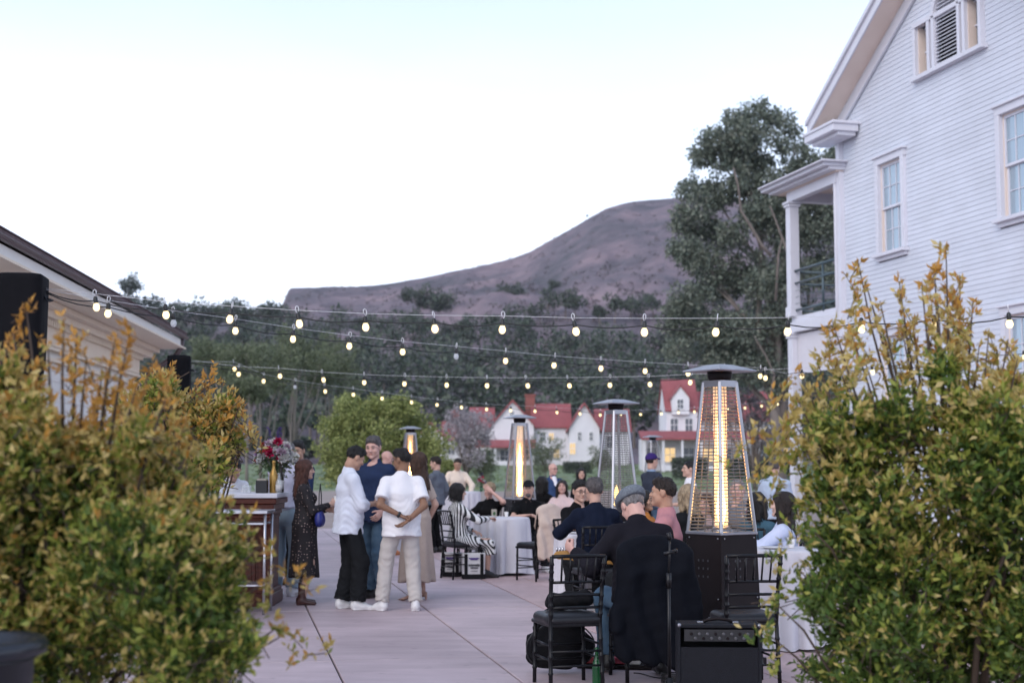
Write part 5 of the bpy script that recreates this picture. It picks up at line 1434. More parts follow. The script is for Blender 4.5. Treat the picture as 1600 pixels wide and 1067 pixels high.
seated('specs', 'man with black hair and glasses in black jacket at the near round table', 903, 16.3, 146, H=1.78, skin='light', hair=('short', 'black'), glasses=True, top=C_black, bottom=C_char, shoe=('shoe', S_white), head=(-14, 6, 0), loose=.022, lean=3, res=.015)
seated('sweater', 'grey haired man in dark navy sweater with his back to us at the near table', 931, 14.7, -12, H=1.84, skin='light', hair=('short', 'pepper'), top=C_sweat, collar=True, bottom=C_char, shoe=('shoe', S_white), loose=.026, girth=1.08, res=.014, lean=6)
seated('pink', 'man with dark swept hair in dusty pink jacket seated in profile', 1043, 12.6, -78, H=1.86, skin='tan', hair=('fade', 'dark'), top=C_pink, collar=True, bottom=C_char, shoe=('shoe', S_black), loose=.020, head=(-4, -2, 0), res=NR, lean=4)
seated('fair', 'fair haired woman seated between the pink jacket and the tall heater', 1073, 14.6, -40, H=1.76, fem=True, skin='light', hair=('mid', 'blonde'), top=C_char, bottom=C_jean, shoe=('shoe', S_black), res=.018)
seated('orange', 'dark haired guest in orange top half hidden by the pink jacket', 1008, 15.4, 120, H=1.66, fem=True, skin='tan', hair=('wavy', 'black'), top=C_orange, bottom=C_jean, shoe=('shoe', S_black), res=.018)
seated('grille', 'guest in rose top seen through the wires of the tall heater', 1102, 15.0, -150, H=1.62, fem=True, skin='rosy', hair=('mid', 'brown'), top=cloth('rose_top', (.66, .46, .44)), bottom=C_jean, shoe=('shoe', S_black), res=.018)
seated('grille2', 'ruddy man seen through the right side wires of the tall heater', 1152, 16.5, 190, H=1.80, skin='rosy', hair=('crop', 'grey'), top=C_grey, bottom=C_jean, shoe=('shoe', S_black), res=.018)
seated('denim', 'dark haired woman in denim jacket turned away beside the tall heater', 1184, 14.3, 42, H=1.66, fem=True, skin='light', hair=('mid', 'black'), top=C_denimj, bottom=C_jean, shoe=('shoe', S_black), loose=.022, res=.016)
seated('blouse', 'woman with long dark hair in pale blue blouse half hidden by the bush', 1220, 12.9, -70, H=1.70, fem=True, skin='fair', hair=('long', 'dark'), top=C_blouse, bottom=C_jean, shoe=('shoe', S_white), loose=.026, res=.015)
seated('guitarist', 'guitarist in grey flat cap and ink jacket seated with his back to us', 1005, 10.5, -14, H=1.84, skin='rosy', hair=('fringe_back', 'grey'), hat=('flat', K_tweed), top=C_ink, collar=True, bottom=C_jean, shoe=('shoe', S_black), loose=.030, girth=1.15, z0=.02, lean=17, head=(6, 36, 3), arms=('guitar_l', 'guitar_r'), hands=('grip', 'relax'), res=NR, feet=[(.16, -.36, .085), (-.16, -.10, .085)])
# ================================================================== black bamboo style banquet chairs
M_chair = mat('black_lacquer', (0.005, 0.005, 0.007), 0.34, var=.1, spec=.3)
M_cush = mat('black_vinyl', (0.008, 0.008, 0.011), 0.45, var=.1, bump=.1, bscale=80)
def make_chair():
    root = empty('banquet_chair')
    def ringed(pts, r, name):
        """a turned post with thin rings, like bamboo"""
        m = MB(); pts = [Vector(p) for p in pts]; P_, R_ = [], []
        for a, b in zip(pts[:-1], pts[1:]):
            n = 4
            for k in range(n):
                p = a.lerp(b, k / n); t = (b - a).normalized()
                if k: P_ += [p - t * .012, p - t * .004, p + t * .004, p + t * .012]; R_ += [r, r * 1.28, r * 1.28, r]
                else: P_.append(p); R_.append(r)
        P_.append(pts[-1]); R_.append(r * .95)
        m.tube(P_, R_, 8); return m.build(name, M_chair, root, smooth=True)
    for s in (-1, 1):
        ringed([(s * .185, -.185, 0), (s * .180, -.180, .435)], .0145, 'leg')
        ringed([(s * .190, .215, 0), (s * .180, .185, .45), (s * .186, .215, .70), (s * .195, .262, .915)], .0145, 'leg')
    def bk(z): return .185 + (z - .45) * .12 if z < .7 else .215 + (z - .7) * .22
    def rail(z, r):
        w = .18 + (z - .45) * .03
        MB().tube([(-w, bk(z), z), (-w * .5, bk(z) + .012, z + .002), (0, bk(z) + .016, z + .003), (w * .5, bk(z) + .012, z + .002), (w, bk(z), z)], r, 7).build('rail', M_chair, root, smooth=True)
    for z, r in ((.915, .0135), (.735, .0105), (.645, .0105), (.558, .0105)): rail(z, r)
    for k in range(-2, 3):
        x = k * .062
        MB().tube([(x * .96, bk(.735) + .014, .738), (x, bk(.915) + .014, .912)], .0075, 6).build('spindle', M_chair, root, smooth=True)
    for z in (.30, .20):
        for s in (-1, 1): MB().tube([(s * .183, -.183, z), (s * .187, .205, z)], .0085, 6).build('stretcher', M_chair, root, smooth=True)
    for y, z in ((-.183, .26), (-.183, .16), (.208, .26), (.208, .16)): MB().tube([(-.184, y, z), (.184, y, z)], .0085, 6).build('stretcher', M_chair, root, smooth=True)
    m = MB(); m.prism([(-.205, -.20), (.205, -.20), (.19, .195), (-.19, .195)], .425, .452); m.build('seat_frame', M_chair, root, bevel=.006)
    f = Field((-.24, -.24, .43), (.24, .24, .53), .013)
    f.seg((-.165, -.16, .468), (.165, -.16, .468), (.04, .028), sv=(0, 1, 0), k=.01)
    for y in (-.12, -.06, 0, .06, .12, .155): f.seg((-.165 + .01 * y, y, .47), (.165 - .01 * y, y, .47), (.045, .030), sv=(0, 1, 0), k=.05)
    V, F = f.mesh(); link_mesh('cushion', np_mesh('cushion', V, F), M_cush, root)
    return root
CH0 = make_chair(); _ch_used = [False]
def chair(label, x, y, face, seat_label=None):
    c = CH0 if not _ch_used[0] else copy_tree(CH0); _ch_used[0] = True
    c.location = (x, y, 0); c.rotation_euler = (0, 0, PI - R(face))
    tag(c, label, 'chair', 'black banquet chairs'); return c
def chair_under(key, label, dx=0):
    p = P[key]; rz = p.rotation_euler.z; back = Vector((-math.sin(rz), math.cos(rz), 0))
    o = p.location - back * .05
    c = chair(label, o.x, o.y, 0); c.rotation_euler = (0, 0, rz); return c
CHR = {}
CHR['near'] = chair('empty black chair in front of the gig bag', gx(886, 10.1), 10.2, -16)
CHR['right'] = chair('empty black chair beside the black heater base by the bush', gx(1162, 10.15), 10.25, -8)
CHR['coat'] = chair('black chair with a beige coat over its back at the round table', gx(838, 19.2), 19.3, -40)
for k, lab in (('stripes', 'black chair under the woman in the striped dress'), ('blonde', 'black chair under the blonde guest in black'), ('capman', 'black chair under the man in the black cap'), ('hood', 'black chair under the guest in the black hoodie'),
               ('blush', 'black chair under the woman in the blush blouse'), ('specs', 'black chair under the man with glasses'), ('sweater', 'black chair behind the man in the navy sweater'), ('pink', 'black chair under the man in the pink jacket'), ('fair', 'black chair under the fair haired woman'),
               ('orange', 'black chair under the guest in orange'), ('grille', 'black chair behind the tall heater under the guest in rose'), ('grille2', 'black chair under the ruddy man behind the heater'), ('denim', 'black chair under the woman in the denim jacket'), ('blouse', 'black chair under the woman in the pale blue blouse'),
               ('guitarist', 'black chair of the guitarist, hidden under a dark coat')):
    CHR[k] = chair_under(k, lab)

# ---- coats hung over chair backs
def coat(name, label, chair_o, w, top, bot_l, bot_r, m_, thick=.035, sleeve=True, seed=3, flare=.06):
    root = empty(name, chair_o.location, chair_o.rotation_euler.z, label, 'coat', 'coats over chair backs')
    f = Field((-w - .2, .05, 0), (w + .25, .55, top + .12), .014)
    yb = .30
    n = 9
    for k in range(n):
        t = k / (n - 1); x = (-1 + 2 * t) * w * .86; xb = (-1 + 2 * t) * (w + flare); zb = bot_l + (bot_r - bot_l) * (1 - t)
        f.seg((x, .262 - .02 * abs(t - .5), top - .05 * abs(2 * t - 1) ** 2), (x, yb, top - .22), (w / n * 1.35, thick), k=.06); f.seg((x, yb, top - .22), (xb, yb + .02 + .012 * (k % 2), zb), (w / n * 1.25, thick * .9), (w / n * 1.6, thick * .7), k=.06, flat=(0, 1))
        f.seg((x, .262, top - .05 * abs(2 * t - 1) ** 2), (x, .13, top - .30), (w / n * 1.2, .016), (w / n * 1.2, .012), k=.03)
    if sleeve:
        for s in (-1, 1): f.seg((s * w * .9, .30, top - .10), (s * (w + .05), .33, max(bot_l, bot_r) + .18), .062, .048, k=.04, flat=(0, 1))
    q = np.random.default_rng(seed); ph = q.uniform(0, 6, 3)
    f.add(lambda X, Y, Z: .015 * np.sin(34 * X + ph[0] + 2.6 * np.sin(5 * Z + ph[1])) * np.clip((top - Z) / .3, .1, 1) + .0015 * np.sin(60 * Z + 20 * X + ph[2]))
    V, F = f.mesh(); link_mesh('cloth', np_mesh('cloth', V, F), m_, root); return root
coat('dark_coat', 'long dark coat hung over the back of the guitarist chair', CHR['guitarist'], .255, 1.00, .20, .10, cloth('midnight_wool', (0.005, 0.006, 0.010)), .045, flare=.03)
coat('beige_coat', 'beige coat hung over a chair back at the round table', CHR['coat'], .20, .99, .34, .26, cloth('camel_wool', (0.64, 0.51, 0.43), var=.05), .024, sleeve=False, seed=8, flare=.02)

# ================================================================== round tables under white cloths
M_cloth = cloth('white_tablecloth', (0.64, 0.63, 0.68), var=.04, scale=5, bump=.04, bscale=120)
def round_table(label, x, y, r, h, floor=True, seed=1, m_=None, group='round tables under cloths'):
    root = empty('round_table', (x, y, 0), rng.uniform(0, 6), label, 'table', group)
    q = np.random.default_rng(seed); n = 200; th = np.linspace(0, 2 * PI, n, endpoint=False)
    ph = q.uniform(0, 6, 5); w1 = th + .22 * np.sin(3 * th + ph[2])
    fold = 1.15 * (np.abs(np.sin(6.5 * w1 + ph[0])) ** .75 - .62) + .35 * (np.abs(np.sin(11 * w1 + ph[1])) - .6)
    prof = [(0.0, h), (r * .55, h), (r * .93, h), (r * .985, h - .004), (r * 1.0, h - .018)]
    zs = [h - .05, h - .12, h - .22, h - .36, h - .52, h - .66, .06, .015]
    V = []
    for rr, z in prof: V.append(np.stack([rr * np.cos(th), rr * np.sin(th), np.full(n, z) + (.002 * fold if rr > r * .5 else 0)], 1))
    for z in zs:
        t = (h - z) / h; rr = r * (1.005 + .05 * t) + fold * .095 * t ** .6 * r / .4 - .012 * t + (.05 * np.maximum(0, np.sin(7 * th + ph[3])) * max(0, t - .85) * 6 if z < .1 else 0)
        V.append(np.stack([rr * np.cos(th + .03 * fold * t), rr * np.sin(th + .03 * fold * t), np.full(n, z) + (.02 * np.sin(3 * th + ph[4]) * t if z < .1 else 0) + (.0 if z > .05 else .012)], 1))
    V = np.concatenate(V); k = len(prof) + len(zs); i = np.arange(n)
    F = np.concatenate([np.stack([a * n + i, a * n + (i + 1) % n, (a + 1) * n + (i + 1) % n, (a + 1) * n + i], 1) for a in range(k - 1)])
    link_mesh('tablecloth', np_mesh('tablecloth', V, F[:, ::-1]), m_ or M_cloth, root)
    MB().lathe([(r - .012, h - .03), (r - .012, h - .006)], 32).build('table_top', M_chair, root)
    MB().tube([(0, 0, .03), (0, 0, h - .03)], .035, 10).build('pedestal', M_chair, root, smooth=True)
    MB().lathe([(.24, 0), (.24, .015), (.05, .03)], 20).build('base', M_chair, root)
    return root
TA_ = round_table('round white clothed table in front of the blonde guest', gx(783, 20.35), 20.35, .40, .80, seed=2)
TB_ = round_table('round white clothed table between the man with glasses and the navy sweater', gx(914, 15.55), 15.6, .33, .80, seed=5)
TC_ = round_table('round white clothed table before the woman in the pale blue blouse', gx(1225, 12.35), 12.35, .38, .83, seed=9)
TD_ = round_table('far white clothed table in front of the man in the cream knit', gx(718, 27.9), 27.9, .42, 1.02, seed=11)
TE_ = round_table('white clothed table hidden behind the standing group', gx(592, 25.3), 25.6, .40, 1.02, seed=12)
TF_ = round_table('white clothed table behind the tall heater', gx(1125, 15.9), 15.75, .40, .80, seed=14)

# ---- things on the tables
M_paper = mat('white_paper', (.78, .76, .75), .7, var=.03); M_cerm = mat('white_ceramic', (.75, .74, .75), .25, var=.02); M_kraft = mat('kraft_card', (.45, .40, .33), .8)
M_clear = glass_mat('clear_glass', (.9, .95, .97), .22); M_green_gl = mat('green_bottle_glass', (.02, .16, .05), .08, trans=.5)
def on_table(t, dx, dy): return Vector((t.location.x + dx, t.location.y + dy, t['_h'] if '_h' in t.keys() else 0))
def cup(label, loc, r=.036, h=.10, m_=None, name='cup', fill=None, grp=None):
    root = MB().lathe([(r * .72, 0), (r * .74, .004), (r, h), (r * .93, h), (r * .68, .008), (1e-5, .008)], 16).build(name, m_ or M_paper, None, smooth=True, loc=loc)
    tag(root, label, 'cup', grp)
    if fill: MB().lathe([(1e-5, 0), (r * .88, 0)], 14).build('drink', fill, root, loc=(0, 0, h * .7))
    return root
def plate(label, loc, r=.10):
    o = MB().lathe([(r * .55, 0), (r, .014), (r * .97, .018), (r * .55, .006), (1e-5, .006)], 24).build('plate', M_cerm, None, smooth=True, loc=loc); tag(o, label, 'plate'); return o
M_drink = mat('amber_drink', (.45, .22, .06), .15)
a = TA_.location
plate('white plate beside the card on the round table', (a.x - .18, a.y - .12, .802), .11)
c = MB().box((0, 0, .055), (.075, .02, .11)).build('card_box', M_kraft, None, loc=(a.x - .10, a.y + .02, .802), rot=(0, 0, .4), bevel=.003); tag(c, 'small printed card box standing on the round table', 'box')
m = MB().ball((.0, -.0112, .05), .02, 10, 6, (1.1, .06, 1.3)).build('leaf_print', mat('green_print', (.05, .12, .04), .7), c)
cup('small white paper cup on the round table', (a.x + .075, a.y - .02, .802), .03, .075)
b = TB_.location
cup('clear tumbler on the near round table', (b.x + .10, b.y + .02, .802), .034, .09, M_clear, 'tumbler')
plate('white plate on the near round table', (b.x - .1, b.y - .1, .802), .10)
b = TC_.location
cup('white cup on the table before the pale blue blouse', (b.x + .05, b.y, .832), .036, .09); plate('white plate on the table before the pale blue blouse', (b.x - .12, b.y - .08, .832), .11)

# ---- cups in hands
for k, i, lab, m_ in (('dots', 1, 'white cup held by the woman in the dotted dress', M_paper), ('linen', 1, 'clear cup of beer held by the man in the linen shirt', M_clear), ('navy', 1, 'clear cup held by the man in the navy shirt', M_clear)):
    w, f = hand_world(P[k], i)
    cup(lab, w + Vector((0, 0, -.055)) + f * .0, .036, .115, m_, 'cup', M_drink if m_ is M_clear else None, 'cups in hands')

# ================================================================== pyramid patio heaters
M_steel = mat('brushed_steel', (.34, .34, .37), .3, metal=.9, var=.08, scale=4); M_hblack = mat('black_panel_paint', (.013, .009, .010), .5, var=.15, scale=5, bump=.04, spec=.15); M_wire = mat('steel_wire', (.20, .185, .18), .5, metal=.4); M_tube = glass_mat('heater_tube_glass', (.95, .93, .9), .16)
M_tube_glow = glass_mat('flame_glow_tube_glass', (.95, .8, .6), .30); M_tube_glow.node_tree.nodes['Principled BSDF'].inputs['Emission Color'].default_value = (1, .66, .36, 1); M_tube_glow.node_tree.nodes['Principled BSDF'].inputs['Emission Strength'].default_value = .75  # warm emission on the glass stands in for flame light filling the tube
def flame_mat(name, s):
    if name in MATS: return MATS[name]
    m = bpy.data.materials.new(name); m.use_nodes = True; N, L = m.node_tree.nodes, m.node_tree.links; N.remove(N['Principled BSDF'])
    tc = N.new('ShaderNodeTexCoord'); sp = N.new('ShaderNodeSeparateXYZ'); L.new(tc.outputs['Object'], sp.inputs[0])
    cr = N.new('ShaderNodeValToRGB'); mr = N.new('ShaderNodeMapRange'); mr.inputs['From Min'].default_value = 1.02; mr.inputs['From Max'].default_value = 2.1; L.new(sp.outputs[2], mr.inputs['Value']); L.new(mr.outputs[0], cr.inputs['Fac'])
    el = cr.color_ramp.elements; el[0].color = (1, .62, .22, 1); el[1].color = (1, .30, .06, 1); el[1].position = 1.0
    e = N.new('ShaderNodeEmission'); L.new(cr.outputs['Color'], e.inputs['Color']); e.inputs['Strength'].default_value = s
    L.new(e.outputs[0], N['Material Output'].inputs['Surface']); MATS[name] = m; return m
def heater(label, u, d, yaw, top_v, flame=1.0, fh=1.0, tilt=(0, 0), sc=None):
    top = at(u, top_v, d).z
    root = empty('patio_heater', (gx(u, d), d, 0), R(yaw), label, 'heater', 'pyramid patio heaters')
    s = (top) / 2.30 if sc is None else sc
    root.scale = (s, s, s)
    zb, zt = 1.0, 2.17; hb, ht = .182, .088          # half sides of the square at the cabinet top and under the hood
    hbot = .215
    for k in range(4):
        a = PI / 2 * k; M = Matrix.Rotation(a, 4, 'Z')
        m = MB(); m.add([M @ Vector(p) for p in ((-hbot, -hbot, .05), (hbot, -hbot, .05), (hb + .005, -hb - .005, zb), (-hb - .005, -hb - .005, zb), (-hbot + .02, -hbot + .02, .05), (hbot - .02, -hbot + .02, .05), (hb - .012, -hb + .012, zb), (-hb + .012, -hb + .012, zb))],
              [(0, 1, 2, 3), (7, 6, 5, 4), (0, 4, 5, 1), (3, 2, 6, 7)]); pan = m.build('cabinet_panel', M_hblack, root)
        m = MB()
        for (x, z) in ((-.85, .95), (.85, .95), (-.85, .5), (.85, .5), (-.85, .1), (.85, .1)):
            hh = hbot + (hb - hbot) * z; m.ball(M @ Vector((x * hh, -hh - .008, z * zb + .02)), .007, 6, 4)
        m.build('screw', M_steel, pan, smooth=True)
        m = MB()
        for r_ in range(3):
            for c_ in range(3): m.box(M @ Vector((-.05 + c_ * .05, -hbot - (hb - hbot) * .72 - .001, .68 + r_ * .06)), (.012, .012, .016), a)
        m.build('vent', M_louv, pan)
    MB().box((0, 0, .04), (2 * hbot + .04, 2 * hbot + .04, .05)).build('base_plate', M_hblack, root, bevel=.006)
    for sx in (-1, 1):
        for sy in (-1, 1): MB().lathe([(.02, 0), (.02, .02)], 8, (sx * .18, sy * .18, 0)).build('foot', M_louv, root)
    MB().box((0, 0, zb + .006), (2 * hb + .03, 2 * hb + .03, .022)).build('cabinet_lid', M_steel, root, bevel=.004)
    for sx in (-1, 1):
        for sy in (-1, 1):
            MB().bar((sx * hb, sy * hb, zb), (sx * ht, sy * ht, zt), .030, .030, up=(sx, sy, 0)).build('post', M_steel, root, bevel=.006)
    for k in range(4):
        a = PI / 2 * k; M = Matrix.Rotation(a, 4, 'Z'); m = MB()
        nw = 44
        for j in range(nw):
            t = (j + .5) / nw; hh = hb + (ht - hb) * t; z = zb + (zt - zb) * t
            m.bar(M @ Vector((-hh + .012, -hh, z)), M @ Vector((hh - .012, -hh, z)), .0065, .0065)
        for xk in (-.45, 0, .45): m.bar(M @ Vector((xk * hb, -hb + .004, zb)), M @ Vector((xk * ht, -ht + .004, zt)), .004, .004)
        m.build('wire_guard', M_wire, root)
        m = MB(); hh = hb + (ht - hb) * .98; m.box(M @ Vector((0, -hh, zt - .02)), (2 * hh, .012, .05), a); m.build('collar_plate', M_steel, root)
    MB().lathe([(.052, zb + .02), (.052, zt + .02)], 20).build('glass_tube', M_tube if flame < .5 else M_tube_glow, root, smooth=True)
    MB().lathe([(.085, zb), (.085, zb + .03), (.06, zb + .05)], 18).build('burner', M_steel, root, smooth=True)
    if flame > 0:
        f0 = zb + .03; L_ = 1.05 * fh; prof = [(1e-4, f0)]
        for j in range(1, 15):
            t = j / 15; prof.append((.045 * (1 - t) ** .55 * (.75 + .25 * math.sin(9 * t + u)) * min(1, t * 8) + .0015, f0 + L_ * t))
        prof.append((1e-4, f0 + L_)); MB().lathe(prof, 12).build('flame', flame_mat('flame_%d' % int(flame * 10), 9.0 * flame), root, smooth=True)
    MB().lathe([(.075, zt - .01), (.095, zt + .035), (.095, zt + .075), (.05, zt + .10)], 18).build('neck', M_hblack, root, smooth=True)
    m = MB(); w = .205; z = zt + .085
    m.add([(-w, -w, z), (w, -w, z), (w, w, z), (-w, w, z), (-.07, -.07, z + .045), (.07, -.07, z + .045), (.07, .07, z + .045), (-.07, .07, z + .045), (-w, -w, z - .012), (w, -w, z - .012), (w, w, z - .012), (-w, w, z - .012)],
          [(4, 5, 6, 7), (0, 1, 5, 4), (1, 2, 6, 5), (2, 3, 7, 6), (3, 0, 4, 7), (8, 9, 1, 0), (9, 10, 2, 1), (10, 11, 3, 2), (11, 8, 0, 3), (11, 10, 9, 8)])
    hd = m.build('hood', mat('hood_steel', (.45, .45, .48), .4, metal=.7), root, bevel=.006); hd.rotation_euler = (R(tilt[0]), R(tilt[1]), 0)
    return root
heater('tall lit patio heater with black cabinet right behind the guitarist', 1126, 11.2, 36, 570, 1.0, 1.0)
heater('dim steel patio heater between the grey haired man and the cap', 963, 17.0, 30, 624, .25, .25)
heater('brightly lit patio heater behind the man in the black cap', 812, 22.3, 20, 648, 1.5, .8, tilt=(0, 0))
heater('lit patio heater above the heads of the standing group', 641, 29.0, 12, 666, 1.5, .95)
heater('farthest patio heater, unlit, by the man in the purple cap', 1020, 38.0, 24, 680, 0)

# ================================================================== the bar on the left
M_mahog = mat('dark_mahogany', (.115, .030, .018), .4, col2=(.060, .016, .010), scale=4, stretch=(1, 1, 8), spec=.25); M_linen_top = mat('bar_top_cloth', (.66, .65, .70), .6, var=.03)
bx1, bx0, by0, by1 = gx(428, 15.7), gx(300, 15.7) - .5, 15.7, 16.45
BAR = empty('wooden_bar', ((bx0 + bx1) / 2, by0, 0), 0, 'carved dark mahogany bar with a pale top beside the leafy bush', 'bar')
bw = bx1 - bx0; bh = 1.235
MB().box((0, .375, bh / 2 - .03), (bw - .10, .66, bh - .10)).build('carcass', M_mahog, BAR)
m = MB()
for k, (ov, z, t) in enumerate(((.015, bh - .26, .04), (.03, bh - .215, .05), (.055, bh - .155, .07), (.085, bh - .09, .06))): m.box((0, .375, z), (bw - .10 + 2 * ov, .66 + 2 * ov, t))
m.build('cornice', M_mahog, BAR, bevel=.008)
MB().box((0, .375, bh - .030), (bw + .10, .86, .05)).build('bar_top', M_linen_top, BAR, bevel=.006)
m = MB(); m.box((0, .375, .07), (bw, .76, .14)); m.box((0, .375, .16), (bw - .03, .73, .05)); m.build('plinth', M_mahog, BAR, bevel=.01)
for k in range(4):
    x = -bw / 2 + .09 + k * (bw - .18) / 3
    m = MB(); m.box((x, .03, .56), (.12, .05, .76)); m.box((x, .02, .56), (.06, .05, .66)); m.lathe([(.05, .86), (.07, .90), (.045, .93)], 10, (x, .03, 0)); m.build('pilaster', M_mahog, BAR, bevel=.005)
for k in range(3):
    x = -bw / 2 + .09 + (k + .5) * (bw - .18) / 3; pw = (bw - .18) / 3 - .2
    m = MB(); m.box((x, .04, .56), (pw, .03, .70)); m.box((x, .03, .56), (pw - .08, .03, .60)); m.build('front_panel', M_mahog, BAR, bevel=.006)
# steel serving frame before the bar
M_chrome = mat('stainless_steel', (.58, .57, .60), .25, metal=.85, var=.05)
tx1, tx0, ty0 = gx(419, 14.85), gx(419, 14.85) - 1.15, 14.85
TB2 = empty('steel_table', ((tx0 + tx1) / 2, ty0, 0), 0, 'narrow stainless steel table standing in front of the bar', 'table')
tw = tx1 - tx0; thh = 1.075
MB().box((0, .25, thh - .02), (tw, .52, .035)).build('table_top', M_chrome, TB2, bevel=.004)
for sx in (-1, 1):
    for yy in (.03, .47): MB().tube([(sx * (tw / 2 - .03), yy, 0), (sx * (tw / 2 - .03), yy, thh - .04)], .016, 8).build('leg', M_chrome, TB2, smooth=True)
MB().box((0, .25, thh - .14), (tw - .08, .46, .02)).build('shelf', M_chrome, TB2)
MB().box((0, .25, .30), (tw - .08, .46, .02)).build('shelf', M_chrome, TB2)
# ---- on the bar: bottles, box, flowers
zt_ = bh - .004
M_gold = mat('gold_foil_bottle', (.46, .27, .07), .22, metal=.5); M_dkgl = mat('dark_bottle_glass', (.03, .022, .015), .1); M_lab = mat('bottle_label', (.62, .60, .58), .6)
def bottle(label, x, y, h, r, m_, lab=True, z=None, grp='bottles on the bar'):
    z = zt_ if z is None else z
    root = MB().lathe([(r * .9, 0), (r, .01), (r, h * .52), (r * .92, h * .58), (r * .42, h * .74), (r * .36, h * .92), (r * .42, h * .93), (r * .42, h), (1e-4, h)], 16).build('bottle', m_, None, smooth=True, loc=(x, y, z)); tag(root, label, 'bottle', grp)
    if lab: MB().lathe([(r * 1.015, h * .12), (r * 1.015, h * .42)], 16).build('bottle_label', M_lab, root, smooth=True)
    return root
by = 16.0
bottle('gold foiled champagne bottle on the bar', gx(429, by), by - .05, .36, .047, M_gold, False)
bottle('dark wine bottle behind the gold champagne bottle', gx(436, by), by + .12, .33, .040, M_dkgl)
bottle('short clear spirit bottle at the edge of the bar', gx(439, by), by - .12, .22, .036, M_clear, True)
o = MB().box((0, 0, .07), (.125, .11, .14)).build('napkin_box', mat('black_box_card', (.014, .014, .016), .5), None, loc=(gx(413, by), by - .12, zt_), bevel=.004); tag(o, 'black napkin box on the bar beside the gold bottle', 'box')
MB().box((0, 0, .15), (.10, .09, .02)).build('napkins', M_kraft, o)
for k, (u_, lab) in enumerate(((392, 'short tumbler of red drink on the bar'), (384, 'tumbler with a garnish at the bush end of the bar'), (401, 'clear tumbler nearest the napkin box'))): cup(lab, (gx(u_, by), by - .1 + .08 * k, zt_), .034, .085, M_clear, 'tumbler', mat('red_drink', (.5, .08, .04), .2) if k != 2 else M_drink, 'tumblers on the bar')
# flowers
def petal_ball(n, r, seed, layers=4):
    q = np.random.default_rng(seed); P_, D_, Lg, W = [], [], [], []
    for l in range(layers):
        t = l / max(1, layers - 1); k = n // layers
        for j in range(k):
            a = 2 * PI * j / k + l * .5 + q.normal() * .1; e = .25 + 1.15 * (1 - t) + q.normal() * .1
            d_ = A(math.cos(a) * math.cos(e), math.sin(a) * math.cos(e), math.sin(e)); P_.append(d_ * r * .15); D_.append(d_); Lg.append(r * q.uniform(.85, 1.1)); W.append(r * q.uniform(.6, .85))
    return quads_mesh('bloom', leaf_quads(np.array(P_), np.array(D_), np.array(Lg), np.array(W), .35, q))
FL = {'magenta': (.55, .012, .09), 'lilac': (.40, .26, .46), 'white': (.75, .74, .72), 'violet': (.13, .08, .30), 'red': (.50, .06, .05), 'pale': (.62, .45, .55)}
bl = {k: petal_ball(26, 1.0, i + 3) for i, k in enumerate(FL)}
for k in FL: bl[k].materials.append(mat('petal_' + k, FL[k], .6, var=.15, scale=3))
def bouquet(label, loc, R0, n, vase_h, big, seed, spikes=True):
    q = np.random.default_rng(seed); root = empty('flower_arrangement', loc, 0, label, 'flowers', 'flower arrangements')
    MB().lathe([(R0 * .22, 0), (R0 * .24, .01), (R0 * .30, vase_h), (R0 * .27, vase_h), (R0 * .2, .02), (1e-4, .02)], 16).build('vase', M_clear if big else M_green_gl, root, smooth=True)
    c = A(0, 0, vase_h + R0 * .75); keys = ['white', 'lilac', 'white', 'pale', 'white', 'violet', 'white', 'lilac', 'white', 'red']
    sm_ = MB(); pts = []
    for j in range(n):
        d_ = q.normal(size=3); d_ /= np.linalg.norm(d_); d_[2] = abs(d_[2]) * 1.0 - .25
        p = c + d_ * A(R0, R0, R0 * .95) * q.uniform(.7, 1.05); pts.append(p)
        kk = keys[j % len(keys)]; r_ = R0 * q.uniform(.11, .21) * (1.2 if kk in ('white', 'pale') else .95)
        if j < 4: kk, r_ = 'magenta', R0 * .27; p = c + A((.25, -.1, -.45, .5)[j], -.85, (.72, .18, .5, -.1)[j]) * R0 * (.95 if j < 2 else .6)
        o = link_mesh('bloom', bl[kk], None, root); o.location = p; o.scale = (r_, r_, r_); o.rotation_euler = Vector(p - c + A(0, 0, R0 * .3)).to_track_quat('Z', 'Y').to_euler()
        sm_.tube([(0, 0, .03), (p[0] * .25, p[1] * .25, vase_h), tuple(p)], R0 * .012, 4, False)
    if spikes:
        for x in (-.35, .1, .28):
            sm_.tube([(0, 0, vase_h), (x * R0, 0, vase_h + R0 * 2.1)], R0 * .015, 4, False)
            for t in np.linspace(.55, 1, 12):
                o = link_mesh('bloom', bl['violet'], None, root); o.location = (x * R0 * t + q.normal() * .008, q.normal() * .012, vase_h + R0 * 2.15 * t); o.scale = (R0 * .07,) * 3
    sm_.build('stems', mat('stem_green', (.06, .12, .035), .6), root)
    n2 = 420 if big else 120; Pn = q.normal(size=(n2, 3)); Pn /= np.linalg.norm(Pn, axis=1, keepdims=True); Pn[:, 2] = Pn[:, 2] * .9 - .15
    PP = c + Pn * R0 * q.uniform(.3, 1.05, (n2, 1)); lg = q.uniform(.12, .3, n2) * R0
    o = link_mesh('leaves', quads_mesh('leaves', leaf_quads(PP, Pn + q.normal(size=(n2, 3)) * .4, lg, lg * .45, .2, q)), L_olive, root); o['kind'] = 'stuff'
    return root
bouquet('tall mixed bouquet with magenta blooms on the bar', (gx(429, 16.2), 16.25, zt_), .235, 95, .22, True, 4)
bouquet('small jar of pink and white flowers on the far table', (gx(752, 27.9), 27.8, 1.022), .12, 26, .10, False, 9)
bouquet('small flower jar on a table behind the tall heater', (gx(1170, 16.0), 15.9, .802), .11, 22, .10, False, 12)

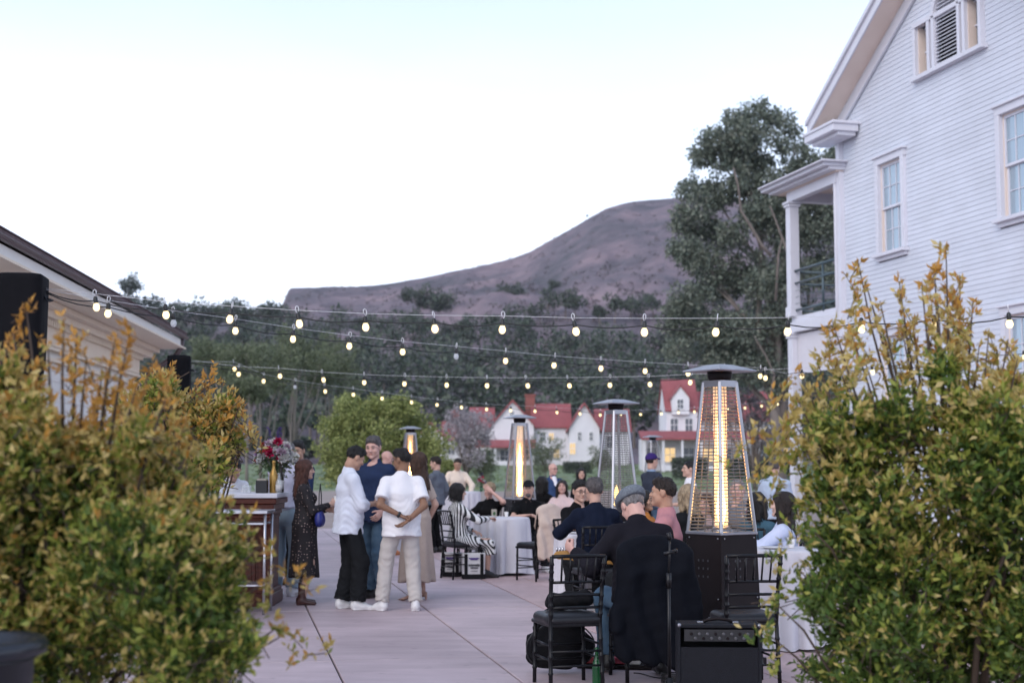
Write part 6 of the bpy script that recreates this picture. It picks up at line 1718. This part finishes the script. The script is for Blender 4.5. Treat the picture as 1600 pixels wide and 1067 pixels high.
# ================================================================== bags
M_tote = cloth('white_canvas', (.66, .65, .66), var=.04); M_toteb = cloth('black_canvas', (.015, .015, .017)); M_print = mat('dark_print', (.03, .03, .035), .7); M_pprint = mat('violet_print', (.08, .04, .22), .7)
def tote(label, x, y, rz, w=.30, h=.36, dp=.17):
    root = empty('tote_bag', (x, y, 0), rz, label, 'bag', 'white tote bags'); 
    m = MB(); m.box((0, 0, .05 + (h - .06) / 2), (w, dp, h - .06), taper=1.04); m.build('body', M_tote, root, bevel=.012)
    MB().box((0, 0, .035), (w + .012, dp + .012, .07)).build('base', M_toteb, root, bevel=.008)
    for s in (-1, 1):
        MB().box((s * w * .36, -dp / 2 - .006, h / 2 + .01), (.045, .008, h - .06)).build('strap', M_toteb, root)
        m = MB(); m.tube([(-w * .36, s * dp * .4, h - .02)] + [(-w * .36 * math.cos(a), s * dp * (.4 - .2 * math.sin(a)), h + .17 * math.sin(a)) for a in np.linspace(.2, PI - .2, 9)] + [(w * .36, s * dp * .4, h - .02)], .012, 6); m.build('handle', M_toteb, root, smooth=True)
    m = MB(); m.wedge([(.0 - .075, -dp / 2 - .012, h * .80), (.0 + .075, -dp / 2 - .012, h * .80), (.045, -dp / 2 - .012, h * .72), (-.045, -dp / 2 - .012, h * .72)], (0, .003, 0)); m.build('emblem', M_pprint, root)
    m = MB(); q = np.random.default_rng(7)
    for row, (zz, ww, hh) in enumerate(((.44, .15, .030), (.34, .10, .024), (.22, .09, .008))):
        xx = -ww / 2
        while xx < ww / 2:
            l = q.uniform(.010, .018); m.box((xx + l / 2, -dp / 2 - .012, zz * h + .03), (l * .8, .003, hh * q.uniform(.6, 1.0))); xx += l
    m.build('print', M_print, root); return root
tote('white tote bag with violet emblem at the foot of the round table', gx(740, 19.55), 19.55, .12)
tote('white tote bag standing under the striped woman chair', gx(706, 19.95), 19.95, -.15, .27, .34)
# blue handbags
def handbag(label, loc, rz, m_, w=.20, h=.17, dp=.09, strap=.30):
    root = empty('handbag', loc, rz, label, 'bag', 'blue handbags'); f = Field((-w, -.12, -.03), (w, .12, h + .06), .011)
    f.seg((-w * .30, 0, h * .38), (w * .30, 0, h * .38), (dp * .5, h * .40), sv=(0, 1, 0), k=.03); f.seg((-w * .22, 0, h * .75), (w * .22, 0, h * .75), (dp * .28, h * .22), sv=(0, 1, 0), k=.05)
    f.add(lambda X, Y, Z: .005 * np.sin(60 * X + 20 * Z) * np.clip(Z / h, 0, 1)); V, F = f.mesh(); link_mesh('body', np_mesh('body', V, F), m_, root)
    MB().tube([(-w * .36, 0, h * .8), (-w * .3, 0, h + strap * .6), (0, 0, h + strap), (w * .3, 0, h + strap * .6), (w * .36, 0, h * .8)], .006, 6).build('strap', mat('black_strap', (.015, .015, .018), .5), root, smooth=True); return root
M_cobalt = mat('cobalt_leather', (.020, .030, .22), .4, var=.15)
handbag('dark blue pleated handbag hanging in front of the woman in the dotted dress', (gx(501, 15.85), 15.85, .86), 1.5, M_cobalt)
handbag('bright blue bag held beyond the navy shirted man', (gx(598, 23.8), 23.8, .70), .3, mat('bright_blue_nylon', (.03, .06, .36), .5), .30, .28, .16)
# ================================================================== the guitarist's gear
g_ = P['guitarist'].location
M_tolex = mat('black_tolex', (.006, .007, .012), .6, spec=.25, var=.2, scale=60, bump=.3, bscale=260); M_grille = mat('grille_cloth', (.012, .012, .013), .9, bump=.3, bscale=300)
d = 9.35
AMP = empty('guitar_amplifier', (gx(1122, d), d + .12, 0), R(-3), 'black guitar amplifier combo standing by the bush', 'amplifier')
aw, ad, ah = .54, .26, .50
# the open back faces the camera: cabinet shell, rear panel with sockets, baffle
m = MB(); m.box((-aw / 2 + .01, 0, ah / 2 + .015), (.02, ad, ah)); m.box((aw / 2 - .01, 0, ah / 2 + .015), (.02, ad, ah)); m.box((0, 0, ah + .004), (aw - .04, ad, .022)); m.box((0, 0, .026), (aw - .04, ad, .022)); m.build('cabinet', M_tolex, AMP, bevel=.004)
MB().box((0, ad / 2 - .02, ah / 2 + .015), (aw - .042, .02, ah - .045)).build('baffle', M_grille, AMP)
MB().box((0, -ad / 2 + .012, ah * .39), (aw - .042, .014, ah * .70)).build('lower_back_panel', M_tolex, AMP)
m = MB(); m.box((0, -ad / 2 + .02, ah - .055), (aw - .09, .016, .075)); pnl = m.build('rear_panel', mat('panel_grey', (.018, .018, .021), .5), AMP)
for k in range(15):
    x = -aw / 2 + .09 + k * .026
    MB().lathe([(.010, 0), (.010, .012), (.005, .012)], 10).build('socket' if k % 3 else 'knob', mat('dull_nickel', (.12, .12, .13), .4, metal=.5) if k % 3 else M_hblack, pnl, smooth=True, loc=(x, -ad / 2 + .012, ah - .045 - .028 * (k % 2)), rot=(PI / 2, 0, 0))
m = MB(); m.tube([(-.11, -.02, ah + .018), (-.06, -.02, ah + .036), (0, -.02, ah + .042), (.06, -.02, ah + .036), (.11, -.02, ah + .018)], .011, 8); hn = m.build('handle', M_hblack, AMP, smooth=True)
for s in (-1, 1): MB().box((s * .115, -.02, ah + .020), (.04, .03, .012)).build('handle_bracket', M_chrome, hn, bevel=.003)
for sx in (-1, 1):
    for sz in (0, 1): MB().ball((sx * (aw / 2 - .012), -ad / 2 + .004, .03 + sz * (ah - .02)), .014, 8, 6).build('corner_guard', M_steel, AMP, smooth=True)
    MB().lathe([(.015, 0), (.015, .016)], 8, (sx * (aw / 2 - .05), 0, 0)).build('foot', M_louv, AMP)
# microphone stand before the coat
d = 9.95
MS = empty('microphone_stand', (gx(1043, d), d, 0), 0, 'black folded microphone stand in front of the dark coat', 'stand')
M_mstand = mat('satin_black_metal', (.012, .012, .014), .35, metal=.3)
MB().lathe([(.125, 0), (.125, .012), (.10, .022), (.028, .045), (.022, .09)], 24).build('base', M_mstand, MS, smooth=True)
MB().tube([(0, 0, .05), (0, 0, .78)], .0125, 10).build('tube', M_mstand, MS, smooth=True)
MB().tube([(0, 0, .70), (0, 0, .80)], .019, 10).build('clutch', M_mstand, MS, smooth=True)
MB().tube([(0, 0, .78), (.012, 0, 1.04)], .008, 8).build('shaft', M_mstand, MS, smooth=True)
MB().tube([(-.03, 0, .93), (.045, 0, .95)], .013, 8).build('boom_clamp', M_mstand, MS, smooth=True)
MB().ball((.05, 0, .952), .016, 8, 6).build('knob', M_mstand, MS, smooth=True)
MB().tube([(.012, 0, 1.03), (.002, 0, 1.075)], .016, 8).build('clip', M_mstand, MS, smooth=True)
# guitar on the lap, neck to the left
M_maple = mat('maple', (.52, .28, .08), .3, var=.15, coat=.3); M_sun = mat('sunburst', (.16, .045, .02), .25, coat=.5)
GT = empty('electric_guitar', (g_.x + .07, g_.y + .36, .80), 0, 'electric guitar with a maple headstock on the guitarist lap', 'guitar')
out = [(.22, .02), (.20, .14), (.08, .17), (-.02, .11), (-.10, .16), (-.17, .12), (-.12, .04), (-.12, -.04), (-.18, -.13), (-.10, -.16), (-.01, -.11), (.08, -.17), (.20, -.14)]
m = MB(); m.wedge([(x, 0, z) for x, z in out], (0, .045, 0)); m.build('body', M_sun, GT, bevel=.008)
MB().bar((-.10, -.002, .0), (-.54, -.010, .045), .020, .050, up=(0, 0, 1)).build('neck', M_maple, GT, bevel=.006)
m = MB(); m.wedge([(-.53, -.012, .015), (-.53, -.012, .075), (-.60, -.012, .105), (-.70, -.012, .095), (-.725, -.012, .065), (-.69, -.012, .035), (-.60, -.012, .030)], (0, .016, 0)); hs = m.build('headstock', M_maple, GT, bevel=.004)
for k in range(6): MB().tube([(-.585 - .022 * k, -.004, .092), (-.585 - .022 * k, -.004, .125)], .008, 7).build('tuner', M_chrome, hs, smooth=True)
for k in range(2): MB().box((.0 + .09 * k, -.006, 0), (.035, .012, .075)).build('pickup', M_hblack, GT)
MB().box((.17, -.008, 0), (.02, .016, .08)).build('bridge', M_chrome, GT)
# gig bag under the near chair
f = Field((-.36, -.22, -.02), (.36, .22, .62), .014)
f.seg((0, 0, .22), (.02, .01, .40), (.235, .10), (.17, .09), k=.05); f.seg((0, 0, .14), (0, 0, .2), (.245, .11), k=.05); f.seg((.02, .0, .42), (.16, .05, .50), (.075, .07), k=.06)
f.add(lambda X, Y, Z: .006 * np.sin(30 * X + 25 * Z + 3 * np.sin(20 * Z))); f.cut((0, 0, -1), -.004)
d = 10.75
GB = empty('gig_bag', (gx(872, d), d, 0), .2, 'padded black gig bag slumped under the near empty chair', 'bag')
V, F = f.mesh(); M_nyl = cloth('black_nylon', (.011, .011, .013)); link_mesh('body', np_mesh('body', V, F), M_nyl, GB)
MB().tube([(-.16, -.13, .42), (-.20, -.17, .36), (-.24, -.17, .26), (-.235, -.15, .18)], .016, 7).build('strap', M_nyl, GB, smooth=True)
MB().tube([(.26 * math.cos(a), -.07 - .03 * math.sin(a), .20 + .19 * math.sin(a)) for a in np.linspace(-.6, PI + .6, 20)], .006, 5).build('zip', M_steel if False else mat('zip_black', (.03, .03, .032), .4), GB, smooth=True)
f = Field((-.2, -.1, 0), (.2, .12, .3), .014); f.seg((-.12, 0, .10), (.12, .0, .12), (.07, .06), sv=(0, 1, 0), k=.03); f.add(lambda X, Y, Z: .007 * np.sin(50 * X + 30 * Z)); f.cut((0, 0, -1), -.03)
o = empty('jacket_bundle', (CHR['near'].location.x + .02, CHR['near'].location.y + .14, .47), .2, 'black jacket rolled up on the near empty chair', 'jacket'); V, F = f.mesh(); link_mesh('cloth', np_mesh('cloth', V, F), cloth('black_leather_jacket', (.012, .012, .014)), o)
# bottle, pedals, cables
bottle('green glass bottle standing by the leg of the near chair', gx(931, 10.1), 10.12, .27, .032, M_green_gl, False, 0.002, None)
d = 10.95
PB = empty('pedalboard', (gx(968, d), d + .15, 0), R(-10), 'low pedalboard with red and white pedals before the guitarist', 'pedalboard')
MB().box((0, 0, .02), (.62, .30, .03)).build('board', M_hblack, PB, bevel=.004)
for k, (x, y, c_) in enumerate(((-.23, -.06, (.45, .04, .05)), (-.11, -.06, (.62, .60, .60)), (.01, -.06, (.5, .05, .09)), (.13, -.06, (.66, .64, .62)), (.24, -.06, (.05, .12, .16)), (-.18, .09, (.6, .58, .6)), (-.03, .09, (.42, .04, .05)), (.14, .09, (.6, .6, .62)))):
    o = MB().box((x, y, .062), (.085, .12, .05)).build('pedal', mat('pedal_%d' % k, c_, .3, var=.05), PB, bevel=.006); MB().lathe([(.012, .088), (.012, .104)], 8, (x, y - .035, 0)).build('footswitch', M_chrome, o, smooth=True)
M_cable = mat('black_cable', (.013, .013, .014), .5)
def cable(label, pts, r=.0045):
    o = MB().tube(pts, r, 5).build('cable', M_cable, None, smooth=True); tag(o, label, 'cable', 'cables on the ground'); return o
cx, cy = gx(1054, 10.2), 10.25
cable('coiled black cable between the stand and the amplifier', [(cx + .10 * math.cos(a) * (1 + .1 * math.sin(3 * a)), cy + .07 * math.sin(a), .007 + .012 * a / 6.3) for a in np.linspace(0, 6 * 2 * PI, 150)])
cable('black cable running from the amplifier towards the bush', [(gx(1190, 9.6) + .12 * t + .05 * math.sin(4 * t), 9.7 - .55 * t + .12 * math.sin(2.2 * t), .006) for t in np.linspace(0, 6, 40)])
cable('black cable trailing from the pedalboard to the coil', [(gx(985, 10.9) + .09 * t, 10.75 - .12 * t + .04 * math.sin(3 * t), .006) for t in np.linspace(0, 4, 30)])
# ================================================================== festoon lights on draped posts
M_drape = cloth('black_drape', (.008, .008, .010)); M_bulb = emit_mat('warm_bulb', (1.0, 0.78, 0.42), 1.3); M_deadb = glass_mat('unlit_bulb_glass', (.85, .88, .92), .45); M_socket = mat('black_socket', (.012, .012, .012), .4); M_hook = mat('zinc_hook', (.80, .80, .82), .35, metal=.2)
def draped_post(label, u0, u1, v_top, d):
    a, b = at(u0, v_top, d), at(u1, v_top, d); w = b.x - a.x; h = a.z
    root = empty('light_post', ((a.x + b.x) / 2, d, 0), R(8), label, 'post', 'black draped light posts')
    n = 20; V = []; q = np.random.default_rng(int(u0) + 3)
    zs = np.concatenate([[h + .02, h], np.linspace(h - .05, h - .75, 6), np.linspace(h - .9, .02, 8)])
    for j, z in enumerate(zs):
        t = (h - z) / h; k = .5 * w * (1.0 if z > h - .75 else 1.0 - .38 * min(1, (h - .75 - z) / .5))
        if j == 0: k *= .55
        for i in range(n):
            an = 2 * PI * (i + .5) / n; c, s_ = math.cos(an), math.sin(an); m_ = 1 / max(abs(c), abs(s_)); m_ = 1 + (m_ - 1) * .92
            rr = k * m_ * (1 + .035 * math.sin(5 * an + 3 * z + q.normal() * .2) * min(1, t * 4)); V.append((rr * c, rr * s_, z))
    V = np.array(V); i = np.arange(n); F = np.concatenate([np.stack([r * n + i, r * n + (i + 1) % n, (r + 1) * n + (i + 1) % n, (r + 1) * n + i], 1) for r in range(len(zs) - 1)])
    link_mesh('drape', np_mesh('drape', V, F[:, ::-1]), M_drape, root)
    MB().box((0, 0, h - .01), (w * .6, w * .6, .05)).build('cap', M_drape, root)
    MB().tube([(0, 0, 0), (0, 0, h - .05)], .05, 10).build('pole', M_mstand, root, smooth=True)
    MB().tube([(w * .5, -.03, h - .17), (w * .55, -.05, h - .21), (w * .62, -.05, h - .22), (w * .68, -.03, h - .21), (w * .62, -.0, h - .20), (w * .5, -.0, h - .19)], .008, 6).build('shackle', M_mstand, root, smooth=True)
    return root
draped_post('thick black draped light post beside the cream building', -2, 70, 432, 12.3)
draped_post('slim black draped light post behind the orange bush', 263, 298, 557, 21.0)
_b = MB().lathe([(.0001, -.062), (.012, -.060), (.022, -.050), (.0275, -.036), (.0275, -.024), (.022, -.008), (.015, .006), (.014, .012)], 12).mesh('bulb', True)
_s = MB().lathe([(.0165, .002), (.0175, .008), (.0175, .045), (.012, .056), (.006, .060)], 10).mesh('socket', True); _s.materials.append(M_socket)
_hm = MB(); _hm.tube([(0, 0, .055), (.012, 0, .072), (.016, 0, .092), (.010, 0, .110), (0, 0, .116), (-.010, 0, .108), (-.012, 0, .09), (-.004, 0, .07)], .0035, 5); _hk = _hm.mesh('hook', True); _hk.materials.append(M_hook)
_lit = _b.copy(); _lit.materials.append(M_bulb); _dead = _b.copy(); _dead.materials.append(M_deadb)
def festoon(label, pts, start, end, dead=(), wire_up=.11):
    """pts: (u, v, depth) of every bulb; start and end: where the cable is tied"""
    B = [at(u, v, d_) for u, v, d_ in pts]; s0, e0_ = at(*start), at(*end)
    root = empty('string_light', B[0] + Vector((0, 0, .06)), 0, label, 'string light', 'festoon light strings'); o0 = root.location.copy()
    q = np.random.default_rng(len(pts)); path = []; knots = [s0] + [b + Vector((0, 0, .052)) for b in B] + [e0_]
    for a, b in zip(knots[:-1], knots[1:]):
        sag = .035 * q.uniform(.3, 1.2)
        for t in (0, .25, .5, .75): path.append(a.lerp(b, t) - Vector((0, 0, sag * 4 * t * (1 - t))))
    path.append(knots[-1]); MB().tube([p - o0 for p in path], .0055, 5).build('cable', M_cable, root, smooth=True)
    top = [s0 + Vector((0, 0, .03))] + [b + Vector((0, 0, .112)) for b in B] + [e0_ + Vector((0, 0, .03))]
    MB().tube([p - o0 for p in top], .0022, 4).build('support_wire', M_hook, root, smooth=True)
    for i, b in enumerate(B):
        bo = link_mesh('bulb', _dead if i in dead else _lit, None, root); bo.location = b - o0 + Vector((0, 0, .025)); bo.scale = (1.1, 1.1, 1.1); bo.rotation_euler = (q.normal() * .08, q.normal() * .10, q.uniform(0, 6)); 
        link_mesh('socket', _s, None, bo); link_mesh('hook', _hk, None, bo)
    return root
def dl(u, u0, d0, u1, d1): return d0 + (d1 - d0) * (u - u0) / (u1 - u0)
r1 = [(150, 479), (259, 491), (360, 498), (467, 505), (571, 510), (679, 513), (785, 514), (899, 517), (1007, 518), (1119, 518), (1231, 517), (1346, 513), (1460, 509), (1577, 505), (1695, 500)]
festoon('nearest string of lit bulbs crossing the whole picture', [(u, v, dl(u, 150, 12.5, 1695, 11.6)) for u, v in r1], (72, 456, 12.3), (1810, 490, 11.5))
r2 = [(169, 489), (271, 504), (368, 516), (458, 529), (546, 540), (629, 549), (713, 556), (790, 563), (866, 570), (939, 575), (1008, 579), (1075, 583), (1132, 585), (1188, 587)]
festoon('second string of bulbs sloping down from the thick draped post', [(u, v, dl(u, 169, 12.6, 1188, 20.0)) for u, v in r2], (72, 458, 12.3), (1245, 590, 21), dead=(1, 6))
r3 = [(366, 576), (412, 595), (461, 604), (508, 611), (552, 616), (597, 622), (643, 628), (683, 632), (721, 636), (760, 639), (798, 641), (836, 642), (870, 644), (906, 646), (938, 648), (970, 648), (1001, 647), (1033, 646), (1060, 644), (1085, 643), (1112, 641), (1138, 639), (1164, 637), (1190, 634), (1215, 631)]
festoon('farthest string of bulbs sagging in front of the white houses', [(u, v, dl(u, 366, 23, 1215, 42)) for u, v in r3], (299, 568, 21), (1240, 628, 43), dead=(2,))
r4 = [(373, 584), (437, 587), (505, 593), (569, 597), (632, 599), (698, 601), (761, 602), (824, 602), (889, 602), (953, 601), (1015, 600), (1079, 597), (1135, 595), (1196, 590), (1253, 587), (1311, 584), (1363, 581), (1420, 579), (1450, 577), (1500, 573), (1557, 560), (1600, 558)]
festoon('third string of bulbs hanging level from the slim draped post', [(u, v, dl(u, 373, 21.3, 1600, 19.5)) for u, v in r4], (299, 566, 21), (1660, 552, 19))

# ================================================================== the big potted bushes in front
LB_m = [leaf_mat('bush_leaf_green', [(0.055, 0.105, 0.022), (0.10, 0.165, 0.034), (0.16, 0.22, 0.05)], .45, .3), leaf_mat('bush_leaf_olive', [(0.20, 0.26, 0.045), (0.30, 0.34, 0.06), (0.42, 0.40, 0.10)], .45, .35),
        leaf_mat('bush_leaf_yellow', [(0.48, 0.37, 0.11), (0.60, 0.46, 0.15), (0.66, 0.53, 0.24)], .45, .4), leaf_mat('bush_leaf_orange', [(0.56, 0.29, 0.06), (0.64, 0.34, 0.07), (0.48, 0.26, 0.09)], .45, .4)]
M_twig = mat('dark_twig', (.085, .058, .042), .8)
def bush(label, base, blobs, n_twig, per, leaf, shoots, seed, yel, inner=2500, pot=True, group='leafy bushes in pots'):
    """blobs: lobes in world space; shoots: world tips of long upright sprigs"""
    base = Vector(base); q = np.random.default_rng(seed)
    root = empty('potted_bush', base, 0, label, 'bush', group)
    B = np.array(blobs, float); B[:, :3] -= np.array(base)
    w = B[:, 3] ** 2; w /= w.sum(); k = q.choice(len(B), n_twig, p=w)
    dr = q.normal(size=(n_twig, 3)); dr[:, 2] = dr[:, 2] * .8 + .25; dr /= np.linalg.norm(dr, axis=1, keepdims=True)
    tip = B[k, :3] + dr * B[k, 3][:, None] * (q.uniform(.35, 1.08, n_twig) ** .6)[:, None]
    L_ = q.uniform(.10, .24, n_twig)
    td = dr + np.array([0, 0, .55]) + q.normal(size=(n_twig, 3)) * .35; td /= np.linalg.norm(td, axis=1, keepdims=True)
    start = tip - td * L_[:, None]
    S, E = [start], [tip]
    extra_n = []
    for s in shoots:                                   # long sprigs: a chain of twigs up to the tip
        t = np.array(s[:3]) - np.array(base); r0 = t - np.array([q.normal() * .10 + (B[:, 0].mean() - t[0]) * .15, q.normal() * .08, s[3]])
        nseg = int(s[3] / .05) + 2
        for j in range(nseg):
            f0 = r0 + (t - r0) * j / nseg; f1 = r0 + (t - r0) * (j + 1) / nseg
            for kk in range(2):
                side = q.normal(size=3) * (.036 * (1 - .6 * j / nseg)); S.append(f0[None]); E.append((f1 + side)[None])
    S = np.concatenate(S); E = np.concatenate(E); n = len(S)
    T = np.repeat(q.uniform(.05, 1.0, (n, 1)), per, 1); T = q.uniform(.08, 1.0, (n, per)) ** .8
    P_ = S[:, None] + (E - S)[:, None] * T[..., None]; ax = (E - S); ax /= np.linalg.norm(ax, axis=1, keepdims=True)
    D_ = ax[:, None] * q.uniform(.3, 1.1, (n, per, 1)) + q.normal(size=(n, per, 3)) * .55 + np.array([0, 0, .12])
    lg = leaf * q.uniform(.55, 1.25, (n, per)); P_, D_, lg, T = P_.reshape(-1, 3), D_.reshape(-1, 3), lg.ravel(), T.ravel()
    keep = (np.repeat(np.arange(n), per) < n_twig) | (q.random(n * per) < .48)
    P_, D_, lg, T = P_[keep], D_[keep], lg[keep], T[keep]
    # sprigs are young and yellow, the older growth green
    z0, z1 = B[:, 2].min(), (B[:, 2] + B[:, 3]).max(); hf = np.clip((P_[:, 2] - z0) / (z1 - z0), 0, 1.2)
    dist = np.min(np.linalg.norm(P_[:, None, :] - B[None, :, :3], axis=2) / B[None, :, 3], axis=1) if len(P_) < 90000 else np.ones(len(P_))
    patch = .5 + .5 * np.sin(P_[:, 0] * 6 + 1.3 * np.sin(P_[:, 2] * 5)) * np.sin(P_[:, 2] * 4.3 + P_[:, 1] * 5 + 1)
    age = yel[0] + yel[1] * hf ** 1.5 + .35 * (T - .5) + .35 * (patch - .5) + .45 * (np.clip(dist, 0, 1.3) - .85) + q.normal(size=len(P_)) * .16
    mi = np.where(age < .38, 0, np.where(age < .61, 1, np.where(age < .98 - yel[2], 2, 3)))
    V = leaf_quads(P_, D_, lg, lg * q.uniform(.34, .50, len(lg)), .18, q)
    me = quads_mesh('foliage', V, mi)
    for m_ in LB_m: me.materials.append(m_)
    o = link_mesh('foliage', me, None, root); o['kind'] = 'stuff'
    tw = MB()
    for j in q.choice(n, min(n, 900), replace=False): tw.tube([tuple(S[j] - ax[j] * .05), tuple(E[j])], [.0028, .0012], 3, False)
    tw.build('twigs', M_twig, root)['kind'] = 'stuff'
    st = MB(); z_ = .42 if pot else 0
    for j in range(10):
        b = B[q.integers(len(B))]; st.tube([(q.normal() * .06, q.normal() * .06, z_), (b[0] * .4 + q.normal() * .05, b[1] * .4, z_ + (b[2] - z_) * .5), (b[0] + q.normal() * .05, b[1], b[2] + .3 * b[3])], [.018, .012, .005], 6)
    for s in shoots:
        t = np.array(s[:3]) - np.array(base); st.tube([(t[0] * .5, t[1] * .5, max(z_, t[2] - s[3] - .35)), (t[0] * .85, t[1] * .9, t[2] - s[3] * .6), tuple(t)], [.008, .005, .002], 5)
    st.build('stem', M_twig, root, smooth=True)
    if pot:
        MB().lathe([(.20, 0), (.22, .02), (.27, .40), (.29, .40), (.29, .45), (.26, .45), (.25, .40), (1e-4, .40)], 24).build('pot', mat('black_planter', (.014, .015, .018), .4), root, smooth=True)
    return root
def pxb(lst, d, spread, seed):
    q = np.random.default_rng(seed); out = []
    for u, v, rp in lst:
        for k in range(2):
            dd = d + q.uniform(-spread, spread); p = at(u + q.normal() * rp * .15, v + q.normal() * rp * .15, dd); out.append((p.x, p.y, p.z, rp * d / FPX * q.uniform(.7, 1.0)))
    return out
def sh(lst, d, spread, seed):
    q = np.random.default_rng(seed); o = []
    for u, v, l in lst:
        p = at(u, v, d + q.uniform(-spread, spread)); o.append((p.x, p.y, p.z, l * d / FPX))
    return o
d = 6.0
rb = pxb([(1345, 700, 80), (1420, 660, 70), (1500, 645, 70), (1590, 660, 75), (1318, 760, 66), (1300, 850, 66), (1275, 925, 48), (1370, 790, 110), (1480, 740, 120), (1600, 760, 140), (1330, 900, 90), (1440, 900, 120), (1560, 900, 130), (1680, 800, 150), (1310, 985, 66), (1350, 1060, 70), (1450, 1075, 80), (1290, 1040, 46), (1400, 1000, 90), (1520, 1010, 110), (1650, 1000, 150), (1470, 580, 40), (1575, 600, 30), (1285, 670, 34)], d, .33, 61)
rs = sh([(1478, 385, 190), (1460, 415, 160), (1500, 430, 170), (1440, 445, 140), (1405, 440, 160), (1340, 405, 190), (1375, 470, 140), (1352, 440, 120), (1520, 470, 130), (1300, 500, 160), (1275, 560, 150), (1330, 520, 130), (1250, 580, 150), (1244, 620, 130), (1268, 600, 120), (1545, 520, 130), (1575, 530, 120), (1590, 560, 110), (1425, 500, 130), (1480, 470, 130), (1236, 655, 90), (1256, 700, 90), (1266, 650, 110), (1262, 820, 60), (1210, 940, 70), (1200, 990, 60), (1380, 520, 120), (1305, 560, 120), (1465, 470, 120), (1495, 500, 110), (1450, 510, 100), (1410, 520, 100), (1350, 560, 110), (1320, 590, 100), (1290, 610, 100), (1550, 560, 90), (1530, 540, 90), (1258, 620, 110), (1276, 640, 90), (1246, 690, 60), (1625, 500, 140), (1266, 760, 80), (1248, 890, 60)], d, .25, 62)
bush('tall leafy bush with yellow sprigs in front of the clapboard house', (1.86, 6.05, 0), rb, 5000, 13, .040, rs, 63, (.25, .42, -.10))
d = 4.9
lb = pxb([(30, 700, 110), (150, 720, 95), (-100, 690, 140), (240, 760, 95), (80, 775, 140), (300, 820, 90), (200, 880, 130), (60, 900, 160), (340, 930, 80), (-100, 850, 180), (270, 1000, 110), (130, 1030, 140), (-50, 1050, 170), (370, 1000, 50), (220, 670, 50), (-60, 600, 60), (350, 860, 60), (5, 600, 56), (55, 630, 46)], d, .30, 71)
ls_ = sh([(40, 475, 130), (100, 500, 130), (180, 530, 120), (205, 510, 140), (20, 520, 110), (135, 560, 120), (235, 570, 140), (260, 620, 120), (75, 540, 100), (160, 580, 110), (300, 690, 110), (330, 740, 90), (385, 800, 80), (410, 850, 70), (425, 900, 60), (440, 975, 60), (445, 990, 50), (390, 950, 60), (-20, 480, 120), (345, 790, 80), (285, 650, 110), (215, 600, 100), (120, 520, 90)], d, .25, 72)
bush('orange tipped leafy bush filling the lower corner before the bar', (-1.55, 5.0, 0), lb, 5200, 14, .034, ls_, 73, (.43, .44, .05))
d = 8.6
bb = pxb([(345, 640, 36), (320, 660, 45), (355, 690, 34), (300, 700, 50), (280, 640, 45), (250, 620, 40), (330, 740, 45), (220, 640, 50), (270, 750, 60)], d, .25, 81)
bs_ = sh([(330, 575, 60), (350, 590, 60), (375, 630, 60), (385, 660, 50), (305, 600, 60), (380, 700, 40), (265, 570, 60), (240, 575, 60)], d, .2, 82)
bush('orange yellow bush behind, beside the slim draped post', (gx(300, d), d, 0), bb, 1500, 12, .045, bs_, 83, (.50, .22, .10))
# dark bin in the lower left corner
d = 4.05
pr = at(66, 1000, d)
PT_ = empty('black_bin', (pr.x - .235, d, 0), 0, 'dark round bin with a rolled rim in the lower corner', 'bin')
zt = at(66, 998, d).z
MB().lathe([(.155, 0), (.16, .02), (.205, zt - .06), (.215, zt - .05)], 32).build('body', mat('black_plastic', (.010, .012, .018), .45), PT_, smooth=True)
MB().lathe([(.212, zt - .05), (.238, zt - .04), (.242, zt - .015), (.232, zt), (.20, zt - .005), (.19, zt - .03)], 32).build('rim', mat('rim_plastic', (.02, .024, .034), .3), PT_, smooth=True)
MB().lathe([(.19, zt - .06), (1e-4, zt - .055)], 24).build('liner', mat('bin_liner', (.02, .022, .025), .4, bump=.4, bscale=20), PT_)
for o in list(bpy.data.objects):
    for k in ('_w', '_f', '_seat'):
        if k in o.keys(): del o[k]
# ================================================================== evening haze over the valley
hz = MB().box((0, 820, 89.2), (3300, 1760, 181.6)).build('haze', None)
hm_ = bpy.data.materials.new('evening_haze'); hm_.use_nodes = True
N, L = hm_.node_tree.nodes, hm_.node_tree.links
N.remove(N['Principled BSDF'])
pv = N.new('ShaderNodeVolumePrincipled'); pv.inputs['Color'].default_value = (.80, .82, .92, 1); pv.inputs['Density'].default_value = .00010; pv.inputs['Anisotropy'].default_value = .2
L.new(pv.outputs['Volume'], N['Material Output'].inputs['Volume'])
hz.data.materials.append(hm_)
tag(hz, 'thin evening haze over the valley', kind='stuff')
